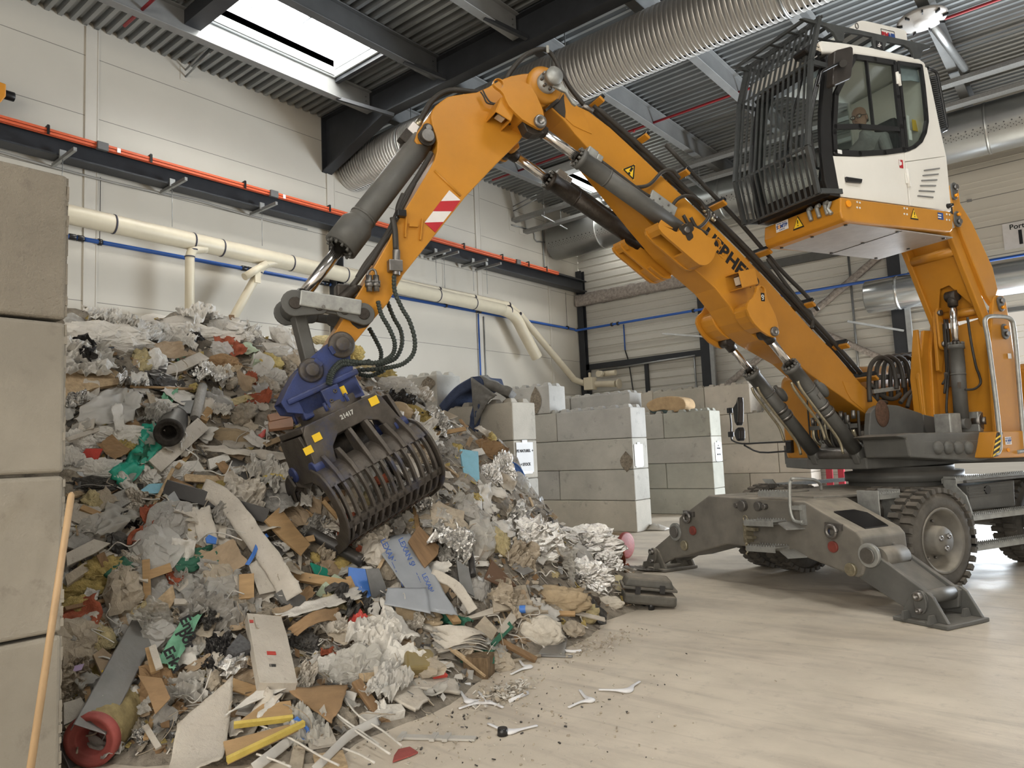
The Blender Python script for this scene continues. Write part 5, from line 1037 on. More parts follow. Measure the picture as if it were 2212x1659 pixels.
# two slotted shells
def shell(s):
    prof = [(.24, .36), (.36, .42), (.44, .55), (.455, .70), (.41, .85), (.28, .97), (.12, 1.03), (.01, 1.06)]
    PR = cr([V(s*t_, g_, 0) for t_, g_ in prof], 5)
    def pt(i, w_, off=0):
        a = PR[max(i-1, 0)]; b_ = PR[min(i+1, len(PR)-1)]; tg = nrm(b_-a); nv = V(tg[1], -tg[0], 0)*s; q = PR[i]+nv*off; return gq(w_, q[0], q[1])
    n = len(PR); m = MB()
    def strip(i0, i1, w0, w1, th=.025, mm=None):
        mm = mm or m; out_ = [[pt(i, w0, 0), pt(i, w1, 0), pt(i, w1, -th), pt(i, w0, -th)] for i in range(i0, i1+1)]
        mm.loft(out_, True, False)
    strip(0, 9, -.47, .47); o = m.build('shell', GRAB, gp_, bevel=.004, seg=1)
    m = MB(); strip(19, 21, -.47, .47, .04, m); m.build('cross_bar', GRAB, o)
    m = MB(); strip(26, 27, -.47, .47, .03, m); m.build('cross_bar', GRAB, o)
    m = MB(); strip(n-6, n-1, -.48, .48, .03, m); m.build('cutting_edge', RUST, o)
    nb = 13
    for k in range(nb):
        w_ = -.43+.86*k/(nb-1); m = MB(); strip(8, n-5, w_-.011, w_+.011, .045, m); m.build('tine', GRAB, o)
    for w0 in (-.495, .475):
        m = MB(); outer = [pt(i, w0, .02) for i in range(n)]; inner = [pt(i, w0, -.10 if i < n-8 else -.10*(n-1-i)/8) for i in range(n-1, -1, -1)]
        P = outer+inner; b = len(m.v)
        m.loft([[pt(i, w0, .02), pt(i, w0+.022, .02), pt(i, w0+.022, -.10 if i < n-6 else -.05), pt(i, w0, -.10 if i < n-6 else -.05)] for i in range(n)], True, False); m.build('side_plate', GRAB if w0 < 0 or s > 0 else GRAB, o, bevel=.004, seg=1)
    for w0, w1 in ((-.46, -.33), (.33, .46)):
        m = MB(); m.cyl(gq(w0, s*.22, .36), gq(w1, s*.22, .36), .065, seg=20); m.build('hinge_tube', BLUE, o, bevel=.006)
    for w_ in (-.36, -.22, -.06, .1, .24, .37):
        tall = abs(w_) < .15; h = .16 if tall else .07
        m = MB(); m.prism([gq(w_-.02, s*t_, g_) for t_, g_ in ((.20, .36-h), (.30, .36-h*1.1), (.42, .44), (.45, .52), (.40, .52), (.24, .40))], GW*.035); m.build('rib', GRAB, o, bevel=.006)
    return o
shell(1); shell(-1)
# ribbed hoses down to the grapple
RIB = mat('green_black_spiral_hose', (.035, .045, .04), .55, 0, .35, 40, .2, 80)
def ribhose(P, v, r=.021, nm='grapple_hose'):
    pts = []
    for i, (x, y) in enumerate(P): pts.append(MVw(x, y, v[i] if hasattr(v, '__len__') else v))
    C_ = cr(pts, 14); rr = [r*(1.0 if (i % 3) else .72) for i in range(len(C_))]
    m = MB(); m.tube(C_, rr, 9, smooth=False); return B(m, nm, RIB)
ribhose([(851, 595), (853, 630), (868, 665), (885, 695), (896, 735), (892, 765), (872, 785), (845, 793), (815, 797), (770, 800)], [.2, .2, .2, .2, .2, .2, .2, .15, .05, -.05])
ribhose([(836, 650), (850, 685), (866, 715), (868, 745), (856, 772), (835, 783), (812, 790)], [-.12, -.1, -.05, 0, 0, .0, .0])
ribhose([(816, 650), (824, 680), (840, 708), (852, 738), (850, 762), (835, 776), (808, 784), (770, 782), (742, 780), (725, 790), (712, 810), (708, 830)], [.2]*8+[.21, .23, .25, .25])
ribhose([(800, 780), (770, 786), (742, 787), (727, 796), (716, 812), (712, 832)], [.15, .18, .21, .23, .26, .26])
ribhose([(797, 708), (812, 735), (823, 760), (822, 782)], -.1)
ribhose([(775, 808), (800, 812), (830, 800)], [-.1, -.1, 0])
for P, r_ in (([(848, 470), (853, 500), (855, 540)], .026), ([(872, 420), (860, 450), (858, 485), (830, 520), (790, 580), (760, 620)], .026), ([(895, 395), (872, 440), (845, 490), (820, 530), (790, 570), (772, 600)], .022), ([(932, 330), (915, 360), (900, 385), (872, 430), (840, 500), (800, 570)], .024)):
    m = MB(); m.tube(cr(PL(P, .12 if P[0][0] != 848 else SV+.05), 5), r_, 9); B(m, 'stick_hose', RUBBER)
m = MB(); m.cyl(*PL([(856, 540), (856, 595)], SV+.05), .034, seg=12); m.box(MVw(853, 575, SV+.05), (.12, .08, .1), MAX); B(m, 'hose_coupler', STEEL, bevel=.006)
for dx in (0, 15):
    m = MB(); P = PL([(797+dx, 595), (798+dx, 630)], SV+.06); m.cyl(P[0], P[1], .026, seg=10); m.cyl(P[0]+V(0, 0, -.06), P[0]+V(0, 0, -.1), .036, seg=10); B(m, 'quick_coupler', STEEL)
m = MB(); m.tube(cr(PL([(793, 600), (795, 588), (803, 582), (811, 586), (813, 600)], SV+.06), 5), .011, 8); B(m, 'steel_line', STEEL)
m = MB(); m.box(MVw(805, 610, SV+.05), (.12, .05, .03), MAX); B(m, 'coupler_bracket', STEEL)
m = MB(); m.box(MVw(752, 632, .05), (.22, .14, .12), MAX); m.cyl(MVw(735, 650, .1), MVw(770, 618, .1), .05); B(m, 'shut_off_valve', GREASE, bevel=.02)
m = MB(); m.box(MVw(866, 462, .17), (.08, .08, .06), MAX); m.cyl(MVw(858, 470, .2), MVw(850, 476, .2), .02); B(m, 'hose_clamp', BLACK, bevel=.006)
# ---------------------------------------------------------------- lifting arm (riser) and its tower
CV = 1.0
m = MB(); m.prism([MVw(x, y, 1.06) for x, y in ((2146, 650), (2148, 641), (2156, 637), (2167, 639), (2174, 651), (2182, 700), (2196, 800), (2209, 985), (2158, 985), (2150, 900), (2140, 740))], -MLF*.05); tw = B(m, 'riser_tower', ORANGE, bevel=.012)
m = MB(); m.prism([MVw(x, y, 1.06) for x, y in ((2146, 650), (2148, 641), (2156, 637), (2167, 639), (2174, 651), (2182, 700), (2196, 800), (2209, 985), (2158, 985), (2150, 900), (2140, 740))], -MLF*.05); mirrored(m, .72); m.build('tower_cheek', ORANGE, tw, bevel=.012)
tq = loc(MVw(2146, 720, 1.03)); 
m = MB(); m.prism([W(tq[0]+.06, v, z) for v, z in ((1.02, 1.42), (.3, 1.42), (.26, 2.3), (.34, 2.85), (1.02, 2.95))], MBK*.05); m.build('tower_front', ORANGE, tw, bevel=.012)
m = MB(); m.prism([W(tq[0]+.30, .30, z) if k == 0 else W(a, .30, z) for k, (a, z) in enumerate(((tq[0]+.30, 1.42), (tq[0]+.34, 2.3), (tq[0]+.16, 2.9), (tq[0]-.1, 2.9), (tq[0]-.3, 1.42)))], -MLF*.05); m.build('tower_cheek', ORANGE, tw, bevel=.012)
m = MB(); m.prism([W(tq[0]+.32, v, z) for v, z in ((.32, 1.42), (.18, 1.42), (.16, 2.3), (.26, 2.9), (.32, 2.9))], MBK*.04); m.build('tower_web', ORANGE, tw, bevel=.01)
def pinplate(px0, px1, v, par, mt=GREY):
    c0, c1 = MVw(*px0, v), MVw(*px1, v); m = MB(); fig8(m, c0, c1, .06, .045, v, v+.02); o = m.build('pin_plate', mt, par, bevel=.004)
    for c_, r_ in ((c0, .03), (c1, .02)): m = MB(); m.cyl(c_+MLF*.02, c_+MLF*.05, r_, seg=14); m.build('pin', STEEL if r_ > .025 else AMBER, o)
pinplate((2159, 651), (2161, 665), 1.065, tw); pinplate((2170, 722), (2167, 708), 1.065, tw)
# lower arm: side beams, front sheet with the cut-out, cross tube
a0, a1 = loc(MVw(2062, 505, CV)), loc(MVw(2132, 686, CV))
dA = nrm(V(a1[0]-a0[0], 0, a1[2]-a0[2])); nA = V(-dA[2], 0, dA[0]); nA = nA if nA[0] > 0 else -nA
def ap(s, n, v): q = a0+(a1-a0)*s+nA*n; return W(q[0], v, q[2])
arm = B(MB().prism([ap(-.06, -.07, CV), ap(-.06, .07, CV), ap(1.12, .06, CV), ap(1.15, -.06, CV)], -MLF*.07), 'riser_arm', ORANGE, bevel=.015, seg=3)
m = MB(); m.prism([ap(-.06, -.07, .42), ap(-.06, .07, .42), ap(1.25, .06, .42), ap(1.3, -.06, .42)], -MLF*.07); m.build('side_beam', ORANGE, arm, bevel=.015, seg=3)
m = MB(); m.prism([ap(.20, .03, .94), ap(.20, .03, .42), ap(.98, .03, .42), ap(.56, .03, .62), ap(.54, .03, .74), ap(.86, .03, .94)], V(*(MFW*-nA[0]-MUP*nA[2]))*.02); m.build('front_sheet', ORANGE, arm)
m = MB(); m.cyl(ap(.18, .02, .94), ap(.18, .02, .42), .055, seg=18); m.cyl(ap(.9, -.03, .94), ap(.9, -.03, .42), .05, seg=16); m.build('cross_tube', ORANGE, arm)
m = MB(); m.prism([ap(-.05, -.05, .93), ap(-.05, -.05, .42), ap(1.0, -.05, .42), ap(1.0, -.05, .93)], V(*(MFW*-nA[0]-MUP*nA[2]))*.02); m.build('back_sheet', ORANGE, arm)
ul = B(MB().prism([MVw(x, y, 1.04) for x, y in ((2053, 400), (2062, 398), (2070, 404), (2075, 440), (2100, 480), (2145, 578), (2156, 626), (2146, 660), (2132, 640), (2084, 520), (2066, 470), (2056, 430))], -MLF*.06), 'upper_link', ORANGE, bevel=.01)
m = MB(); m.prism([MVw(x, y, 1.04) for x, y in ((2053, 400), (2062, 398), (2070, 404), (2075, 440), (2100, 480), (2145, 578), (2156, 626), (2146, 660), (2132, 640), (2084, 520), (2066, 470), (2056, 430))], -MLF*.06); mirrored(m, .68); m.build('far_link', ORANGE, ul, bevel=.01)
pinplate((2059, 406), (2060, 424), 1.05, ul); pinplate((2067, 480), (2065, 465), 1.05, ul)
m = MB(); m.box(MVw(2054, 452, 1.05), (.03, .02, .12), MAX); m.build('stop_block', BLACK, ul)
c0, c1 = MVw(2057, 640, .74), MVw(2078, 915, .74)
o, d, h = hcyl('riser_cylinder', c0, c1, .078, .044, .40)
m = MB(); m.box(MVw(2072, 832, .83), (.05, .01, .07), MAX); m.build('label_plate', STEEL, o)
for q, w_ in (((2047, 912), .2), ((2104, 908), .24)):
    c = MVw(*q, .72); m = MB(); m.box(c+V(0, 0, -.02), (.2, w_, .24), MAX); mb_ = B(m, 'cylinder_mount', ZINC, bevel=.015)
m = MB(); c = MVw(2118, 909, .8); m.cyl(c-MLF*.05, c+MLF*.05, .1, seg=22); m.cyl(c, c+MLF*.08, .05, seg=16); m.build('mount_pin', STEEL, mb_)
m = MB(); fig8(m, MVw(2026, 676, .48), MVw(2034, 745, .48), .06, .07, 0, .03); lk_ = m.build('rocker_link', ORANGE, arm, bevel=.008)
m = MB(); m.prism([MVw(x, y, .46) for x, y in ((2020, 672), (2036, 672), (2042, 745), (2035, 805), (2028, 800), (2024, 740))], -MLF*.04); m.build('rocker_plate', ORANGE, arm, bevel=.006)
for q in ((2025, 677), (2034, 744)): c = MVw(*q, .49); m = MB(); m.cyl(c, c+MLF*.05, .035, seg=14); m.build('pin', STEEL, lk_)
for P, v in (([(2040, 690), (2044, 740), (2046, 790), (2040, 850)], .55), ([(2046, 690), (2050, 745), (2050, 800), (2046, 850), (2045, 890), (2055, 905)], .58), ([(2090, 685), (2098, 740), (2108, 790), (2115, 810), (2118, 828), (2105, 840), (2085, 842)], .9), ([(2038, 700), (2042, 760), (2044, 810), (2036, 830)], .52)):
    m = MB(); m.tube(cr(PL(P, v), 5), .014, 8); B(m, 'tower_hose', RUBBER)
m = MB(); m.box(MVw(2048, 820, .55), (.06, .06, .18), MAX); B(m, 'tower_valve', STEEL, bevel=.01)
for k in range(7):
    m = MB(); x = 2072+4*k; m.tube(cr(PL([(x, 655), (x+3, 675), (2088, 690)], .55), 4), .02, 8); B(m, 'cab_hose', RUBBER)
m = MB(); m.box(MVw(2086, 682, .7), (.08, .1, .05), MAX); B(m, 'hose_clamp', BLACK, bevel=.008)
# handrail, striped corner and rear body
hr = [MVw(x, y, 1.18) for x, y in c8([(1650, 1570), (1680, 1555), (1690, 1480), (1660, 1180), (1610, 800), (1590, 690), (1595, 650), (1630, 636), (1720, 640), (1765, 660), (1785, 720), (1810, 980), (1850, 1490), (1850, 1540), (1800, 1555)])]
m = MB(); m.tube(cr(hr, 4), .024, 10); B(m, 'hand_rail', ZINC)
m = MB(); P = [MVw(x, y, 1.19) for x, y in ((2153, 932), (2215, 930), (2290, 930), (2290, 985), (2150, 990), (2143, 988))]; m.prism(P, -MLF*.5); sk = B(m, 'side_skirt', ORANGE, bevel=.012)
m = MB(); m.prism([MVw(x, y, 1.193) for x, y in ((2153, 934), (2166, 934), (2156, 985), (2144, 988))], MLF*.003); m.build('hazard_tape', BLACK, sk)
for k in range(4): m = MB(); y = 940+12*k; m.prism([MVw(x, y_, 1.198) for x, y_ in ((2151-.9*k*2, y+6), (2164-.9*k*2, y-3), (2163-.9*k*2, y+2), (2150-.9*k*2, y+11))], MLF*.002); m.build('yellow_stripe', YEL, sk)
m = MB(); c = MVw(2178, 952, 1.193); m.box(c, (.11, .004, .085), MAX); m.build('white_sticker', SIGNW, sk); text('S  MTP', 'lettering', .034, c+MLF*.004, -MFW, MUP, BLUEST, sk, .002); text('Tél. 02 43 21', 'lettering', .013, c+MLF*.004-MUP*.026, -MFW, MUP, BLUEST, sk, 0); text('MATERIEL TRAVAUX', 'lettering', .012, c+MLF*.004+MUP*.028, -MFW, MUP, BLUEST, sk, 0)
m = MB(); c = MVw(2177, 972, 1.195); m.cyl(c, c+MLF*.012, .022, seg=16); m.build('side_marker', AMBER, sk)
m = MB(); m.box(W(-2.6, 1.0, 2.0), (2.4, .35, 1.0), MAX); rb = B(m, 'rear_body', ORANGE, bevel=.03)
m = MB(); m.box(W(-2.6, 1.0, 2.56), (2.3, .34, .14), MAX); m.build('air_intake', BLACK, rb, bevel=.02)
m = MB(); c = MVw(2181, 769, 1.07); m.box(c, (.06, .004, .06), MAX); m.build('notice_sticker', SIGNW, tw)
# ---------------------------------------------------------------- cab
LV = 1.25; RV = .28; CABW = mat('white_cab_shell', (.80, .79, .75), .3, 0, .03, 2)
def cp_(pts, v=LV): return [MVw(x, y, v) for x, y in c4(pts)]
cab = B(MB().prism(cp_([(868, 1372), (1665, 1476), (1690, 1498), (1690, 1610), (1672, 1628), (1640, 1628), (905, 1550), (880, 1530), (866, 1480)], 1.29), -MLF*1.02), 'cab', ORANGE, bevel=.02, seg=3)
m = MB(); m.prism([W(a, v, 3.735) for a, v in ((2.2, 1.24), (2.2, .32), (.5, .32), (.5, 1.24))], V(0, 0, .012)); bel = m.build('belly_plate', UNDER, cab)
for a in (2.12, 1.35, .6):
    for v in (.36, .78, 1.2): m = MB(); m.cyl(W(a, v, 3.725), W(a, v, 3.74), .018, seg=8); m.build('belly_bolt', BLACK, bel)
m = MB(); m.bar(W(1.33, .32, 3.733), W(1.33, 1.24, 3.733), .006, .004); m.build('belly_seam', BLACK, bel)
def cplate(pts, name, mt, th=.03, v=LV, bev=.004, par=None, both=False, sm=None):
    m = MB(); P = cp_(pts, v); P = cr(P, sm, True) if sm else P
    m.prism(P, -MLF*th); o = m.build(name, mt, par or cab, bevel=bev)
    if both:
        m = MB(); m.prism([p-MLF*(LV-RV-th) for p in P], -MLF*th); m.build(name, mt, par or cab, bevel=bev)
    return o
# roof shell, front to back over the whole width
rp = cp_([(705, 232), (735, 224), (890, 240), (1100, 275), (1300, 322), (1440, 355), (1485, 385), (1500, 430), (1455, 408), (1265, 376), (1100, 352), (962, 332), (800, 318), (735, 318)])
roof_ = MB().prism(rp, -MLF*(LV-RV)); rf = roof_.build('cab_roof', CABW, cab, bevel=.03, seg=3)
dr = cplate([(812, 1072), (1000, 1078), (1180, 1066), (1330, 1045), (1366, 1436), (868, 1370), (840, 1230)], 'door', CABW, .035, LV)
cplate([(1343, 1117), (1633, 1076), (1652, 1240), (1672, 1474), (1376, 1436)], 'rear_panel', CABW, .03, LV+.004)
qp = [(1455, 408), (1500, 428), (1530, 560), (1560, 700), (1600, 900), (1633, 1074), (1343, 1113), (1334, 1048), (1372, 1034), (1420, 1006), (1462, 960), (1490, 900), (1500, 820), (1496, 740), (1480, 600), (1462, 480)]
cplate(qp, 'rear_quarter', CABW, .04, LV+.002, .006, None, True)
cplate([(1495, 428), (1530, 560), (1600, 900), (1640, 1080), (1675, 1475), (1640, 1475), (1600, 1080), (1560, 900), (1490, 560), (1455, 428)], 'rear_wall', CABW, LV-RV, LV-.01)
cplate([(868, 1372), (1370, 1436), (1672, 1474), (1672, 1440), (1370, 1400), (868, 1340)], 'cab_floor', BLACK, LV-RV-.06, LV-.04)
cplate([(1343, 1117), (1672, 1474), (1376, 1436)], 'right_panel', CABW, .03, RV+.03)
cplate([(812, 1072), (1330, 1045), (1366, 1436), (868, 1370)], 'right_lower_panel', CABW, .03, RV+.03)
for k in range(6):
    x0, y0 = 1475-9.5*k, 1180+37*k; m = MB(); p = cp_([(x0, y0), (x0+112, y0-16+9*k*.6)], LV+.006); m.bar(p[0], p[1], .012, .02, MLF); m.build('louvre_slot', mat('louvre_shadow_grey', (.2, .2, .2), .6) if 'louvre_shadow_grey' not in MT else MT['louvre_shadow_grey'], cab)
# black window frames
def frame(pts, w_, v, name, mt=BLACK, par=None, closed=True, th=.03):
    m = MB(); P = cp_(pts, v); n = len(P)
    for i in range(n if closed else n-1):
        m.bar(P[i], P[(i+1) % n], w_, th, MLF); m.cyl(P[i]-MLF*th/2, P[i]+MLF*th/2, w_/2, seg=10)
    return m.build(name, mt, par or cab)
dfr = frame([(965, 350), (1110, 370), (1255, 395), (1280, 640), (1305, 860), (1322, 1030), (1180, 1050), (1000, 1058), (825, 1050), (815, 900), (830, 620), (900, 480)], .055, LV-.005, 'door_frame', BLACK, dr)
frame([(820, 862), (1000, 858), (1290, 880)], .05, LV-.005, 'door_rail', BLACK, dr, False)
frame([(1052, 375), (1075, 600), (1102, 850)], .02, LV-.01, 'sliding_window_bar', BLACK, dr, False)
gl = cplate([(965, 350), (1255, 395), (1305, 860), (1290, 880), (820, 862), (830, 620)], 'upper_pane', GLASS, .006, LV-.02, 0, dr)
cplate([(820, 872), (1300, 890), (1322, 1030), (1000, 1058), (825, 1050)], 'lower_pane', GLASS, .006, LV-.02, 0, dr)
frame([(1280, 395), (1450, 418), (1470, 560), (1488, 740), (1494, 820), (1480, 900), (1450, 965), (1400, 1008), (1345, 1030), (1325, 800), (1300, 560)], .04, LV-.006, 'quarter_window_frame')
cplate([(1280, 395), (1450, 418), (1470, 560), (1488, 740), (1494, 820), (1480, 900), (1450, 965), (1400, 1008), (1345, 1030), (1325, 800)], 'quarter_pane', GLASS, .006, LV-.02, 0)
cplate([(1285, 405), (1448, 420), (1462, 535), (1380, 520), (1300, 525)], 'sun_curtain', mat('pale_blue_curtain', (.42, .48, .55), .8, 0, .1, 20), .01, LV-.06, 0)
cplate([(1275, 380), (1300, 700), (1340, 1045), (1330, 1045), (1262, 380)], 'door_pillar', BLACK, .03, LV)
# right side: windows see through
cplate([(965, 350), (1450, 418), (1480, 900), (1345, 1030), (825, 1050), (830, 620)], 'right_pane', GLASS, .006, RV+.02, 0)
frame([(965, 350), (1450, 418), (1494, 820), (1400, 1008), (825, 1050), (815, 900), (830, 620)], .06, RV+.02, 'right_frame')
# front pillars and windscreen
apo = [(770, 330), (752, 420), (738, 560), (725, 720), (722, 850), (732, 1050), (755, 1250), (785, 1350)]; api = [(868, 1372), (842, 1225), (814, 1072), (803, 900), (803, 720), (815, 560), (850, 420), (900, 335)]
cplate(apo+api, 'front_pillar', BLACK, .05, LV+.004, .012, None, True)
m = MB(); Pg = cr(cp_([(785, 325), (760, 420), (745, 560), (733, 720), (730, 850), (740, 1050), (762, 1250), (790, 1340)], LV-.04), 4)
m.loft([[p, p-MLF*(LV-RV-.08)] for p in Pg], False, True, 0, False); m.build('windscreen', GLASS, cab)
cplate([(755, 1240), (790, 1360), (868, 1372), (850, 1300)], 'front_sill', BLACK, LV-RV, LV)
cplate([(770, 330), (745, 360), (770, 400), (830, 360), (960, 335)], 'front_header', BLACK, LV-RV, LV-.01)
m = MB(); P = [W(2.42, v, z) for v, z in ((1.1, 5.3), (.9, 4.9), (.75, 4.45))]; m.tube(P, .012, 6); m.build('wiper', BLACK, cab)
for k in range(3):
    m = MB(); P = cp_([(760-12*k, 380), (700-10*k, 560), (660-8*k, 760), (650-8*k, 900), (690-10*k, 1150)], LV-.05); m.tube(cr(P, 4), .012, 6); m.build('washer_line', BLACK, cab)
# door furniture and stickers
m = MB(); P = cp_([(890, 1208), (1000, 1203), (1018, 1215), (1020, 1270), (990, 1296), (930, 1290), (895, 1270), (886, 1230)], LV+.001); m.prism(P, MLF*.004); hd = m.build('handle_recess', CABW, dr)
m = MB(); P = cp_([(892, 1228), (1014, 1246), (1008, 1276), (900, 1268)], LV+.006); m.prism(P, MLF*.025); m.build('door_handle', BLACK, dr, bevel=.008)
for a_, b_ in (((1276, 460), (1300, 560)), ((1350, 1170), (1368, 1300))): m = MB(); p = cp_([a_, b_], LV+.012); m.cyl(p[0], p[1], .018, seg=12); m.box((p[0]+p[1])/2, (.07, .012, .12), MAX); m.build('door_hinge', CABW, dr)
def sticker(x, y, w_, h_, mt, name, par=cab, v=LV+.004, th=.002): m = MB(); m.box(MVw(*c4([(x, y)])[0], v), (w_, th*2, h_), MAX); return m.build(name, mt, par)
s_ = sticker(1309, 1131, .055, .09, RED, 'red_sticker', dr); m = MB(); c = MVw(*c4([(1300, 1125)])[0], LV+.01); m.box(c, (.016, .003, .05), MAX); m.cyl(c+MUP*.034, c+MUP*.034+MLF*.002, .008, seg=8); m.box(c-MFW*.022, (.012, .003, .03), MAX); m.build('extinguisher_symbol', PAPER, dr)
sticker(860, 1042, .06, .04, PAPER, 'small_notice', dr, LV+.012); sticker(1375, 920, .05, .11, PAPER, 'permit_card', cab, LV-.03); sticker(1360, 830, .035, .16, PAPER, 'permit_holder', cab, LV-.03)
sticker(1410, 850, .09, .13, YEL, 'yellow_card', cab, LV-.2)
sticker(1597, 1513, .085, .075, BLUEST, 'blue_sticker', cab, 1.293); 
for k in (-1, 1): m = MB(); c = MVw(*c4([(1590, 1513+9*k)])[0], 1.297); m.box(c, (.055, .002, .012), MAX); m.build('sticker_line', PAPER, cab)
def warn(c, ex, ey, s, par):
    n_ = np.cross(ex, ey); m = MB(); t = [c-ex*s*.5-ey*s*.42, c+ex*s*.5-ey*s*.42, c+ey*s*.5]; m.prism(t, n_*.002); o = m.build('warning_triangle', INK, par)
    m = MB(); t2 = [c+(p-c)*.78+n_*.003 for p in t]; m.prism(t2, n_*.002); m.build('warning_field', YEL, par)
    m = MB(); m.box(c+n_*.007+ey*s*.06, (s*.07, .002, s*.26), (ex, n_, ey)); m.box(c+n_*.007-ey*s*.2, (s*.07, .002, s*.07), (ex, n_, ey)); m.build('exclamation_mark', INK, par)
warn(MVw(*c4([(1402, 1500)])[0], 1.293), -MFW, MUP, .13, cab)
warn(MAw(*c4([(556, 1562)])[0], 2.29), MLF, MUP, .15, cab)
c = MAw(*c4([(438, 1586)])[0], 2.29); m = MB(); m.box(c, (.004, .17, .10), MAX); m.build('white_sticker', SIGNW, cab)
text('S  MTP', 'lettering', .052, c+MFW*.004, MLF, MUP, BLUEST, cab, .002); text('MATERIEL TRAVAUX', 'lettering', .015, c+MFW*.004+MUP*.034, MLF, MUP, BLUEST, cab, 0); text('Tél. 02 43 21', 'lettering', .015, c+MFW*.004-MUP*.034, MLF, MUP, BLUEST, cab, 0)
m = MB(); p = c+MFW*.004-MLF*.035+MUP*.0; m.tube([p+MFW*.003+(MLF*math.cos(t)+MUP*math.sin(t))*.014 for t in np.linspace(0, 6.28, 12)], .004, 5); m.build('sticker_ring', AMBER, cab)
for k in range(3):
    x0 = 640+60*k; m = MB(); P = [MAw(x, y, 2.31) for x, y in c4([(x0+12, 1455-22*k), (x0-8, 1468-22*k), (x0-2, 1500-22*k), (x0+12, 1545-22*k)])]; m.tube(cr(P, 4), .022, 8); m.build('lamp_guard_bar', ZINC, cab)
m = MB(); P = [MAw(x, y, 2.31) for x, y in c4([(745, 1420), (790, 1415), (770, 1460), (800, 1495)])]; m.tube(P, .02, 8); m.build('lamp_guard_bar', ZINC, cab)
m = MB(); c = MVw(*c4([(921, 1423)])[0], 1.292); m.cyl(c, c+MLF*.012, .035, seg=18); m.build('side_marker', AMBER, cab, bevel=.004)
m = MB(); c = MVw(*c4([(1650, 1440)])[0], LV+.004); m.tube([c, c+MLF*.06], [.03, .015], 12); m.build('rubber_stop', BLACK, cab)
for x, y in ((985, 1410), (1005, 1415), (985, 1450), (1005, 1453), (1330, 1455), (1350, 1458), (1330, 1497), (1350, 1500), (1640, 1500), (1660, 1503), (1640, 1540), (1660, 1543)):
    c = MVw(*c4([(x, y)])[0], 1.292); m = MB(); m.cyl(c, c+MLF*.005, .011, seg=8); m.build('rivet', SIGNW, cab)
# door mirror and roof lamp
m = MB(); P = [MVw(x, y, 1.46) for x, y in c4([(824, 305), (850, 292), (945, 268), (960, 280), (962, 360), (948, 490), (935, 510), (830, 556), (812, 548), (812, 500), (818, 400)])]; m.prism(P, -MLF*.09); mi_ = m.build('door_mirror', mat('brown_black_plastic', (.035, .03, .027), .45, 0, .2, 8), cab, bevel=.02, seg=3)
m = MB(); m.tube(cr([MVw(x, y, 1.5) for x, y in c4([(885, 392), (850, 395), (760, 440), (725, 462), (715, 500), (700, 560)])], 4), .013, 8); m.cyl(MVw(*c4([(885, 395)])[0], 1.46), MVw(*c4([(885, 395)])[0], 1.54), .035, seg=14); m.build('mirror_arm', BLACK, mi_)
hl_ = cplate([(608, 285), (625, 265), (690, 226), (720, 232), (752, 300), (745, 325), (690, 332), (640, 322)], 'roof_lamp', BLACK, .18, LV-.02, .02)
for i in range(2):
    for j in range(3):
        c = MVw(*c4([(697+20*j-5*i, 262+26*i+8*j)])[0], LV-.015); m = MB(); m.box(c, (.035, .006, .035), MAX); m.build('lamp_lens', MT['dull_lens'], hl_, bevel=.004)
# front guard of bent bars
gprof = [(2.29, 5.86), (2.46, 5.37), (2.61, 4.46), (2.52, 3.99)]
GD = mat('dark_guard_steel', (.075, .08, .082), .45, .35, .2, 8)
gd = B(MB().bar(W(2.46, .22, 5.37), W(2.46, 1.28, 5.37), .02, .02).bar(W(2.61, .22, 4.46), W(2.61, 1.28, 4.46), .02, .02).bar(W(2.52, .22, 3.99), W(2.52, 1.28, 3.99), .02, .02).bar(W(2.29, .22, 5.86), W(2.29, 1.28, 5.86), .02, .02), 'front_guard', GD)
nb = 15
for k in range(nb):
    v = .25+k*1.0/(nb-1); m = MB(); off = .012
    for (p, q) in zip(gprof[:-1], gprof[1:]): m.bar(W(p[0]+off, v, p[1]), W(q[0]+off, v, q[1]), .020 if 0 < k < nb-1 else .045, .015 if 0 < k < nb-1 else .04, MLF)
    m.build('guard_bar', GD, gd)
for v in (.25, 1.25):
    m = MB(); m.bar(W(2.46, v, 5.35), W(2.25, v, 5.35), .03, .05); m.bar(W(2.5, v, 4.02), W(2.2, v, 4.05), .03, .05); m.build('guard_bracket', GD, gd)
m = MB(); c = W(2.36, 1.2, 5.42); m.box(c, (.004, .12, .12), MAX); sg = m.build('maker_plate', INK, gd); m = MB(); m.box(c+MFW*.004+MUP*.02, (.002, .08, .012), MAX); m.box(c+MFW*.004, (.002, .012, .06), MAX); m.box(c+MFW*.004-MUP*.02-MLF*.02, (.002, .05, .012), MAX); m.build('maker_mark', SIGNW, gd)
# roof guard
sp = [(572, 66), (600, 60), (775, 100), (1000, 150), (1300, 215), (1520, 262), (1524, 284), (1468, 304), (1452, 362), (1402, 364), (1396, 322), (1372, 284), (1325, 258), (1205, 236), (1190, 292), (1118, 290), (1098, 202), (1000, 180), (896, 165), (892, 232), (850, 228), (818, 168), (760, 126), (640, 92)]
rgd = cplate(sp, 'roof_guard', GD, .03, LV, .004)
m = MB(); m.prism([p-MLF*(LV-RV) for p in cp_(sp)], -MLF*.03); m.build('guard_side', GD, rgd)
for k in range(11):
    a = 2.5-.18*k; z = 5.795+.012*k; m = MB(); m.bar(W(a, .28, z), W(a, 1.22, z), .025, .03); m.build('guard_slat', GD, rgd)
for v in (.5, .75, 1.0): m = MB(); m.bar(W(2.5, v, 5.80), W(.7, v, 5.91), .03, .012); m.build('guard_rail', GD, rgd)
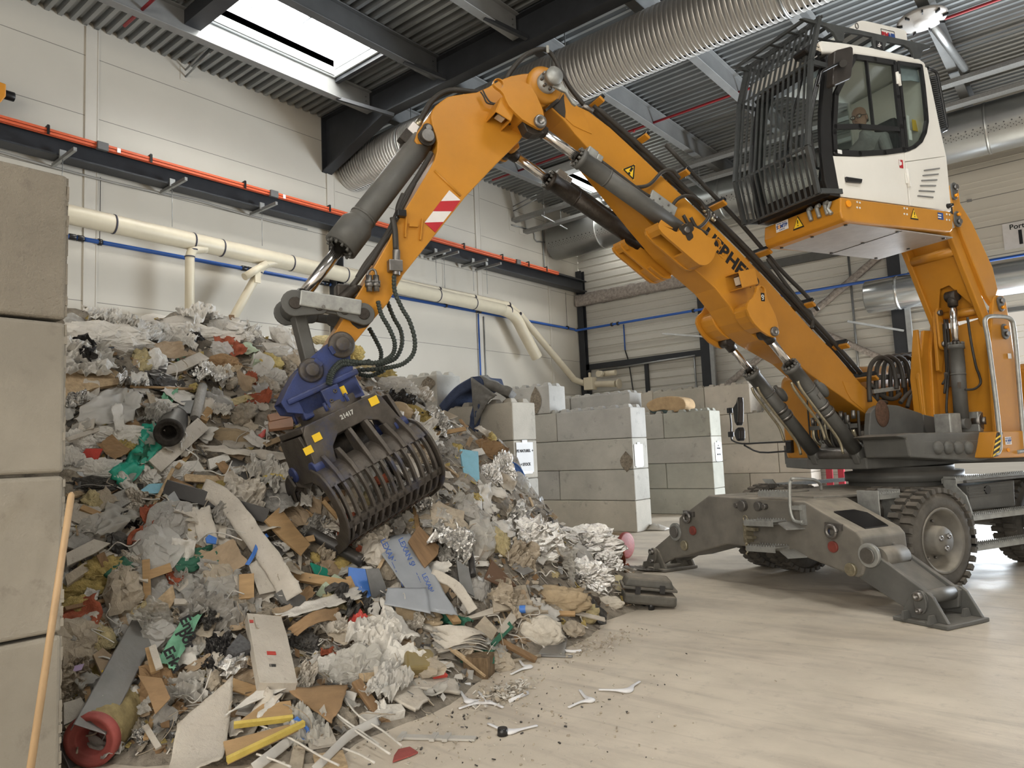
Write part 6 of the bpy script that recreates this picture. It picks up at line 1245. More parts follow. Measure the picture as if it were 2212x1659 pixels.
for a in (1.72, .85):
    m = MB(); c = W(a, 1.23, 5.88); m.tube([c+MUP*(.03+.03*math.sin(t))+MFW*.022*math.cos(t) for t in np.linspace(0, 6.28, 14)], .006, 6); m.build('lifting_eye', STEEL, rgd)
c = MVw(*c4([(1150, 262)])[0], LV+.003); m = MB(); m.box(c, (.10, .003, .08), MAX); m.build('maker_plate', INK, rgd); m = MB(); m.box(c+MLF*.003, (.05, .002, .01), MAX); m.box(c+MLF*.003-MFW*.0, (.01, .002, .05), MAX); m.box(c+MLF*.003+MFW*.02-MUP*.02, (.03, .002, .01), MAX); m.build('maker_mark', SIGNW, rgd)
m = MB(); m.cyl(W(1.1, .55, 5.78), W(.75, 1.15, 5.78), .06, seg=16); m.build('roof_pipe', BLACK, rgd)
m = MB(); m.prism(cp_([(935, 150), (945, 128), (1000, 86), (1022, 80), (1050, 82), (1300, 138), (1340, 152), (1350, 170), (1360, 250), (940, 165)], 1.1), -MLF*.6); ac = m.build('roof_filter_unit', CABW, cab, bevel=.03, seg=3)
c = MVw(*c4([(1214, 188)])[0], 1.105); exx = nrm(MVw(*c4([(1275, 204)])[0], 1.105)-MVw(*c4([(1150, 176)])[0], 1.105)); eyy = np.cross(MLF, exx); eyy = eyy if eyy[2] > 0 else -eyy
m = MB(); P = [c+exx*x+eyy*y for x, y in ((-.11, -.05), (.11, -.05), (.11, .055), (-.11, .055))]
for i in range(4): m.bar(P[i], P[(i+1) % 4], .004, .003, MLF)
m.build('logo_frame', INK, ac)
text('BM', 'lettering', .085, c-exx*.052-eyy*.012+MLF*.003, exx, eyy, RED, ac, .004); text('AIR', 'lettering', .085, c+exx*.048-eyy*.012+MLF*.003, exx, eyy, BLUEST, ac, .004)
m = MB(); m.prism(cp_([(1520, 495), (1575, 480), (1600, 640), (1640, 870), (1606, 896), (1560, 700)], 1.1), -MLF*.5); rg_ = m.build('rear_condenser', BLACK, cab, bevel=.01)
for k in range(26):
    f = k/25; m = MB(); p = cp_([(1524+72*f, 510+370*f), (1572+62*f, 500+365*f)], 1.112); m.bar(p[0], p[1], .006, .012, MLF); m.build('condenser_fin', GREY, rg_)
m = MB(); m.tube(cr(cp_([(1500, 430), (1530, 440), (1570, 470), (1590, 560), (1620, 720), (1645, 860), (1625, 885), (1605, 895)], 1.2), 4), .016, 8); m.build('condenser_rail', BLACK, cab)
# inside the cab: seat, column, monitor
SEATM = mat('black_seat_fabric', (.03, .03, .032), .8, 0, .2, 20)
m = MB(); m.box(W(1.15, .78, 4.33), (.5, .5, .14), MAX); se = m.build('seat', SEATM, cab, bevel=.05, seg=3)
m = MB(); m.box(W(.88, .78, 4.72), (.14, .48, .7), (nrm(MFW+MUP*.15), MLF, nrm(MUP-MFW*.15))); m.box(W(.78, .78, 5.12), (.1, .28, .2), MAX); m.build('seat_back', SEATM, se, bevel=.05, seg=3)
m = MB(); m.box(W(1.15, .78, 4.15), (.4, .4, .25), MAX); m.build('seat_base', BLACK, se)
for s in (.5, 1.06): m = MB(); m.box(W(1.2, s, 4.5), (.42, .1, .09), MAX); m.tube([W(1.42, s, 4.52), W(1.45, s, 4.66)], [.025, .03], 10); m.build('arm_console', BLACK, se, bevel=.02)
m = MB(); m.tube([W(2.0, .78, 4.05), W(1.85, .78, 4.6)], .035, 10); m.tube([W(1.84, .78, 4.62)+MLF*.17*math.cos(t)+nrm(MFW+MUP*.5)*.17*math.sin(t) for t in np.linspace(0, 6.28, 20)], .014, 8); m.build('steering_wheel', BLACK, cab)
m = MB(); m.box(W(2.05, .42, 4.75), (.04, .22, .16), MAX); m.build('monitor', BLACK, cab, bevel=.01)
# ---------------------------------------------------------------- driver
PS = thing('person', W(1.15, .78, 4.40), 'bald driver with glasses and grey T-shirt sitting in the raised cab', 'person')
SKIN = mat('skin', (.46, .27, .19), .5, 0, .08, 9); SHIRT = mat('grey_cotton', (.27, .27, .27), .9, 0, .1, 14, .2, 60); JEANS = mat('dark_trousers', (.04, .045, .06), .9, 0, .15, 12)
def skinned(name, verts, edges, rad, mt, parent, root=0, sub=2):
    me = bpy.data.meshes.new(name); o0 = ORG[parent.name]; me.from_pydata([tuple(np.asarray(p)-o0) for p in verts], edges, []); me.materials.append(mt)
    o = bpy.data.objects.new(name, me); COL.objects.link(o); o.parent = parent; ORG[o.name] = o0
    o.modifiers.new('skin', 'SKIN'); 
    for i, r_ in enumerate(rad): me.skin_vertices[0].data[i].radius = (r_, r_) if not hasattr(r_, '__len__') else r_; me.skin_vertices[0].data[i].use_root = (i == root)
    sb = o.modifiers.new('sub', 'SUBSURF'); sb.levels = sub; sb.render_levels = sub
    for p in me.polygons: p.use_smooth = True
    return o
def q_(a, v, z): return W(a, v, z)
bv = [q_(1.05, .78, 4.47), q_(1.02, .78, 4.62), q_(1.06, .78, 4.80), q_(1.12, .78, 4.93), q_(1.15, .78, 5.0), q_(1.19, .78, 5.06),
      q_(1.10, .96, 4.90), q_(1.13, 1.04, 4.68), q_(1.33, .98, 4.60), q_(1.42, .97, 4.63),
      q_(1.10, .60, 4.90), q_(1.14, .50, 4.68), q_(1.34, .54, 4.60), q_(1.43, .53, 4.63),
      q_(1.12, .88, 4.46), q_(1.52, .90, 4.48), q_(1.66, .90, 4.14), q_(1.78, .90, 4.08),
      q_(1.12, .68, 4.46), q_(1.52, .66, 4.48), q_(1.66, .66, 4.14), q_(1.78, .66, 4.08)]
be = [(0, 1), (1, 2), (2, 3), (3, 4), (4, 5), (3, 6), (6, 7), (7, 8), (8, 9), (3, 10), (10, 11), (11, 12), (12, 13), (0, 14), (14, 15), (15, 16), (16, 17), (0, 18), (18, 19), (19, 20), (20, 21)]
br_ = [.15, .15, .16, .12, .058, .055, .075, .055, .042, .03, .075, .055, .042, .03, .095, .075, .055, .045, .095, .075, .055, .045]
body = skinned('body', bv, be, br_, SHIRT, PS)
tr = skinned('trousers', [q_(1.03, .78, 4.46), q_(1.12, .88, 4.46), q_(1.52, .90, 4.48), q_(1.66, .90, 4.14), q_(1.12, .68, 4.46), q_(1.52, .66, 4.48), q_(1.66, .66, 4.14)], [(0, 1), (1, 2), (2, 3), (0, 4), (4, 5), (5, 6)], [.16, .103, .085, .065, .103, .085, .065], JEANS, PS)
for s in (1, -1):
    sk_ = skinned('forearm', [q_(1.13, .78+s*.255, 4.69), q_(1.33, .78+s*.2, 4.605), q_(1.44, .78+s*.19, 4.635)], [(0, 1), (1, 2)], [.05, .045, .033], SKIN, PS, 0, 1)
    hc = q_(1.47, .78+s*.19, 4.65); fv = [hc-MFW*.04, hc+MFW*.03]; fe = [(0, 1)]; fr_ = [.032, .036]
    for k in range(4):
        b0 = len(fv); base = hc+MFW*.045+MLF*(.03-.02*k)*s; fv += [base, base+MFW*.03-MUP*.012, base+MFW*.035-MUP*.042]; fe += [(1, b0), (b0, b0+1), (b0+1, b0+2)]; fr_ += [.010, .009, .008]
    b0 = len(fv); fv += [hc-MLF*s*.035+MFW*.0, hc-MLF*s*.05+MFW*.035-MUP*.02]; fe += [(0, b0), (b0, b0+1)]; fr_ += [.012, .010]
    skinned('hand', fv, fe, fr_, SKIN, PS, 0, 1)
hdC = q_(1.24, .80, 5.17); gz = nrm(MFW*.9+MLF*.25-MUP*.22); gl_ = nrm(np.cross(MUP, gz)); gu = np.cross(gz, gl_)
HX = (gz, gl_, gu)
def hp_(f, l, u_): return hdC+gz*f+gl_*l+gu*u_
m = MB(); rings = []
for u_, rf_, rb_, rl in ((-.125, .02, .0, .02), (-.118, .055, .01, .035), (-.09, .085, .03, .055), (-.05, .092, .07, .066), (0, .094, .095, .072), (.04, .093, .10, .075), (.08, .082, .092, .07), (.11, .055, .065, .05), (.125, .02, .025, .02)):
    rings.append([hp_((rf_ if math.cos(t) > 0 else rb_)*math.cos(t), rl*math.sin(t), u_) for t in np.linspace(0, 2*math.pi, 21)[:-1]])
m.loft(rings); hd_ = m.build('head', SKIN, PS, subd=1)
m = MB(); m.prism([hp_(.088, .012, .01), hp_(.088, -.012, .01), hp_(.088, -.018, -.035), hp_(.088, .018, -.035)], gz*.004); m.tube([hp_(.09, 0, .015), hp_(.108, 0, -.015), hp_(.112, 0, -.03), hp_(.09, 0, -.04)], [.007, .011, .013, .008], 8); m.build('nose', SKIN, hd_, subd=1)
for s in (1, -1):
    m = MB(); m.ball(hp_(.083, s*.032, .012), .012); m.build('eye', mat('eye_white', (.6, .6, .58), .3) if 'eye_white' not in MT else MT['eye_white'], hd_)
    m = MB(); m.ball(hp_(-.005, s*.076, -.005), (.022, .008, .034), ax=HX); m.build('ear', SKIN, hd_)
    m = MB(); m.tube([hp_(.10, s*.034, .012)+gl_*.027*math.cos(t)+gu*.02*math.sin(t) for t in np.linspace(0, 6.28, 16)], .003, 6); m.tube([hp_(.098, s*.06, .015), hp_(.0, s*.082, .018)], .003, 6); m.build('glasses', BLACK, hd_)
m = MB(); m.tube([hp_(.088, -.024, -.068), hp_(.095, 0, -.066), hp_(.088, .024, -.068)], [.004, .007, .004], 8); m.build('mouth', mat('lip', (.33, .15, .12), .5), hd_)
m = MB(); m.grid(lambda u_, w_: hp_(-.098*math.cos((w_-.5)*2.2)*1.01, .077*math.sin((w_-.5)*2.6), -.05+.07*u_), 4, 10); m.build('hair', mat('short_grey_hair', (.3, .29, .28), .8), hd_)
# ================================================================== THE WASTE HEAP
XG0, XG1, YG0, YG1, DG = XL+.05, -2.0, 1.5, 10.4, .06
ctl = []
for (x, y, X) in ((150, 715, -7), (220, 700, -7.3), (300, 692, -7.5), (400, 690, -7.6), (480, 697, -7.6), (560, 738, -7.5), (640, 750, -7.4), (700, 762, -7.3), (760, 778, -7.2), (850, 815, -7.0), (900, 855, -6.9), (960, 908, -6.8), (1030, 935, -6.6), (1080, 965, -6.5), (1120, 1015, -6.3), (1150, 1085, -6.1), (1190, 1130, -6.0), (1240, 1165, -5.8), (1300, 1205, -5.3), (1340, 1240, -5.0)):
    P = onx(x, y, X); ctl.append((P[0], P[1], P[2])); 
    if P[1] < 8.3: ctl.append((-10.0, P[1]+.3, P[2]*.97)); ctl.append((-13.3, P[1]+.3, P[2]*.92))
for (x, y) in ((150, 1655), (300, 1658), (450, 1655), (600, 1655), (740, 1650), (800, 1590), (930, 1535), (1010, 1490), (1060, 1455), (1120, 1428), (1230, 1400), (1300, 1345), (1350, 1325), (1400, 1300), (1420, 1262), (1400, 1235)):
    P = onz(x, y); ctl.append((P[0], P[1], 0.0)); d = V(.85, -.15 if y > 1500 else .1, 0); ctl.append((P[0]+.7, P[1]-.1, -.22))
for yy, xx in ((9.2, -5.4), (9.6, -6.2), (9.9, -7.0)): ctl.append((xx, yy, -.12))
ctl.append((-7.0, 9.0, .35)); ctl.append((-6.6, 8.6, .55))
for w_ in (-.45, 0, .45):
    P = gq(w_, .02, 1.06); ctl.append((P[0], P[1], P[2]-.16))
ctl = np.array(ctl); n_c = len(ctl)
D_ = np.linalg.norm(ctl[:, None, :2]-ctl[None, :, :2], axis=2)+np.eye(n_c)*.02
A_ = np.zeros((n_c+3, n_c+3)); A_[:n_c, :n_c] = D_; A_[:n_c, n_c] = 1; A_[:n_c, n_c+1:] = ctl[:, :2]; A_[n_c, :n_c] = 1; A_[n_c+1:, :n_c] = ctl[:, :2].T
wt = np.linalg.lstsq(A_, np.concatenate([ctl[:, 2], [0, 0, 0]]), rcond=None)[0]
gx = np.arange(XG0, XG1, DG); gy = np.arange(YG0, YG1, DG)
GXX, GYY = np.meshgrid(gx, gy, indexing='ij')
HZ = wt[n_c]+wt[n_c+1]*GXX+wt[n_c+2]*GYY
for k in range(n_c): HZ += wt[k]*np.hypot(GXX-ctl[k, 0], GYY-ctl[k, 1])
lump = np.array([[.16*mnoise.noise(Vector((a*1.3, b_*1.3, 0)))+.09*mnoise.noise(Vector((a*3.1, b_*3.1, 5)))+.06*mnoise.noise(Vector((a*7, b_*7, 9))) for b_ in gy] for a in gx])
HS = HZ.copy(); HZ = HZ+lump*np.clip(HZ*1.2+.15, 0, 1)
HZ = np.where((GXX < -7.2) & (GYY > 8.68), -.3, HZ)
def hgt(x, y):
    i = min(max((x-XG0)/DG, 0), len(gx)-1.001); j = min(max((y-YG0)/DG, 0), len(gy)-1.001); a, b_ = int(i), int(j); u_, v_ = i-a, j-b_
    return max(0.0, HZ[a, b_]*(1-u_)*(1-v_)+HZ[a+1, b_]*u_*(1-v_)+HZ[a, b_+1]*(1-u_)*v_+HZ[a+1, b_+1]*u_*v_)
def hnorm(x, y, e=.15): return nrm(V(hgt(x-e, y)-hgt(x+e, y), hgt(x, y-e)-hgt(x, y+e), 2*e))
def hit(x, y):
    d = ray(x, y); t = 2.2; 
    while t < 16:
        P = CAMP+d*t
        if P[2] <= hgt(P[0], P[1]) or (XL+.1 > P[0]): break
        t += .03
    return CAMP+d*t
def hlift(x, y, lift=.0):
    P = hit(x, y); d = nrm(ray(x, y)); P = P-d*lift; P[2] = max(P[2], hgt(P[0], P[1])*.98, .005); return P
HEAPM = mat('mixed_debris', (.27, .235, .19), .9, 0, .45, 7, 1.0, 30, spots=.3, scol=(.06, .05, .045), spscale=6)
m = MB(); nx_, ny_ = len(gx), len(gy); vid = {}
fs = []; vs_ = []
for i in range(nx_):
    for j in range(ny_): vs_.append((gx[i], gy[j], HZ[i, j] if HZ[i, j] > 0 else max(HZ[i, j], -.02)))
for i in range(nx_-1):
    for j in range(ny_-1):
        if max(HZ[i, j], HZ[i+1, j], HZ[i, j+1], HZ[i+1, j+1]) > .0: fs.append((i*ny_+j, (i+1)*ny_+j, (i+1)*ny_+j+1, i*ny_+j+1))
m.add(vs_, fs, True); o = m.build('waste_heap', HEAPM, None, origin=(-7, 5, 0)); tag(o, 'packed mass of fine mixed building waste under everything in the big heap', 'waste heap', None, 'stuff')
# --- materials of the rubbish
PM = {}
PM['white'] = mat('white_plastic_film', (.68, .66, .62), .45, 0, .12, 6, .7, 22, dust=.5, dcol=(.48, .42, .34))
PM['offwhite'] = mat('dusty_white_sheet', (.55, .51, .45), .6, 0, .14, 5, .5, 30, dust=.5, dcol=(.43, .37, .29), spots=.12, scol=(.28, .23, .18), spscale=22)
PM['grey'] = mat('grey_plastic_film', (.34, .325, .30), .4, 0, .2, 6, .7, 25)
PM['beige'] = mat('beige_debris', (.42, .36, .28), .85, 0, .2, 8, .6, 30, spots=.15, scol=(.2, .16, .12))
PM['clear'] = film('clear_plastic_film', (.66, .64, .59), .62)
PM['clear2'] = film('milky_plastic_film', (.70, .68, .64), .8)
PM['card'] = mat('brown_cardboard', (.30, .19, .10), .85, 0, .15, 5, .25, 40, stretch=(2, 2, 8))
PM['cardd'] = mat('dusty_cardboard', (.36, .27, .18), .9, 0, .2, 5, .3, 40)
PM['wood'] = mat('raw_wood', (.40, .26, .13), .7, 0, .18, 4, .2, 50, stretch=(1, 1, 9))
PM['woodd'] = mat('old_brown_wood', (.22, .135, .07), .75, 0, .25, 4, .3, 50, stretch=(1, 9, 1))
PM['osb'] = mat('particle_board', (.46, .34, .21), .85, 0, .25, 28, .4, 60)
PM['wool'] = mat('yellow_mineral_wool', (.50, .38, .14), .95, 0, .3, 18, 1.0, 50)
PM['woolp'] = mat('pale_yellow_wool', (.60, .50, .28), .95, 0, .25, 18, 1.0, 50)
PM['fluff'] = mat('beige_fluff', (.44, .38, .30), .95, 0, .3, 25, 1.0, 60)
PM['black'] = mat('black_plastic_bag', (.02, .02, .02), .35, 0, .3, 8, .7, 20, dust=.3)
PM['dark'] = mat('dark_painted_steel', (.03, .03, .032), .4, .2, .2, 5, .1, 40, dust=.25)
PM['steel'] = mat('grey_sheet_steel', (.22, .225, .23), .42, .6, .2, 5, .1, 40, dust=.35)
PM['foil'] = mat('silver_foil', (.62, .61, .59), .22, 1.0, .15, 6, .8, 18)
PM['green'] = mat('green_printed_film', (.18, .42, .27), .45, 0, .15, 5, .5, 25)
PM['teal'] = mat('teal_plastic_film', (.03, .34, .24), .35, 0, .15, 5, .4, 15)
PM['dgreen'] = mat('dark_green_film', (.03, .13, .08), .5, 0, .2, 6, .5, 25)
PM['red'] = mat('red_plastic', (.50, .06, .045), .45, 0, .2, 6, .4, 25)
PM['rust'] = mat('rust_red_textile', (.34, .09, .045), .85, 0, .25, 14, .7, 40)
PM['blue'] = mat('blue_plastic', (.06, .18, .55), .4, 0, .1, 6, .2, 30)
PM['sky'] = mat('light_blue_foam_board', (.25, .50, .62), .6, 0, .08, 8, .2, 40, spots=.05, scol=(.3, .3, .28))
PM['mint'] = mat('pale_green_foam', (.46, .54, .40), .8, 0, .12, 10, .4, 40)
PM['yellow'] = mat('yellow_plastic', (.62, .47, .11), .4, 0, .15, 8, .5, 25)
PM['pink'] = mat('dull_red_rubber', (.32, .075, .065), .55, 0, .2, 8, .2, 40)
PM['lilac'] = mat('lilac_plastic', (.46, .36, .56), .5, 0, .1, 6)
PM['tan'] = mat('tan_cloth', (.40, .31, .20), .9, 0, .15, 10, .5, 30)
PM['sack'] = mat('woven_white_sack', (.58, .53, .45), .7, 0, .14, 9, .5, 60)
PM['lexan'] = film('pale_blue_grey_sheet', (.50, .53, .57), .9, .25, .05, 6)
PM['navy'] = mat('navy_mattress_cover', (.035, .05, .10), .75, 0, .25, 8, .4, 25); PM['quilt'] = mat('grey_quilted_cover', (.15, .145, .135), .85, 0, .2, 6, .5, 20)
PM['foam'] = mat('sandy_foam_slab', (.50, .35, .20), .9, 0, .15, 8, .6, 40)
PM['ink'] = INK
LAND = []      # things others are described by: (px, py, name)
def finish(o, label, cat, group=None, land=None, at=None):
    tag(o, label, cat, group)
    if land and at: LAND.append((at[0], at[1], land))
    return o
def cpx(c, pts): return [(c[0]+x/c[2], c[1]+y/c[2]) for x, y in pts]
H1, H2, H3, H4, H5, H0, HK, H8 = (130, 660, 3.95), (130, 1020, 3.95), (100, 1300, 3.95), (560, 1150, 3.259), (900, 900, 3.191), (780, 780, 2.572), (560, 800, 3.858), (900, 1350, 3.687)
EXC = []
SEED = [100]
def rnd():
    SEED[0] += 1; return random.Random(SEED[0])
def mid(pts): return (sum(p[0] for p in pts)/len(pts), sum(p[1] for p in pts)/len(pts))
def sheet(name, c, quad, mt, label, cat, amp=.03, fr=5.0, th=.004, lift=.04, ragged=.05, n=14, land=None, group=None, bow=0.0, parent=None, lifts=None):
    """thin sheet between four corners lying on the heap; amp crumples it, bow arches it"""
    q = cpx(c, quad); EXC.append(q); r_ = rnd(); C4 = [hlift(x, y, (lifts[i] if lifts else lift)) for i, (x, y) in enumerate(q)]
    nn = nrm(np.cross(C4[1]-C4[0], C4[3]-C4[0])); nn = nn if nn@(CAMP-C4[0]) > 0 else -nn; s_ = r_.random()*50
    L1 = np.linalg.norm(C4[1]-C4[0]); L2 = np.linalg.norm(C4[3]-C4[0])
    def fn(u_, v_):
        eu = ragged*(mnoise.noise(Vector((v_*6, s_, 1)))); ev = ragged*(mnoise.noise(Vector((u_*6, s_, 7))))
        uu = u_+eu*(2*u_-1)**3; vv = v_+ev*(2*v_-1)**3
        P = C4[0]*(1-uu)*(1-vv)+C4[1]*uu*(1-vv)+C4[2]*uu*vv+C4[3]*(1-uu)*vv
        a = Vector((u_*L1*fr+s_, v_*L2*fr, s_)); k = mnoise.noise(a)+.6*(.5-abs(mnoise.noise(a*2.1)))*2+.35*mnoise.noise(a*4.3)
        P = P+nn*(amp*k+bow*4*u_*(1-u_)); return P
    m = MB(); m.grid(fn, n, n, True); o = m.build(name, mt, parent, solid=th if th > .002 else .002)
    if parent is None: finish(o, label, cat, group, land, mid(q))
    return o
def board(name, c, poly, mt, label, cat, th=.02, lift=.05, land=None, group=None, bevel=.002, parent=None, lifts=None):
    """stiff flat piece: outline laid on one plane fitted to the heap"""
    q = cpx(c, poly); EXC.append(q); C_ = [hlift(x, y, (lifts[i] if lifts else lift)) for i, (x, y) in enumerate(q)]
    ce = sum(C_)/len(C_); u_, s_, vt = np.linalg.svd(np.array(C_)-ce); nn = vt[2]; nn = nn if nn@(CAMP-ce) > 0 else -nn
    vd = nrm(CAMP-ce)
    if nn@vd < .35: nn = nrm(nn+vd*(.45))
    P = [onp(x, y, ce, nn) for x, y in q]; m = MB(); m.prism(P, -nn*th); o = m.build(name, mt, parent, bevel=bevel)
    if parent is None: finish(o, label, cat, group, land, mid(q))
    o_n[o.name] = (ce, nn); return o
o_n = {}
def ribbon(name, c, path, w_, mt, label, cat, lift=.05, th=.004, land=None, group=None, twist=.0, n=5, parent=None, amp=0):
    q = cpx(c, path); EXC.append(None if parent else [(x_+dx_, y_+dy_) for (x_, y_), (dx_, dy_) in zip(q+q[::-1], [(-16, -6)]*len(q)+[(16, 6)]*len(q))]); P = cr([hlift(x, y, lift) for x, y in q], n); m = MB(); rings = []; r_ = rnd(); s_ = r_.random()*9
    for i, p in enumerate(P):
        t = nrm(P[min(i+1, len(P)-1)]-P[max(i-1, 0)]); v = nrm(CAMP-p); e = nrm(np.cross(t, v)); a = twist*math.sin(i*.5+s_); e2 = nrm(e*math.cos(a)+np.cross(t, e)*math.sin(a))
        ww = w_*(1+.2*mnoise.noise(Vector((i*.35, s_, 0))))
        rings.append([p+e2*ww*(.5-j/6)+np.cross(t, e2)*amp*(mnoise.noise(Vector((i*.3, s_, j*.9)))+.8*(.5-abs(mnoise.noise(Vector((i*.5, s_+3, j*1.6)))))) for j in range(7)])
    m.loft(rings, False, True, 0, False); o = m.build(name, mt, parent, solid=max(th, .002))
    if parent is None: finish(o, label, cat, group, land, mid(q))
    return o
def lumpob(name, c, cxy, rx, ry, mt, label, cat, rough=.25, fr=4.0, sharp=.5, land=None, group=None, seg=44, rg=26, flat=.6, parent=None, lift=.0, rot=0.0):
    """crumpled or fluffy lump; rx, ry are half sizes in crop pixels"""
    (x, y), = cpx(c, [cxy]); EXC.append([(x+rx/c[2]*.85*math.cos(t), y+ry/c[2]*.85*math.sin(t)) for t in np.linspace(0, 6.28, 14)[:-1]]); P = hit(x, y); dist = np.linalg.norm(P-CAMP); a, b_ = rx/c[2]*dist/FPX, ry/c[2]*dist/FPX
    hard = name not in ('mineral_wool', 'bark_log', 'beige_lump', 'sack', 'cloth'); flat = .45 if hard else flat
    v = nrm(CAMP-P); e1 = nrm(np.cross(MUP, v)); e2 = np.cross(v, e1); cr_, sr_ = math.cos(rot), math.sin(rot); e1, e2 = e1*cr_+e2*sr_, e2*cr_-e1*sr_
    d_ = min(a, b_)*flat; P = P+v*(d_*.35+lift); r_ = rnd(); s_ = r_.random()*80; m = MB(); rings = []
    for i in range(rg+1):
        t = math.pi*min(max(i/rg, .01), .99); ring = []
        for k in range(seg):
            ph = 2*math.pi*k/seg; n_ = V(math.sin(t)*math.cos(ph), math.sin(t)*math.sin(ph), math.cos(t))
            if hard: n_ = n_+V(r_.gauss(0, .035), r_.gauss(0, .035), r_.gauss(0, .035))
            q = Vector(n_*fr*.5+V(s_, 0, 0)); k1 = mnoise.noise(q); k2 = .5-abs(mnoise.noise(q*2.3)); k3 = .5-abs(mnoise.noise(q*4.7))
            k4 = .5-abs(mnoise.noise(q*9.1)); f = 1+rough*(k1*1.1+sharp*(k2*1.2+k3*.8+k4*.5)); w_ = P+e1*n_[0]*a*f+e2*n_[1]*b_*f+v*n_[2]*d_*f
            if w_[2] < .004: w_[2] = .004
            ring.append(w_)
        rings.append(ring)
    m.loft(rings, True, not hard); o = m.build(name, mt, parent)
    if parent is None: finish(o, label, cat, group, land, (x, y))
    return o
def rod(name, c, path, r_, mt, label, cat, lift=.05, land=None, group=None, seg=9, n=4, parent=None, straight=False, hollow=False):
    q = cpx(c, path); P = [hlift(x, y, lift) for x, y in q]; P = P if straight or len(P) < 3 else cr(P, n); m = MB(); m.tube(P, r_, seg)
    if hollow: d = nrm(P[-1]-P[-2]); m.lathe([(0, r_), (.004, r_), (.004, r_*.8), (-.05, r_*.78)], P[-1], d, seg)
    o = m.build(name, mt, parent)
    if parent is None: finish(o, label, cat, group, land, mid(q))
    return o
def beam(name, c, a, b_, w_, h_, mt, label, cat, lift=.06, land=None, group=None, parent=None, lifts=None, channel=False):
    q = cpx(c, [a, b_]); EXC.append([(q[0][0]-5, q[0][1]-9), (q[1][0]+5, q[1][1]-9), (q[1][0]+5, q[1][1]+12), (q[0][0]-5, q[0][1]+12)]); l0, l1 = lifts or (lift, lift); P0, P1 = hlift(*q[0], l0), hlift(*q[1], l1); d = nrm(P1-P0); v = nrm(CAMP-(P0+P1)/2); up = nrm(v-d*(v@d)); m = MB()
    if channel:
        m.bar(P0, P1, w_, .006, up); s_ = np.cross(up, d); m.bar(P0+s_*w_/2-up*h_/2, P1+s_*w_/2-up*h_/2, .006, h_, up); m.bar(P0-s_*w_/2-up*h_/2, P1-s_*w_/2-up*h_/2, .006, h_, up)
    else: m.bar(P0, P1, w_, h_, up)
    o = m.build(name, mt, parent, bevel=.003)
    if parent is None: finish(o, label, cat, group, land, mid(q))
    o_n[o.name] = ((P0+P1)/2+up*h_/2, up); return o
S, Bd, Rb, Lp, Rd, Bm = sheet, board, ribbon, lumpob, rod, beam
# ---- upper left of the heap
Lp('film_bundle', H1, (330, 300), 270, 115, PM['white'], 'large bundle of white plastic film on the heap top beside the grey block stack', 'plastic film', .28, 5, .9, 'big white film bundle')
for k, q in enumerate(([(690, 105), (900, 95), (930, 190), (670, 215)], [(880, 130), (1160, 140), (1160, 215), (900, 235)], [(660, 200), (880, 165), (960, 230), (720, 250)])):
    S('foam_sheet', H1, q, PM['white'], 'white foam sheet on the very top of the heap, %s of the stacked sheets' % ['uppermost left', 'right-hand', 'lowest'][k], 'foam sheet', .02, 4, .03, .1+.0*k, .06, bow=.05, group='stacked foam sheets', land='stacked white foam sheets' if k == 0 else None)
Lp('film_tangle', H1, (1050, 270), 330, 80, PM['white'], 'wide tangle of white film and strings below the stacked foam sheets', 'plastic film', .3, 7, .9, 'white film tangle')
Lp('plastic_bag', H1, (1370, 210), 85, 75, PM['clear2'], 'translucent bag standing up on the crest in front of the slanting cream pipe', 'bag', .3, 5, .8)
Lp('plastic_bag', H1, (1540, 275), 85, 50, PM['white'], 'small white bag on the crest right of the translucent bag', 'bag', .3, 5, .8)
Lp('film_roll', H1, (800, 305), 120, 55, PM['clear2'], 'yellowish white film roll lying over the dark steel channel', 'plastic film', .2, 4, .8)
Bm('steel_channel', H1, (135, 425), (920, 365), .10, .06, PM['dark'], 'long dark grey steel channel lying level below the white film bundle', 'steel profile', .12, 'dark steel channel', channel=True)
Bm('steel_post', H1, (915, 360), (870, 560), .07, .05, PM['steel'], 'short grey metal profile standing at the right end of the dark channel', 'steel profile', .1)
Bd('particle_board', H1, [(40, 520), (350, 480), (640, 650), (300, 700), (40, 800)], PM['osb'], 'large pale particle board half buried beside the grey block stack', 'board', .03, .08, 'particle board')
Bd('wall_lining_board', H1, [(735, 590), (1190, 395), (1275, 450), (1040, 560), (820, 610)], PM['offwhite'], 'long white folded panel slanting up right below the film tangle', 'panel', .03, .1, 'white folded panel')
Lp('paper_crumple', H1, (1370, 510), 115, 65, PM['card'], 'crumpled brown wrapping paper right of the white folded panel', 'paper', .35, 5, .9, 'brown wrapping paper')
S('plastic_sheet', H1, [(60, 985), (500, 670), (710, 800), (560, 1060)], PM['clear2'], 'big milky plastic sheet draped over the left side of the heap', 'plastic film', .06, 3, .002, .12, .12, 24, 'big milky sheet')
S('plastic_sheet', H1, [(430, 870), (520, 850), (560, 1040), (470, 1070)], PM['white'], 'narrow white sheet hanging down in front of the big milky sheet', 'plastic film', .03, 4, .002, .18, .1)
S('printed_film', H1, [(870, 760), (1010, 715), (950, 850), (855, 850)], PM['green'], 'green printed plastic film scrap above the black roll', 'plastic film', .03, 6, .002, .1, .1, land='green film scrap')
S('printed_film', H1, [(985, 420), (1060, 395), (1070, 455), (1000, 480)], PM['green'], 'small green printed film patch left of the brown paper, near the crest', 'plastic film', .03, 6, .002, .1, .1)
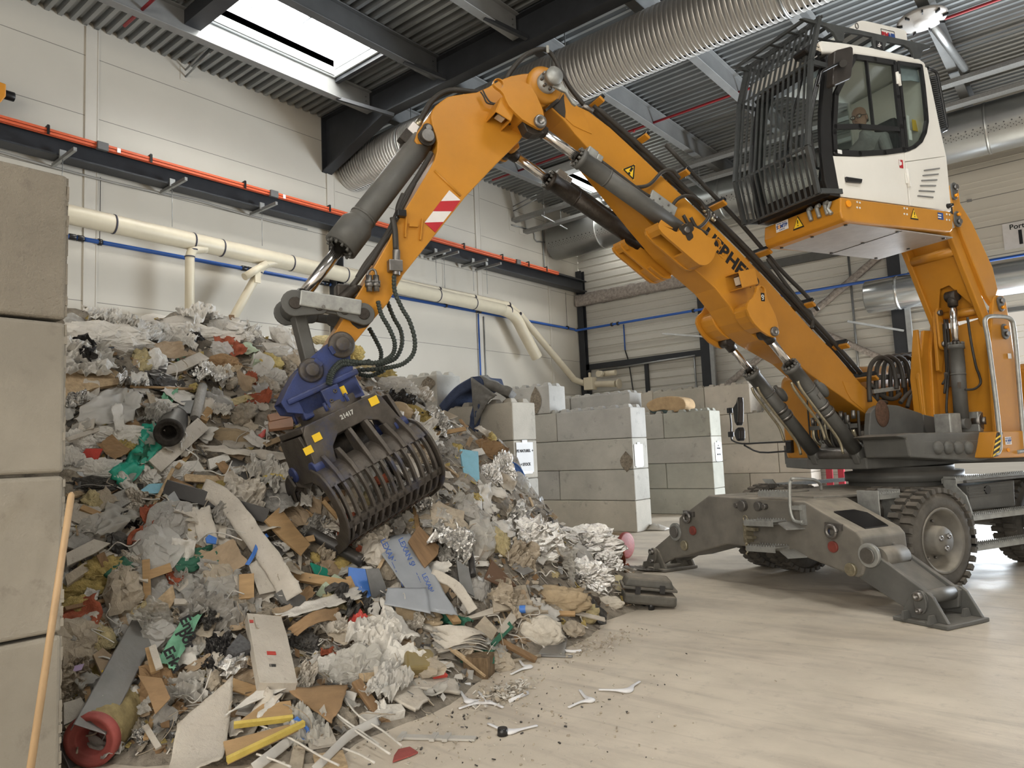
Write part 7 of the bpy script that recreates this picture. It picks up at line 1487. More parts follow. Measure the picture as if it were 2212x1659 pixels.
def rollthing(name, c, front, backp, rpx, mt, ringmt, label, cat, land, Ln, tilt, pleat=False):
    (fx, fy), (bx, by) = cpx(c, [front, backp]); P0 = hit(fx, fy); dist = np.linalg.norm(P0-CAMP); r_ = rpx/c[2]*dist/FPX; v = nrm(CAMP-P0); P0 = P0+v*r_*(1.0 if pleat else 3.2); P0[2] = max(P0[2], r_*1.02); e1 = nrm(np.cross(MUP, v)); e2 = np.cross(v, e1); q = nrm(V(bx-fx, fy-by, 0)); d = nrm(-v+(e1*q[0]+e2*q[1])*tilt); t = thing(name, P0-V(0, 0, r_), label, cat); m = MB()
    if pleat:
        prof = []; s_ = 0; k = 0
        while s_ < Ln: prof.append((s_, r_*(.985 if k % 2 else 1.0)+.004*mnoise.noise(Vector((k*.7, 1, 2))))); s_ += .012; k += 1
        m.lathe(prof, P0, d, 40)
    else: m.lathe([(0, r_), (Ln, r_)], P0, d, 32)
    m.lathe([(Ln, r_), (Ln, .001)], P0, d, 32); m.build('roll_body', mt, t)
    m = MB(); m.lathe([(.03, r_*1.02), (-.015, r_*1.02), (-.02, r_*.8), (-.005, r_*.78), (-.012, r_*.62), (.0, r_*.55), (.15, r_*.53), (.15, .001)], P0, d, 40); m.build('end_ring', ringmt, t)
    LAND.append((fx, fy, land)); return t, P0, d, r_
t, P0, d, r_ = rollthing('felt_roll', H1, (925, 1085), (1000, 930), 100, PM['dark'], mat('dark_felt_edge', (.035, .03, .026), .9, 0, .4, 20, .6, 40), 'black hollow roll of roofing felt with its open end facing the viewer', 'roll', 'black felt roll', .6, .25)
Rb('plastic_strip', H1, [(800, 1000), (775, 1130), (740, 1240), (640, 1350), (490, 1490)], .17, PM['teal'], 'teal green plastic strip hanging left of the black felt roll', 'plastic film', .14, .003, 'teal strip', None, .3, n=8, amp=.07)
Bm('plastic_profile', H1, (1215, 1010), (800, 1380), .13, .04, PM['offwhite'], 'long white grooved plastic profile slanting down right of the black felt roll', 'profile', .16, 'white grooved profile')
for k in (-.03, .0, .03): pass
Bd('insulation_slab', H1, [(1350, 830), (1740, 712), (1800, 745), (1400, 880)], PM['woolp'], 'pale insulation board with rough top left of the blue grapple head', 'board', .06, .12, 'insulation board')
Bm('wood_block', H1, (1275, 890), (1215, 990), .07, .05, PM['wood'], 'short honey coloured wood block below the insulation board', 'wood')
for k, q in enumerate(([(1770, 930), (1915, 898), (1995, 945), (1790, 985)], [(1775, 995), (1990, 950), (1990, 1030), (1785, 1055)])):
    Bd('wood_plank', H1, q, mat('reddish_wood', (.40, .21, .12), .6, 0, .12, 4, .1, 40) if k == 0 else MT['reddish_wood'], '%s reddish wooden plank just left of the blue grapple head' % ['upper', 'lower'][k], 'wood', .03, .2, 'reddish planks' if k == 0 else None, 'reddish planks')
Rd('grey_tube', H1, [(1215, 690), (1190, 800), (1150, 960)], .042, PM['grey'], 'grey foam tube standing upright above the white grooved profile', 'tube', .14, 'grey foam tube', hollow=True)
Rd('wooden_stick', H1, [(600, 690), (1130, 712)], .012, PM['wood'], 'thin level wooden stick left of the grey foam tube', 'stick', .12)
S('red_scrap', H1, [(1690, 1110), (1755, 1048), (1745, 1120), (1720, 1135)], PM['red'], 'bright red plastic scrap left of the grapple', 'plastic scrap', .01, 6, .003, .16, .1, 6, 'red scrap')
Lp('sack', H1, (1400, 1130), 190, 70, PM['tan'], 'limp olive beige sack lying level right of the white grooved profile', 'sack', .2, 4, .6, 'olive sack')
S('plastic_sheet', H1, [(1200, 1200), (2100, 1280), (2110, 1350), (1250, 1260)], PM['offwhite'], 'long dirty white sheet under the olive sack reaching to the grapple', 'plastic film', .05, 4, .003, .12, .1, 20)
Bd('white_carton', H1, [(1260, 1310), (1425, 1258), (1455, 1310), (1280, 1400)], PM['white'], 'small white carton lid in the middle of the heap, right of the grooved profile', 'carton', .03, .12, 'white carton lid')
Bd('white_carton', H1, [(1060, 1330), (1180, 1320), (1245, 1420), (1080, 1410)], PM['white'], 'small white open carton left of the white carton lid', 'carton', .05, .1)
Lp('mineral_wool', H1, (1350, 1570), 190, 55, PM['wool'], 'yellow mineral wool strip behind the black steel beam', 'mineral wool', .3, 9, .8, 'yellow wool strip')
Lp('plastic_bag', H1, (1835, 1545), 100, 120, PM['yellow'], 'crumpled translucent yellow bag left of the lower grapple', 'bag', .25, 6, .9, 'yellow bag')
Bd('foam_board', H1, [(640, 1610), (760, 1520), (900, 1515), (850, 1600)], PM['sky'], 'pale blue foam board left of the black steel beam end', 'board', .02, .1, 'pale blue foam board')
Lp('mineral_wool', (590, 620, 7.9), (830, 900), 140, 60, PM['woolp'], 'pale yellow wool lump on the crest behind the grey tilt link', 'mineral wool', .35, 8, .8)
Lp('mineral_wool', (590, 620, 7.9), (1420, 1140), 110, 110, PM['wool'], 'yellow wool lump just right of the blue grapple head on the crest', 'mineral wool', .35, 8, .8, 'yellow wool on the crest')
Lp('mineral_wool', (590, 620, 7.9), (1800, 1500), 220, 100, PM['wool'], 'yellow wool lump below the ribbed hoses, right of the grapple head', 'mineral wool', .35, 8, .8)
Lp('mineral_wool', (590, 620, 7.9), (1560, 1420), 150, 70, PM['woolp'], 'pale wool lump under the ribbed grapple hoses', 'mineral wool', .35, 8, .8)
Bd('rounded_board', H1, [(1690, 350), (1730, 312), (1850, 318), (1960, 345), (1890, 405), (1740, 385)], PM['offwhite'], 'white board with rounded end on the crest left of the grey tilt link', 'board', .02, .14)
Bd('foam_block', H1, [(1645, 410), (1755, 400), (1765, 465), (1660, 482)], PM['mint'], 'pale yellow green foam block left of the grey tilt link', 'foam block', .08, .14, 'green foam block')
S('green_sheet', H1, [(1450, 345), (1600, 318), (1705, 385), (1590, 425)], PM['mint'], 'pale green speckled sheet on the crest', 'sheet', .03, 5, .004, .1, .08)
Lp('plastic_bag', H1, (1815, 640), 95, 85, PM['clear2'], 'crinkled clear bag left of the blue grapple head', 'bag', .3, 6, .9, 'clear bag by the grapple head')
Lp('plastic_bag', H1, (225, 1560), 175, 70, PM['black'], 'black film bundle at the left edge of the heap, half way up', 'bag', .3, 6, .9, 'black film bundle')
Lp('textile', H1, (1460, 920), 75, 50, PM['rust'], 'rust coloured textile below the insulation board', 'cloth', .35, 6, .9)
Lp('textile', H1, (1625, 655), 45, 70, PM['rust'], 'small rust brown cloth right of the brown wrapping paper', 'cloth', .35, 6, .9)
for k, (x, y, a, b_, lb) in enumerate(((130, 1180, 100, 80, 'at the left edge below the big milky sheet'), (470, 1150, 170, 100, 'left of the teal strip'), (300, 1440, 170, 90, 'above the black film bundle'), (80, 1370, 80, 110, 'against the grey blocks, half way up'), (820, 880, 120, 60, 'right of the big milky sheet'), (950, 1440, 140, 80, 'below the white grooved profile'), (180, 830, 110, 60, 'above the big milky sheet'))):
    Lp('plastic_film', H1, (x, y), a, b_, PM['white'], 'crumpled white plastic film '+lb, 'plastic film', .32, 6, .95, group='white film crumples')
# ---- the middle left
o = Bm('steel_beam', H2, (890, 125), (1770, 375), .11, .07, PM['dark'], 'long black steel beam in the middle of the heap with white strip hanging over it', 'steel profile', .2, 'black steel beam', channel=True)
Rb('plastic_strip', H2, [(1210, 140), (1340, 190), (1490, 330), (1640, 540), (1790, 740), (1900, 920), (1985, 1070)], .15, PM['offwhite'], 'long whitish plastic strip curving down from the black steel beam', 'strip', .24, .005, 'curved white strip')
Bd('plywood', H2, [(1745, 410), (1875, 292), (2010, 470), (2135, 615), (2060, 705), (1890, 560)], PM['wood'], 'brown plywood board below the lower left corner of the grapple', 'board', .02, .2, 'brown plywood')
S('plastic_sheet', H2, [(285, 555), (400, 248), (700, 375), (520, 500)], PM['clear'], 'clear crinkled plastic sheet left of the orange netting', 'plastic film', .05, 5, .002, .14, .08, 22, 'clear crinkled sheet')
Rb('netting', H2, [(760, 270), (725, 345), (765, 410), (720, 480), (660, 530), (620, 595)], .09, PM['rust'], 'rusty orange twisted netting strip in the left middle of the heap', 'netting', .16, .006, 'orange netting', None, .8, amp=.04)
Bd('white_sheet', H2, [(1610, 790), (1765, 690), (1940, 990), (1700, 1042)], PM['offwhite'], 'square pale grey sheet under the curved white strip', 'sheet', .008, .16, 'square pale sheet')
Rb('strap', H2, [(1770, 535), (1695, 600), (1650, 700), (1595, 790)], .03, PM['blue'], 'bright blue strap beside the curved white strip', 'strap', .22, .004, 'blue strap', None, .5)
Bm('wood_batten', H2, (745, 880), (945, 810), .06, .035, PM['wood'], 'pale wooden batten right of the big yellow wool lump', 'wood', .14, 'pale batten')
Bm('wood_batten', H2, (1590, 880), (1590, 1090), .10, .04, PM['wood'], 'upright brown wooden batten left of the square pale sheet', 'wood', .16, 'upright batten')
Bd('wall_lining_board', H2, [(460, 825), (755, 885), (748, 935), (470, 865)], PM['offwhite'], 'narrow white panel right of the big yellow wool lump', 'panel', .02, .14)
for k, (x, y, a, b_, lb) in enumerate(((380, 880, 150, 110, 'big yellow mineral wool lump at the left edge of the heap'), (190, 1010, 150, 75, 'flat yellow wool lump below the biggest wool lump'), (120, 1170, 110, 70, 'yellow wool lump beside the wooden handle'), (80, 1370, 50, 90, 'small yellow wool lump at the left edge, above the grey roll'), (80, 1590, 50, 80, 'lowest yellow wool lump by the big grey blocks'))):
    Lp('mineral_wool', H2, (x, y), a, b_, PM['wool'], lb, 'mineral wool', .33, 9, .8, 'big yellow wool lump' if k == 0 else None, 'yellow mineral wool lumps')
Bd('wool_panel', H2, [(40, 880), (240, 748), (290, 805), (60, 965)], PM['beige'], 'beige flat panel above the big yellow wool lump', 'panel', .03, .12)
Bd('wall_lining_board', H2, [(50, 690), (290, 570), (430, 605), (300, 690), (60, 800)], PM['offwhite'], 'large dusty white panel near the wooden handle top', 'panel', .02, .12, 'dusty white panel')
S('green_film', H2, [(1030, 1262), (1215, 1222), (960, 1700), (835, 1610)], PM['green'], 'long green printed film with dark letters in the lower left of the heap', 'plastic film', .025, 5, .002, .17, .05, 20, 'green lettered film')
P_ = [hlift(*cpx(H2, [q])[0], .235) for q in ((1100, 1330), (1080, 1420), (960, 1600))]
for s_, p in zip(('Enva', 'por', 'Erka'), P_):
    ex = nrm(hlift(*cpx(H2, [(1150, 1500)])[0], .2)-hlift(*cpx(H2, [(1050, 1300)])[0], .2)); v = nrm(CAMP-p); ex = nrm(ex-v*(ex@v)); text(s_, 'lettering', .085, p, ex, np.cross(v, ex), INK, bpy.data.objects['green_film'], .003)
Bm('steel_channel', H3, (850, 190), (370, 1090), .17, .05, PM['steel'], 'long grey steel channel slanting down behind the pleated filter roll', 'steel profile', .16, 'grey steel channel', channel=True, lifts=(.14, .3))
Lp('plastic_bag', H2, (2070, 1500), 105, 115, PM['black'], 'round black bag right of the white carton with red print', 'bag', .2, 7, .9, 'round black bag')
Bd('foam_wedge', H3, [(1540, 405), (1650, 265), (1750, 350), (1740, 400), (1620, 440)], mat('dark_grey_foam', (.12, .12, .125), .95, 0, .3, 40, .8, 60), 'dark grey foam wedge left of the white carton with red print', 'foam block', .08, .2, 'dark foam wedge')
Bd('plastic_plate', H2, [(1240, 560), (1270, 530), (1340, 560), (1330, 610), (1250, 600)], PM['blue'], 'small bright blue plastic plate in the middle of the heap', 'plastic scrap', .01, .16, 'small blue plate')
Bd('particle_scrap', H2, [(690, 1210), (960, 960), (985, 1080), (920, 1180)], PM['osb'], 'triangular particle board scrap above the green lettered film', 'board', .02, .16, 'triangular scrap')
wc = Bd('white_carton', H3, [(1712, 95), (2005, 122), (2060, 300), (2145, 690), (1820, 690)], PM['offwhite'], 'large white flat carton with red print in the lower middle of the heap', 'carton', .07, .26, 'white carton with red print', lifts=[.2, .2, .22, .3, .3])
for q in ([(1880, 422), (1955, 425), (1962, 455), (1885, 452)], [(1732, 155), (1765, 157), (1768, 180), (1737, 180)]):
    ce, nn = o_n[wc.name]; P = [onp(x, y, ce+nn*.002, nn) for x, y in cpx(H3, q)]; m = MB(); m.prism(P, nn*.002); m.build('red_print', PM['red'], wc)
P = [onp(x, y, ce+nn*.002, nn) for x, y in cpx(H3, [(1905, 530), (1960, 532), (1962, 555), (1908, 553)])]; m = MB()
for f in (.05, .3, .45, .6, .75, .9): a_ = P[0]+(P[1]-P[0])*f; b_ = P[3]+(P[2]-P[3])*f; m.bar(a_, b_, .004, .002, nn)
m.build('barcode', INK, wc)
# ---- lower left
t, P0, d, r_ = rollthing('filter_roll', H3, (385, 1310), (940, 880), 172, mat('olive_pleated_filter', (.34, .27, .13), .85, 0, .3, 14, .6, 60), PM['pink'], 'large pleated cylindrical filter with dull red end ring in the lower left corner', 'filter', 'pleated filter roll', .62, .75, True)
S('white_plate', H3, [(1600, 630), (1505, 1330), (990, 1560), (1110, 1050)], PM['offwhite'], 'large curved white plate right of the pleated filter roll', 'plate', .008, 2, .008, .22, .03, 16, 'curved white plate', bow=-.06, lifts=[.2, .25, .25, .3])
S('white_plate', H3, [(1515, 975), (1890, 680), (2120, 720), (1560, 930)], PM['white'], 'narrow white plate edge right of the curved white plate', 'plate', .012, 3, .008, .22, .04)
Lp('cardboard', H3, (1000, 850), 120, 220, PM['card'], 'torn brown cardboard standing over the pleated filter roll', 'cardboard', .4, 4, .9, 'torn cardboard', rot=.3)
Bd('cardboard', H3, [(780, 625), (985, 650), (1060, 820), (930, 960), (860, 760)], PM['card'], 'flat cardboard flap above the torn cardboard on the filter roll', 'cardboard', .006, .3)
for k, q in enumerate(([(1600, 1050), (1845, 870), (2085, 840), (2110, 985)], [(1510, 1190), (2195, 1010), (2200, 1040), (1545, 1350)])):
    bo_ = Bd('wooden_board', H3, q, PM['wood'], '%s of the two wooden boards with yellow trim right of the curved white plate' % ['upper', 'lower'][k], 'wood', .03, .18+.04*k, 'yellow trimmed boards' if k == 0 else None, 'yellow trimmed boards')
    a, b_ = (((1600, 1052), (2105, 992)) if k == 0 else ((1545, 1350), (2200, 1035)))
    P0_, P1_ = [onp(x, y, o_n[bo_.name][0], o_n[bo_.name][1]) for x, y in cpx(H3, [a, b_])]; m = MB(); m.bar(P0_, P1_, .025, .03, o_n[bo_.name][1]); m.build('trim', PM['yellow'], bo_)
Bd('foam_lump', H3, [(150, 860), (300, 815), (355, 930), (200, 1030), (150, 1050)], PM['offwhite'], 'broken white foam piece between the lowest blocks and the grey channel', 'foam block', .08, .1, 'broken white foam')
Bd('cardboard', H3, [(155, 1060), (370, 960), (360, 1040), (200, 1150)], PM['cardd'], 'small cardboard piece above the red end of the filter roll', 'cardboard', .01, .1)
cb_ = Bd('carton', H3, [(400, 450), (480, 390), (620, 500), (500, 690)], PM['cardd'], 'torn carton with yellow label left of the grey steel channel', 'carton', .02, .12, 'carton with yellow label')
ce, nn = o_n[cb_.name]; P = [onp(x, y, ce+nn*.003, nn) for x, y in cpx(H3, [(470, 590), (545, 555), (550, 590), (480, 630)])]; m = MB(); m.prism(P, nn*.002); m.build('yellow_label', YEL, cb_)
Bd('plastic_plate', H3, [(212, 605), (240, 545), (325, 525), (300, 580)], PM['lilac'], 'small lilac plastic piece left of the carton with yellow label', 'plastic scrap', .006, .12)
Bm('wood_strip', H3, (880, 390), (930, 600), .05, .02, PM['wood'], 'brown wooden slat across the green lettered film', 'wood', .25); Bm('wood_strip', H3, (905, 380), (965, 570), .04, .02, PM['offwhite'], 'white wooden slat across the green lettered film', 'wood', .27)
Rd('grey_tube', H3, [(345, 140), (225, 350)], .03, PM['grey'], 'short pale grey tube beside the wooden handle', 'tube', .12)
# plastic net with two broad straps, front
nt = thing('plastic_net', hit(700, 1600)+V(0, 0, .0), 'white plastic net with two broad straps spread over the front of the heap', 'net'); LAND.append((680, 1560, 'white plastic net'))
for q in ([(-40, 1659), (240, 1440), (450, 1220), (590, 1145), (680, 1160)], [(390, 1670), (620, 1440), (740, 1370), (835, 1325)]): Rb('strap', H4, q, .05, PM['clear2'], None, None, .12, .004, parent=nt)
for q in ([(-20, 1340), (210, 1090), (330, 980), (420, 860)], [(-20, 1010), (140, 1040), (300, 1120), (450, 1210), (640, 1370), (920, 1560)], [(-60, 1330), (220, 1450), (420, 1570), (560, 1640)], [(220, 1090), (100, 1010), (-20, 1080)], [(460, 1200), (560, 1290), (700, 1390), (840, 1490)], [(-20, 1560), (100, 1600), (220, 1650)], [(600, 1170), (700, 1290), (860, 1390), (1000, 1500)], [(450, 1230), (300, 1330), (150, 1450), (0, 1510)], [(700, 1400), (780, 1320), (930, 1270)], [(590, 1520), (700, 1560), (810, 1620)]): Rd('net_cord', H4, q, .006, PM['white'], None, None, .13, seg=6, parent=nt)
# ---- centre and right
S('lexan_sheet', H4, [(790, 50), (1060, 5), (1400, 590), (1130, 545)], PM['lexan'], 'large translucent pale sheet with blue print below the grapple', 'sheet', .008, 2, .006, .2, .02, 18, 'translucent printed sheet', lifts=[.1, .1, .25, .25])
S('lexan_sheet', H4, [(900, 395), (1175, 395), (1205, 575), (880, 510)], PM['lexan'], 'smaller translucent sheet below the large printed one', 'sheet', .006, 2, .006, .24, .02, 12)
lx = bpy.data.objects['lexan_sheet']
for s_, q, sz in (('LEXAN', (905, 130), .065), ('LEXAN SHEET', (1060, 190), .06), ('LEXAN SHEET', (1215, 420), .05), ('------  ------', (960, 260), .03), ('-- ---- ----', (1130, 330), .03), ('---- ----', (1015, 385), .03)):
    p = hlift(*cpx(H4, [q])[0], .24); v = nrm(CAMP-p); ex = hlift(*cpx(H4, [(q[0]+60, q[1]+130)])[0], .24)-p; ex = nrm(ex-v*(ex@v)); text(s_, 'lettering', sz, p, ex, np.cross(v, ex), BLUEST, lx, .001)
Bd('wood_grain_board', HK, [(1240, 1425), (1330, 1290), (1500, 1465), (1490, 1530), (1380, 1645)], PM['woodd'], 'brown wood grain panel right of the translucent printed sheet', 'board', .02, .2, 'wood grain panel')
Rd('black_pipe', HK, [(410, 1350), (640, 1470), (870, 1600)], .05, PM['dark'], 'thick black pipe under the cutting edge of the grapple', 'pipe', .14, 'black pipe', seg=16)
S('white_bag', H4, [(100, 585), (690, 385), (725, 465), (240, 600)], PM['white'], 'flat white bag with green print left of the black pipe end', 'bag', .03, 5, .004, .2, .08, 18, 'white bag with green print')
ex = nrm(hlift(*cpx(H4, [(600, 440)])[0], .25)-hlift(*cpx(H4, [(250, 545)])[0], .25)); p = hlift(*cpx(H4, [(400, 500)])[0], .26); v = nrm(CAMP-p); ex = nrm(ex-v*(ex@v)); text('XX MORTAR 25 kg', 'lettering', .05, p, ex, np.cross(v, ex), PM['dgreen'], bpy.data.objects['white_bag'], .001) if 0 else None
S('cardboard', H4, [(200, 690), (560, 545), (540, 645), (260, 745)], PM['card'], 'bent brown cardboard right of the white carton with red print', 'cardboard', .03, 3, .006, .18, .06, bow=.06, land='bent cardboard')
Bd('foam_block', H4, [(440, 370), (530, 290), (592, 325), (580, 370), (500, 402)], PM['mint'], 'pale green foam block left of the translucent printed sheet', 'foam block', .1, .2, 'pale green foam block')
Lp('plastic_bag', H4, (700, 680), 60, 85, PM['red'], 'crumpled red bag in the lower middle of the heap', 'bag', .3, 6, .9, 'red bag')
S('white_bag', H4, [(840, 470), (905, 500), (1130, 745), (960, 740)], PM['white'], 'white bag with green stripe right of the red bag', 'bag', .04, 6, .004, .2, .1, 16, 'green striped bag')
m_ = [hlift(*cpx(H4, [q])[0], .26) for q in ((875, 610), (915, 590))]; mm = MB(); mm.bar(m_[0], m_[1], .05, .004, nrm(CAMP-m_[0])); mm.build('green_stripe', PM['dgreen'], bpy.data.objects[[o.name for o in bpy.data.objects if o.name.startswith('white_bag')][-1]])
for k in range(7):
    S('paper_sack', H4, [(1215, 800-22*k), (1420+20*k, 720-4*k), (1625-5*k, 870-24*k), (1260+25*k, 860-14*k)], [PM['offwhite'], PM['grey']][k % 2], 'flattened paper sack, %s of the curved stack near the floor' % ['lowest', 'second from below', 'third from below', 'middle', 'third from top', 'second from top', 'topmost'][k], 'paper sack', .012, 4, .006, .10+.03*k, .05, 12, 'stack of paper sacks' if k == 3 else None, 'curved stack of paper sacks', bow=.05)
cn = Bd('canister', H4, [(1030, 800), (1210, 815), (1235, 850), (1215, 945), (1040, 955)], mat('olive_plastic', (.25, .19, .08), .4, 0, .15, 6), 'olive brown plastic canister left of the curved paper sacks', 'canister', .18, .25, 'olive canister', bevel=.02)
for k, q in enumerate(([(860, 1135), (1090, 1060), (1190, 1180), (1100, 1255)], [(1060, 1100), (1100, 1040), (1390, 1035), (1412, 1140)])): S('foam_sheet', H4, q, PM['offwhite'], 'dirty white foam sheet on the floor edge, %s one of the pair' % ['left', 'right'][k], 'foam sheet', .012, 3, .02, .08, .05, 12, 'pair of white foam sheets' if k else None, 'foam sheets on the floor')
Lp('film_heap', H4, (690, 1000), 140, 140, PM['clear'], 'clear crinkled film heap below the red bag', 'plastic film', .35, 7, .95, 'clear film heap')
Lp('plastic_film', H4, (960, 950), 150, 110, PM['white'], 'white film crumple left of the paper sacks, near the floor', 'plastic film', .35, 6, .95)
Lp('plastic_film', H4, (420, 990), 170, 70, PM['white'], 'white film crumple above the flat cardboard at the front', 'plastic film', .35, 6, .95)
Bd('polystyrene', H4, [(810, 1260), (870, 1210), (1000, 1205), (1030, 1250), (930, 1275)], PM['white'], 'broken white polystyrene lump at the floor edge of the heap', 'foam block', .06, .1, 'polystyrene lump')
Bd('polystyrene', H4, [(705, 1290), (760, 1255), (850, 1275), (820, 1320), (710, 1340)], PM['white'], 'small white polystyrene chip left of the larger lump', 'foam block', .04, .1)
S('cardboard', H4, [(180, 1110), (630, 1065), (575, 1240), (500, 1350)], PM['card'], 'large flat brown cardboard under the plastic net', 'cardboard', .012, 3, .006, .16, .04, land='flat cardboard')
Bd('board', H4, [(320, 1365), (500, 1360), (550, 1480), (355, 1512)], PM['offwhite'], 'upper dusty board under the net straps at the front', 'board', .02, .08); Bd('board', H4, [(380, 1560), (590, 1530), (625, 1640), (410, 1690)], PM['osb'], 'lower pale board under the net straps at the bottom', 'board', .02, .06); Bd('board', H4, [(240, 1500), (330, 1490), (300, 1680), (200, 1680)], PM['beige'], 'narrow beige board under the net at the bottom edge', 'board', .02, .06)
Bd('grey_board', H5, [(520, 1180), (752, 1158), (800, 1300), (535, 1345)], PM['beige'], 'flat grey board leaning low on the right of the heap', 'board', .02, .14, 'grey flat board')
for k, (x, y, a, b_, lb, ld) in enumerate(((740, 890, 190, 135, 'large crumpled silver foil blanket on the right of the heap', 'large foil blanket'), (1140, 900, 190, 110, 'second silver foil blanket, in front of the middle block wall', 'second foil blanket'), (1165, 1120, 130, 95, 'pointed silver foil crumple low on the right of the heap', 'pointed foil'), (510, 430, 60, 75, 'small silver foil crumple right of the light blue board', 'small foil'), (600, 390, 60, 110, 'narrow silver foil behind the blue lid', None), (280, 990, 90, 60, 'dull silver foil left of the black corrugated hose', None), (1300, 1020, 80, 60, 'loose silver foil end beside the fallen filter', None))):
    Lp('foil', H5, (x, y), a, b_, PM['foil'], lb, 'foil', .38, 7, 1.1, ld, 'silver foil')
Bd('foam_board', H5, [(300, 222), (425, 240), (442, 590), (345, 540)], PM['sky'], 'light blue foam board standing upright right of the grapple', 'board', .03, .14, 'light blue board')
Lp('paper_bag', H5, (480, 260), 120, 85, PM['card'], 'crumpled brown paper bag with red print right of the light blue board', 'bag', .25, 5, .8, 'brown paper bag')
Bd('paper_label', H5, [(378, 228), (450, 215), (475, 255), (405, 275)], PM['white'], 'white paper label at the top of the light blue board', 'paper', .003, .26)
m = MB(); p = hlift(*cpx(H5, [(688, 395)])[0], .15); v = nrm(CAMP-p); e1 = nrm(V(.5, .3, -1)); e1 = nrm(e1-v*(e1@v)); e2 = np.cross(v, e1)
m.prism([p+e1*.17*math.cos(t)+e2*.085*math.sin(t) for t in np.linspace(0, 6.283, 25)[:-1]], -v*.02); m.tube([p+v*.01+e1*.17*math.cos(t)+e2*.085*math.sin(t) for t in np.linspace(0, 6.283, 25)], .01, 6); finish(m.build('blue_disc', PM['blue']), 'oval bright blue plastic lid on the right slope of the heap', 'lid', None, 'blue lid', cpx(H5, [(688, 395)])[0])
Bd('dark_board', H5, [(645, 565), (700, 580), (850, 728), (680, 700)], PM['woodd'], 'dark brown triangular board below the blue lid', 'board', .015, .12, 'dark triangular board')
Bd('white_board', H5, [(892, 722), (968, 692), (972, 905), (890, 925)], PM['offwhite'], 'upright white board behind the large foil blanket', 'board', .015, .2, 'upright white board')
Bd('brown_panel', H5, [(520, 985), (690, 1165), (600, 1172), (468, 1110)], mat('dark_brown_laminate', (.13, .075, .045), .6, 0, .15, 5), 'dark brown laminate panel left of the large foil blanket', 'board', .015, .16, 'brown laminate panel')
Rd('corrugated_hose', H5, [(265, 745), (330, 830), (372, 960), (388, 1095)], .028, PM['dark'], 'black corrugated hose hanging on the right slope of the heap', 'hose', .16, 'black hose', seg=12)
Lp('cloth', H5, (960, 1280), 170, 85, PM['tan'], 'tan cloth bundle at the right foot of the heap', 'cloth', .35, 6, .9, 'tan cloth')
Lp('sack', H5, (850, 1500), 130, 100, PM['sack'], 'round woven white sack at the right foot of the heap', 'sack', .2, 7, .9, 'woven white sack')
Bd('steel_plate', H5, [(840, 1630), (860, 1600), (1020, 1500), (1042, 1490), (1022, 1640)], PM['steel'], 'dark grey steel plate under the round woven sack', 'plate', .05, .05)
Lp('bark_log', H5, (1150, 1275), 100, 48, mat('dark_bark', (.10, .08, .065), .95, 0, .4, 20, 1.0, 40), 'short dark log with rough bark right of the tan cloth', 'log', .2, 6, .5, 'dark log')
Lp('sack', H5, (1320, 1290), 85, 42, PM['sack'], 'small white sack between the dark log and the black case', 'sack', .25, 6, .8)
Bd('yellow_tray', H5, [(1320, 1095), (1400, 1090), (1450, 1120), (1475, 1185), (1400, 1205), (1360, 1190)], mat('pale_yellow_plastic', (.55, .48, .30), .5, 0, .1, 6), 'pale yellow plastic tray behind the black case', 'tray', .03, .15, 'pale yellow tray')
Bd('cardboard', H5, [(1140, 1340), (1325, 1350), (1300, 1365), (1215, 1385)], PM['card'], 'flat cardboard scrap on the floor left of the black case', 'cardboard', .008, .03)
Bd('green_board', H5, [(510, 1560), (640, 1408), (668, 1450), (545, 1575)], PM['dgreen'], 'dark green edged board above the curved paper sacks', 'board', .02, .16); Bd('beige_board', H5, [(400, 1450), (470, 1370), (560, 1470), (520, 1540)], PM['beige'], 'beige board left of the dark green edged board', 'board', .02, .14); Bd('beige_board', H5, [(560, 1470), (660, 1330), (690, 1400), (600, 1490)], PM['offwhite'], 'pale board leaning above the dark green edged board', 'board', .02, .16)
Bd('white_board', H5, [(270, 1405), (560, 1300), (575, 1350), (330, 1400)], PM['offwhite'], 'long whitish board below the grey flat board', 'board', .03, .14)
Rb('plastic_strip', H5, [(100, 1080), (250, 1150), (340, 1260), (390, 1340)], .08, PM['offwhite'], 'grey white bent strip right of the translucent printed sheet', 'strip', .18, .005)
bt = thing('bottle', hlift(*cpx(H5, [(690, 1335)])[0], .1), 'small clear drinks bottle with blue label near the tan cloth', 'bottle'); p = hlift(*cpx(H5, [(670, 1330)])[0], .13); p2 = p+nrm(V(.75, .45, .02))*.2
m = MB(); m.lathe([(0, .001), (0, .03), (.14, .032), (.17, .014), (.2, .013), (.2, .001)], p, p2-p, 16); m.build('bottle_body', PM['clear'], bt); m = MB(); m.lathe([(.05, .0325), (.1, .0325)], p, p2-p, 16); m.build('bottle_label', PM['blue'], bt)
Lp('plastic_bag', H0, (180, 170), 110, 65, PM['clear2'], 'knotted clear bag of scraps right of the grapple head on the crest', 'bag', .25, 8, .9, 'knotted clear bag')
Lp('beige_lump', H0, (190, 290), 90, 60, PM['tan'], 'large sandy paper bale right behind the grapple frame', 'bale', .15, 3, .4, 'sandy bale')
Lp('black_bundle', H0, (255, 175), 50, 25, PM['black'], 'small black bundle right of the knotted clear bag', 'bag', .3, 5, .7)
Rd('black_cable', H0, [(120, 110), (220, 170), (320, 210), (358, 260), (340, 290)], .015, PM['black'], 'black cable arching down right of the knotted clear bag', 'cable', .12)
Lp('mineral_wool', H0, (330, 300), 70, 30, PM['wool'], 'thin yellow wool strand on the right crest', 'mineral wool', .35, 9, .8, rot=-.6); Lp('mineral_wool', H0, (370, 355), 40, 40, PM['wool'], 'yellow wool clump above the light blue board', 'mineral wool', .35, 9, .8, 'yellow wool clump')
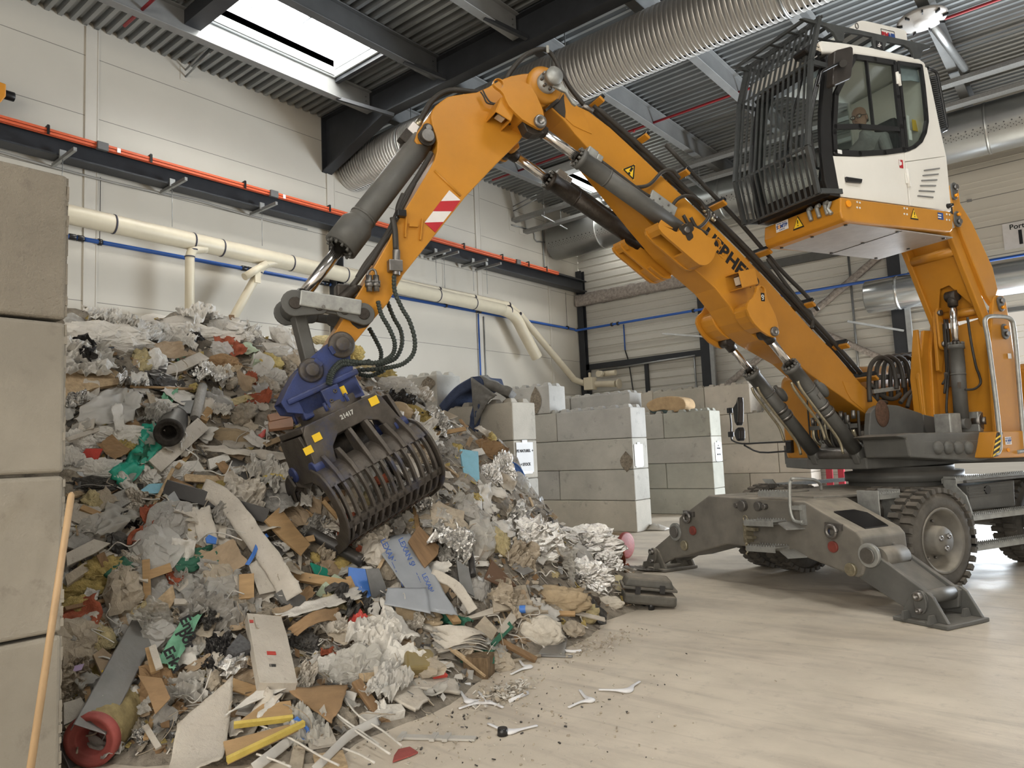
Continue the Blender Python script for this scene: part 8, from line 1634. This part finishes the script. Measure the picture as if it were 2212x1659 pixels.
for k, q in enumerate(([(400, 300), (470, 290), (540, 350), (585, 360)], [(410, 320), (480, 340), (530, 390)], [(430, 290), (500, 380)], [(380, 370), (480, 330), (560, 370)])): Rd('white_tube', H0, q, .009, PM['white'], '%s thin white plastic tube looping on the right crest' % ['uppermost', 'second', 'third', 'lowest'][k], 'tube', .16, group='thin white tubes')
Bm('wood_profile', H0, (680, 435), (815, 500), .08, .03, PM['woodd'], 'brown grooved wooden profile left of the sign wall', 'wood', .1)
# ---- things on the floor beside the heap
def flat(pts, c=H8): return [onz(x, y, .012) for x, y in cpx(c, pts)]
CLIPM = mat('white_plastic_clip', (.72, .72, .74), .4, 0, .04, 6)
def clip(pts, wide, label, c=H8):
    P = flat(pts, c); m = MB(); C_ = cr(P, 6); k0 = wide*6; rr = [.011+.022*math.exp(-((i-k0)/4.0)**2) for i in range(len(C_))]; m.tube(C_, rr, 8, squash=.45); return tag(m.build('plastic_clip', CLIPM), label, 'plastic clip', 'white clips on the floor')
clip([(570, 785), (650, 820), (730, 850), (830, 830), (960, 800)], 2, 'white bent plastic clip on the floor beside the small black cap')
clip([(1300, 518), (1340, 570), (1385, 598), (1310, 612), (1212, 655)], 2, 'white V-shaped plastic clip in the middle of the open floor')
clip([(1450, 515), (1570, 518), (1680, 522), (1720, 485), (1775, 450)], 2, 'white bent plastic clip farthest right on the floor')
clip([(340, 665), (440, 632), (540, 612), (620, 628), (685, 655)], 2, 'white plastic clip nearest the heap, the long lower one')
clip([(350, 530), (385, 580), (420, 608), (480, 600), (530, 598)], 2, 'white plastic clip nearest the heap, the upper one')
clip([(815, 272), (850, 320), (895, 332), (830, 355), (752, 392)], 2, 'dusty white clip beside the rod behind the wood-wool block')
m = MB(); P = flat([(495, 538), (520, 560), (532, 592)]); m.tube(cr(P, 4), .011, 8); tag(m.build('plastic_rod', CLIPM), 'tiny curved white rod touching the upper clip', 'rod'); m = MB(); m.tube(flat([(742, 605), (885, 540)]), .013, 8); tag(m.build('plastic_rod', CLIPM), 'straight white plastic rod right of the crumb patch', 'rod')
m = MB(); m.tube(flat([(325, 482), (430, 470)]), .011, 8); tag(m.build('plastic_rod', CLIPM), 'short white rod at the edge of the white foam sheets', 'rod')
m = MB(); p = flat([(685, 862)])[0]; m.cyl(p-V(0, 0, .01), p+V(0, 0, .03), .032, .028, 14); tag(m.build('black_puck', BLACK), 'small round black cap on the floor', 'cap')
m = MB(); a_, b_ = flat([(-130, 890), (470, 905)]); m.bar(a_, b_, .05, .012, MUP); o = tag(m.build('plastic_rail', PM['clear2']), 'long flat whitish plastic rail lying on the floor in front of the heap', 'rail')
for f in (.02, .45, .62): m = MB(); p = a_+(b_-a_)*f; m.box(p+V(0, 0, .004), (.03, .10, .016), (nrm(b_-a_), np.cross(MUP, nrm(b_-a_)), MUP)); m.build('cross_tab', PM['clear2'], o)
m = MB(); m.tube(flat([(560, 335), (760, 290), (985, 245)]), .016, 8); tag(m.build('metal_rod', PM['beige']), 'long brownish rod on the floor behind the wood-wool block', 'rod')
m = MB(); m.bar(*flat([(970, 240), (1240, 250)]), .03, .012, MUP); tag(m.build('perforated_strip', PM['steel']), 'dark perforated metal strip on the floor by the steel plate', 'strip')
m = MB(); m.tube(cr(flat([(1180, 205), (1250, 212), (1310, 205)]), 4), .012, 8); tag(m.build('plastic_rod', CLIPM), 'white rod on the floor right of the steel plate', 'rod')
c = onz(1028, 1465, 0); m = MB(); m.box(c+V(-.02, .06, .075), (.19, .17, .15), (nrm(V(.9, .4, 0)), nrm(V(-.4, .9, 0)), MUP)); o = tag(m.build('wood_wool_block', mat('brown_layered_fibre', (.19, .13, .075), .95, 0, .4, 30, 1.0, 60, stretch=(1, 1, .3)), bevel=.006), 'brown layered fibre block standing on the floor at the heap edge', 'block')
m = MB(); P = flat([(-1, -1)])
hd = [onz(x, y, .006) for x, y in cpx(H4, [(940, 1622), (950, 1580), (980, 1535), (1060, 1518), (1118, 1555), (1060, 1580)])]; m.prism(hd, V(0, 0, .008)); tag(m.build('half_disc', PM['pink']), 'dull red half round plate on the floor at the bottom', 'plate')
# black carrying case
c = onz(1385, 1318, 0); ux, uy = nrm(V(.80, .58, 0)), nrm(V(-.58, .80, 0)); cs = thing('carry_case', c, 'dusty black hard carrying case lying on the floor right of the heap', 'case'); LAND.append((1385, 1290, 'black case')); AX3 = (ux, uy, MUP); tl = nrm(V(.80, .58, -.12)); AX3 = (tl, uy, np.cross(tl, uy))
CASEM = mat('dusty_black_case', (.055, .055, .05), .55, 0, .25, 8, .2, 30, dust=.8)
m = MB(); m.box(c+V(0, .16, .10), (.52, .34, .11), AX3, taper=1.0); m.build('case_bottom', CASEM, cs, bevel=.03, seg=3); m = MB(); m.box(c+V(0, .16, .205), (.54, .36, .025), AX3); m.build('case_rim', CASEM, cs, bevel=.006); m = MB(); m.box(c+V(.0, .16, .26), (.50, .32, .10), AX3, taper=.86); m.build('case_lid', CASEM, cs, bevel=.03, seg=3)
for k in (-.12, .12): m = MB(); m.box(c+ux*k+V(0, .16, .2)-uy*.185, (.05, .02, .07), AX3); m.build('latch', BLACK, cs)
m = MB(); m.cyl(c+ux*.1+V(0, 0, .0), c+ux*.1+V(0, 0, .07), .03); m.cyl(c-ux*.1+V(0, .25, .0), c-ux*.1+V(0, .25, .07), .03); m.build('foot', BLACK, cs)
# fallen filter behind
c = onz(1318, 1208, 0); d = nrm(V(.9, -.1, 0)); ff = thing('fallen_filter', c, 'brown cylindrical filter with red end lying on the floor near the outrigger foot', 'filter'); LAND.append((1318, 1185, 'fallen filter')); m = MB(); m.lathe([(k*.012, .185+(.003 if k % 2 else 0)) for k in range(36)], c-d*.25+V(0, .18, .19), d, 36); m.build('filter_body', mat('dull_tan_filter', (.26, .20, .13), .9, 0, .2, 20), ff)
m = MB(); m.lathe([(.41, .19), (.45, .19), (.46, .16), (.46, .001)], c-d*.25+V(0, .18, .19), d, 36); m.build('end_ring', PM['pink'], ff); m = MB(); m.lathe([(0, .001), (-.01, .16), (-.02, .19), (.02, .19)], c-d*.25+V(0, .18, .19), d, 36); m.build('end_ring', PM['pink'], ff)
m = MB(); q = [onz(x, y, 0) for x, y in cpx(H5, [(1350, 1045), (1660, 1035), (1690, 1075), (1380, 1070)])]
m.grid(lambda u_, w_: q[0]*(1-u_)*(1-w_)+q[1]*u_*(1-w_)+q[2]*u_*w_+q[3]*(1-u_)*w_+V(0, 0, .02+.03*abs(mnoise.noise(Vector((u_*9, w_*4, 2))))), 24, 8); tag(m.build('black_film', PM['black'], solid=.002), 'flat black plastic film on the floor by the far outrigger foot', 'plastic film')
c = onz(1419, 1145, 0); m = MB(); m.grid(lambda u_, w_: c+V((u_-.5)*.5, (w_-.5)*.3, .02+.1*math.sin(u_*3)*math.sin(w_*3)*(.6+abs(mnoise.noise(Vector((u_*5, w_*5, 1)))))), 12, 10); tag(m.build('white_rag', PM['white'], solid=.003), 'small white rag on the floor at the foot of the middle block wall', 'cloth')
# mattress folded over the sign wall, foam slab on the third wall
mt = thing('mattress', V(-8.0, 8.9, 2.42), 'folded blue edged mattress hanging over the sign wall behind the heap', 'mattress')
Pm = lambda x, y, Y: ony(780+x/2.572, 780+y/2.572, Y)
m = MB(); A = [Pm(430, 250, 8.66), Pm(520, 150, 8.66), Pm(620, 88, 8.66), Pm(655, 115, 8.66), Pm(610, 330, 8.62), Pm(580, 400, 8.60)]
C_ = cr(A[:3], 6); rings = []
for i, p in enumerate(C_): t = nrm(C_[min(i+1, len(C_)-1)]-C_[max(i-1, 0)]); n_ = np.cross(t, V(0, 1, 0)); rings.append([p+n_*.02, p+V(0, .75, 0)+n_*.02, p+V(0, .75, 0)-n_*.16+.0*n_, p-n_*.16])
m.loft(rings, True, False); m.build('left_half', PM['navy'], mt, bevel=.03, seg=2)
C_ = cr([A[2], Pm(640, 140, 8.66), Pm(625, 260, 8.63), Pm(600, 400, 8.62)], 6); m = MB(); m.loft([[p+V(-.02, -.03+.012*math.sin(i*1.7), 0), p+V(.16, -.03, 0), p+V(.16, .05, 0), p+V(-.02, .05, 0)] for i, p in enumerate(C_)], True, False); m.build('hanging_edge', PM['navy'], mt, bevel=.02)
m = MB(); q = [Pm(655, 110, 8.66), Pm(830, 175, 8.75), ony(780+850/2.572, 780+205/2.572, 9.5), ony(780+690/2.572, 780+95/2.572, 9.5)]; q2 = [Pm(640, 330, 8.64), Pm(720, 205, 8.66)]
m.grid(lambda u_, w_: q[0]*(1-u_)*(1-w_)+q[1]*u_*(1-w_)+q[2]*u_*w_+q[3]*(1-u_)*w_+V(0, 0, .05*mnoise.noise(Vector((u_*4, w_*4, 3)))), 14, 10); m.build('quilted_top', PM['quilt'], mt, solid=.14, bevel=.0)
m = MB(); m.grid(lambda u_, w_: (A[2]*(1-u_)+Pm(760, 190, 8.66)*u_)*(1-w_)+(Pm(640, 360, 8.62)*(1-u_)+Pm(715, 215, 8.64)*u_)*w_+V(0, -.03+.03*mnoise.noise(Vector((u_*5, w_*5, 8))), 0), 12, 12); m.build('hanging_cover', PM['quilt'], mt, solid=.03)
fs_ = thing('foam_slab', ony(1440, 888, 16.2), 'sandy foam slab lying on top of the third block wall', 'foam'); Pf = [ony(780+x/2.572, 780+y/2.572, 16.1) for x, y in ((1585, 235), (1640, 205), (1720, 195), (1780, 205), (1802, 235), (1795, 265), (1740, 285), (1680, 270), (1620, 280), (1590, 262))]
m = MB(); m.prism(cr(Pf, 3, True), V(0, .55, 0)); m.build('slab', PM['foam'], fs_, bevel=.03); m = MB(); Pu = [ony(780+x/2.572, 780+y/2.572, 16.15) for x, y in ((1595, 262), (1680, 272), (1790, 262), (1770, 285), (1690, 292), (1610, 288))]; m.prism(Pu, V(0, .5, 0)); m.build('torn_backing', mat('teal_grey_textile', (.10, .14, .14), .9, 0, .3, 12), fs_)
# ================================================================== THE MANY SMALLER PIECES OF THE HEAP
RS = random.Random(77)
KINDS = [  # weight, name, material choices (key, word), category, shape
 (15, 'film_scrap', (('white', 'white'), ('white', 'white'), ('offwhite', 'dusty white'), ('clear2', 'milky'), ('clear2', 'milky')), 'plastic film', 'crump'),
 (16, 'film_sheet', (('clear', 'clear'), ('clear2', 'milky'), ('grey', 'grey'), ('white', 'white')), 'plastic film', 'sheet'),
 (13, 'paper_scrap', (('offwhite', 'dusty white'), ('white', 'white'), ('beige', 'beige')), 'paper', 'paper'),
 (12, 'cardboard_scrap', (('card', 'brown'), ('cardd', 'dusty brown'), ('cardd', 'dusty brown')), 'cardboard', 'card'),
 (13, 'wood_offcut', (('wood', 'pale'), ('woodd', 'dark brown'), ('osb', 'chipboard'), ('offwhite', 'whitewashed')), 'wood', 'wood'),
 (7, 'flat_scrap', (('offwhite', 'dusty white'), ('beige', 'beige'), ('grey', 'grey'), ('steel', 'grey metal')), 'panel', 'panel'),
 (8, 'fluff_clump', (('fluff', 'beige'), ('woolp', 'pale yellow'), ('fluff', 'beige'), ('wool', 'yellow')), 'fluff', 'fluff'),
 (6, 'plastic_string', (('white', 'white'), ('beige', 'beige'), ('white', 'white')), 'string', 'string'),
 (3, 'rag', (('tan', 'tan'), ('rust', 'rust coloured'), ('dgreen', 'dark green'), ('grey', 'grey')), 'cloth', 'rag'),
 (2, 'foil_scrap', (('foil', 'silver'),), 'foil', 'crump'),
 (2, 'dark_scrap', (('black', 'black'), ('dark', 'black')), 'plastic film', 'crump'),
 (1, 'coloured_scrap', (('red', 'red'), ('blue', 'blue'), ('yellow', 'yellow'), ('teal', 'teal green'), ('green', 'green')), 'plastic scrap', 'panel')]
WT = [k[0] for k in KINDS]; USED = {}
def describe(word, noun, x, y, size):
    cand = sorted(LAND, key=lambda l: math.hypot(l[0]-x, l[1]-y)); base = '%s %s %s' % (size, word, noun)
    def rel(l):
        dx, dy = x-l[0], y-l[1]; d = math.hypot(dx, dy); far = 'just ' if d < 75 else ('' if d < 150 else 'well '); a = math.degrees(math.atan2(-dy, dx)) % 360
        w_ = ['right of', 'above right of', 'above', 'above left of', 'left of', 'below left of', 'below', 'below right of'][int(((a+22.5) % 360)//45)]
        return far+w_+' the '+l[2]
    for l in cand[:5]:
        s_ = base+' '+rel(l)
        if s_ not in USED and len(s_.split()) <= 16: USED[s_] = 1; return s_
    for i in range(4):
        for j in range(i+1, 7):
            s_ = base+' between the %s and the %s' % (cand[i][2], cand[j][2])
            if s_ not in USED and len(s_.split()) <= 16: USED[s_] = 1; return s_
    return base+' '+rel(cand[0])
def piece(shape, P, nn, mt, name, size, r_):
    v = nrm(CAMP-P); nn = nrm(nn+v*.25); a = r_.uniform(0, 6.28); e1, e2 = perp(nn); ex = e1*math.cos(a)+e2*math.sin(a); ey = np.cross(nn, ex); s_ = r_.random()*90; m = MB(); kw = {}
    tl = r_.gauss(0, .35); ex = nrm(ex+nn*tl); ey = np.cross(nn, ex); nz2 = np.cross(ex, ey)
    if shape == 'crump' and r_.random() < .6:
        w_, h_ = size*r_.uniform(1.0, 1.5), size*r_.uniform(.7, 1.1); bw = r_.uniform(-.5, .5)
        def fn(u_, w2):
            q = Vector((u_*3+s_, w2*3, s_)); k = mnoise.noise(q)+1.1*(.5-abs(mnoise.noise(q*2)))+.7*(.5-abs(mnoise.noise(q*4.3)))+.45*(.5-abs(mnoise.noise(q*8.7)))+r_.gauss(0, .045); eu = 1+.45*mnoise.noise(Vector((w2*4, s_, 1))); ev = 1+.45*mnoise.noise(Vector((u_*4, s_, 5)))
            return P+ex*(u_-.5)*w_*eu+ey*(w2-.5)*h_*ev+nz2*(size*.34*k+bw*size*(w2-.5)**2+.03)
        m.grid(fn, 24, 20, False); kw = dict(solid=.002)
    elif shape == 'crump':
        A_, B_, Dp = size*.55, size*r_.uniform(.28, .5), size*r_.uniform(.16, .3); rings = []
        for i in range(13):
            t = math.pi*min(max(i/12, .02), .98); ring = []
            for k in range(20):
                ph = 2*math.pi*k/20; n_ = V(math.sin(t)*math.cos(ph)+r_.gauss(0, .06), math.sin(t)*math.sin(ph)+r_.gauss(0, .06), math.cos(t)); q = Vector(n_*2.6+V(s_, 0, 0)); f = 1+.35*(mnoise.noise(q)+1.1*(.5-abs(mnoise.noise(q*2.2)))+.8*(.5-abs(mnoise.noise(q*4.6))))
                ring.append(P+ex*n_[0]*A_*f+ey*n_[1]*B_*f+nz2*(n_[2]*Dp*f+Dp*.4))
            rings.append(ring)
        m.loft(rings, True, False)
    elif shape in ('sheet', 'paper', 'card', 'rag'):
        w_, h_ = size*r_.uniform(.8, 1.2), size*r_.uniform(.4, .8); amp = {'sheet': .16, 'paper': .07, 'card': .05, 'rag': .2}[shape]*size; bw = r_.uniform(-.2, .3)*size; n = 12 if shape in ('sheet', 'rag') else 8
        def fn(u_, w2):
            eu = 1+.25*mnoise.noise(Vector((w2*4, s_, 1))); ev = 1+.3*mnoise.noise(Vector((u_*4, s_, 5))); q = Vector((u_*3+s_, w2*3, s_))
            k = mnoise.noise(q)+.8*(.5-abs(mnoise.noise(q*2.3)))+.4*mnoise.noise(q*5)
            return P+ex*(u_-.5)*w_*eu+ey*(w2-.5)*h_*ev+nz2*(amp*k+bw*(u_-.5)**2*2+.03)
        m.grid(fn, n, n, shape != 'card'); kw = dict(solid=.005 if shape == 'card' else .0025)
    elif shape == 'wood':
        Ln, w_, t_ = size*r_.uniform(1.0, 2.2), r_.uniform(.025, .08), r_.uniform(.012, .03); m.box(P+nz2*(t_/2+.02), (Ln, w_, t_), (ex, ey, nz2)); kw = dict(bevel=.002)
    elif shape == 'panel':
        n = r_.choice((4, 4, 5)); pts = []
        for k in range(n): t = 2*math.pi*(k+r_.uniform(-.25, .25))/n; pts.append(P+ex*math.cos(t)*size*.6+ey*math.sin(t)*size*r_.uniform(.3, .45)+nz2*.03)
        m.prism(pts, nz2*r_.uniform(.008, .03)); kw = dict(bevel=.002)
    elif shape == 'fluff':
        A_, B_, Dp = size*.5, size*.36, size*.22; rings = []
        for i in range(15):
            t = math.pi*min(max(i/14, .02), .98); ring = []
            for k in range(24):
                ph = 2*math.pi*k/24; n_ = V(math.sin(t)*math.cos(ph), math.sin(t)*math.sin(ph), math.cos(t)); q = Vector(n_*4+V(s_, 0, 0)); f = 1+.4*mnoise.noise(q)+.3*mnoise.noise(q*3)+.2*mnoise.noise(q*7); ring.append(P+ex*n_[0]*A_*f+ey*n_[1]*B_*f+nz2*(n_[2]*Dp*f+Dp*.3))
            rings.append(ring)
        m.loft(rings)
    elif shape == 'string':
        pts = []; q = P-ex*size*.9
        for k in range(7): pts.append(q+ex*size*.3*k+ey*r_.gauss(0, size*.22)+nz2*(.03+abs(r_.gauss(0, .04))))
        m.tube(cr(pts, 4), r_.uniform(.003, .006), 5)
    return m.build(name, mt, None, **kw)
NOUN = {'film_scrap': 'film crumple', 'film_sheet': 'film sheet', 'paper_scrap': 'paper scrap', 'cardboard_scrap': 'cardboard scrap', 'wood_offcut': 'wood offcut', 'flat_scrap': 'flat panel scrap', 'fluff_clump': 'fluff clump', 'plastic_string': 'string', 'rag': 'rag', 'foil_scrap': 'foil scrap', 'dark_scrap': 'crumpled scrap', 'coloured_scrap': 'plastic scrap'}
def inside(x, y, p):
    c = False; j = len(p)-1
    for i in range(len(p)):
        if (p[i][1] > y) != (p[j][1] > y) and x < (p[j][0]-p[i][0])*(y-p[i][1])/(p[j][1]-p[i][1]+1e-9)+p[i][0]: c = not c
        j = i
    return c
CELL = 32; cnt = 0
yy = 705
while yy < 1655:
    xx = 150+(CELL/2 if int(yy/CELL) % 2 else 0)
    while xx < 1400:
        x, y = xx+RS.uniform(-14, 14), yy+RS.uniform(-14, 14); xx += CELL
        P = hit(x, y)
        if not (P[2] > .03 and P[0] > -12.5 and P[1] < 8.9 and P[2] <= hgt(P[0], P[1])+.05): continue
        if P[2] > topx(P)[2]*0+3.9 or any(math.hypot(l[0]-x, l[1]-y) < 20 for l in LAND): continue
        if any(e and inside(x, y, e) for e in EXC) and RS.random() < .9: continue
        k = RS.choices(range(len(KINDS)), WT)[0]
        if y < 830 and x < 650 and RS.random() < .45: k = 0
        _, nm, mts, cat, shp = KINDS[k]; key, word = RS.choice(mts)
        if nm == 'film_scrap':
            key, word = (('white', 'white') if RS.random() < .75 else ('clear2', 'milky')) if (y < 1080 and x < 620) else RS.choice((('offwhite', 'dusty white'), ('grey', 'grey'), ('clear2', 'milky'), ('beige', 'beige'), ('clear', 'clear'), ('offwhite', 'dusty white'), ('beige', 'beige'), ('white', 'white')))
        near = np.linalg.norm(P-CAMP); sz = RS.choice((.14, .18, .22, .28, .34))*(1 if near > 5.5 else .75)
        if shp == 'fluff': sz *= .8
        sw = 'small' if sz < .17 else ('medium' if sz < .26 else 'large')
        o = piece(shp, P+hnorm(P[0], P[1])*RS.uniform(-.01, .05), hnorm(P[0], P[1]), PM[key], nm, sz, RS)
        tag(o, describe(word, NOUN[nm], x, y, sw), cat, NOUN[nm]+'s in the heap'); cnt += 1
    yy += CELL
# what nobody could count: chips, threads and crumbs
def scraps(name, n, fn, mats, label, cat, smin, smax):
    m = MB()
    for i in range(n):
        q = fn()
        if q is None: continue
        P, nn = q; s_ = RS.uniform(smin, smax); mi = RS.randrange(len(mats)); a = RS.uniform(0, 6.28); nn = nrm(nn+V(RS.gauss(0, .5), RS.gauss(0, .5), RS.gauss(0, .3))); e1, e2 = perp(nn); ex = e1*math.cos(a)+e2*math.sin(a); ey = np.cross(nn, ex)
        t = RS.random()
        if t < .5: m.prism([P-ex*s_-ey*s_*.5, P+ex*s_*RS.uniform(.6, 1)-ey*s_*.6, P+ex*s_*.8+ey*s_*RS.uniform(.3, .8), P-ex*s_*RS.uniform(.4, 1)+ey*s_*.5], nn*.006, mi)
        elif t < .75: m.box(P, (s_*2.6, s_*.35, s_*.2), (ex, ey, nn), mi)
        else: m.add([P-ex*s_+nn*s_*.2, P-ey*s_*.6, P+ex*s_*.9+nn*s_*.3, P+ey*s_*.7+nn*s_*.5], [(0, 1, 2, 3)], False, mi)
    o = m.build(name, mats, None, origin=(-6, 5, 0)); return tag(o, label, cat, None, 'stuff')
def on_heap():
    x, y = RS.uniform(148, 1400), RS.uniform(690, 1655); P = hit(x, y)
    if P[2] < .02 or P[0] < -12.5 or P[2] > hgt(P[0], P[1])+.05: return None
    n_ = hnorm(P[0], P[1]); return P+n_*RS.uniform(-.005, .03), n_
scraps('loose_chips', 9000, on_heap, [PM[k] for k in ('offwhite', 'beige', 'cardd', 'fluff', 'woodd', 'white', 'grey', 'fluff', 'wool', 'black', 'steel')], 'countless small chips and scraps lying all over the waste heap', 'debris', .012, .05)
m = MB()
for i in range(520):
    q = on_heap()
    if q is None: continue
    P, nn = q; pts = [P]; d = V(RS.gauss(0, 1), RS.gauss(0, 1), RS.gauss(0, .5)); 
    for k in range(5): d = nrm(d+V(RS.gauss(0, .5), RS.gauss(0, .5), RS.gauss(0, .4))); pts.append(pts[-1]+d*RS.uniform(.03, .08)); pts[-1][2] = max(pts[-1][2], hgt(pts[-1][0], pts[-1][1])+.01)
    m.tube(cr(pts, 2), RS.uniform(.0015, .004), 4, mi=RS.randrange(3))
tag(m.build('loose_threads', [PM['white'], PM['fluff'], PM['beige']], None, origin=(-6, 5, 0)), 'countless thin threads and fibres tangled over the waste heap', 'debris', None, 'stuff')
def on_floor():
    x, y = RS.gauss(950, 230), RS.gauss(1490, 110)
    if not (560 < x < 2200 and 1230 < y < 1655): return None
    P = onz(x, y, .004)
    if hgt(P[0], P[1]) > .01: return None
    return P, MUP
scraps('floor_crumbs', 1500, on_floor, [PM['offwhite'], PM['beige'], PM['fluff'], PM['dark'], PM['offwhite']], 'crumbs of debris sprinkled over the floor in front of the heap', 'debris', .003, .011)
c = onz(1088, 1500, 0)
scraps('crumb_patch', 220, lambda: (c+V(RS.gauss(0, .07), RS.gauss(0, .12), RS.uniform(.004, .04)), MUP), [PM['offwhite'], PM['white'], PM['beige']], 'small patch of white shreds on the floor beside the white clips', 'debris', .008, .025)
c2_ = onz(1300, 1392, 0)
scraps('crumb_patch', 260, lambda: (c2_+V(RS.gauss(0, .10), RS.gauss(0, .3), RS.uniform(.003, .012)), MUP), [PM['offwhite'], PM['beige'], PM['fluff']], 'line of pale crumbs on the floor right of the round woven sack', 'debris', .004, .014)
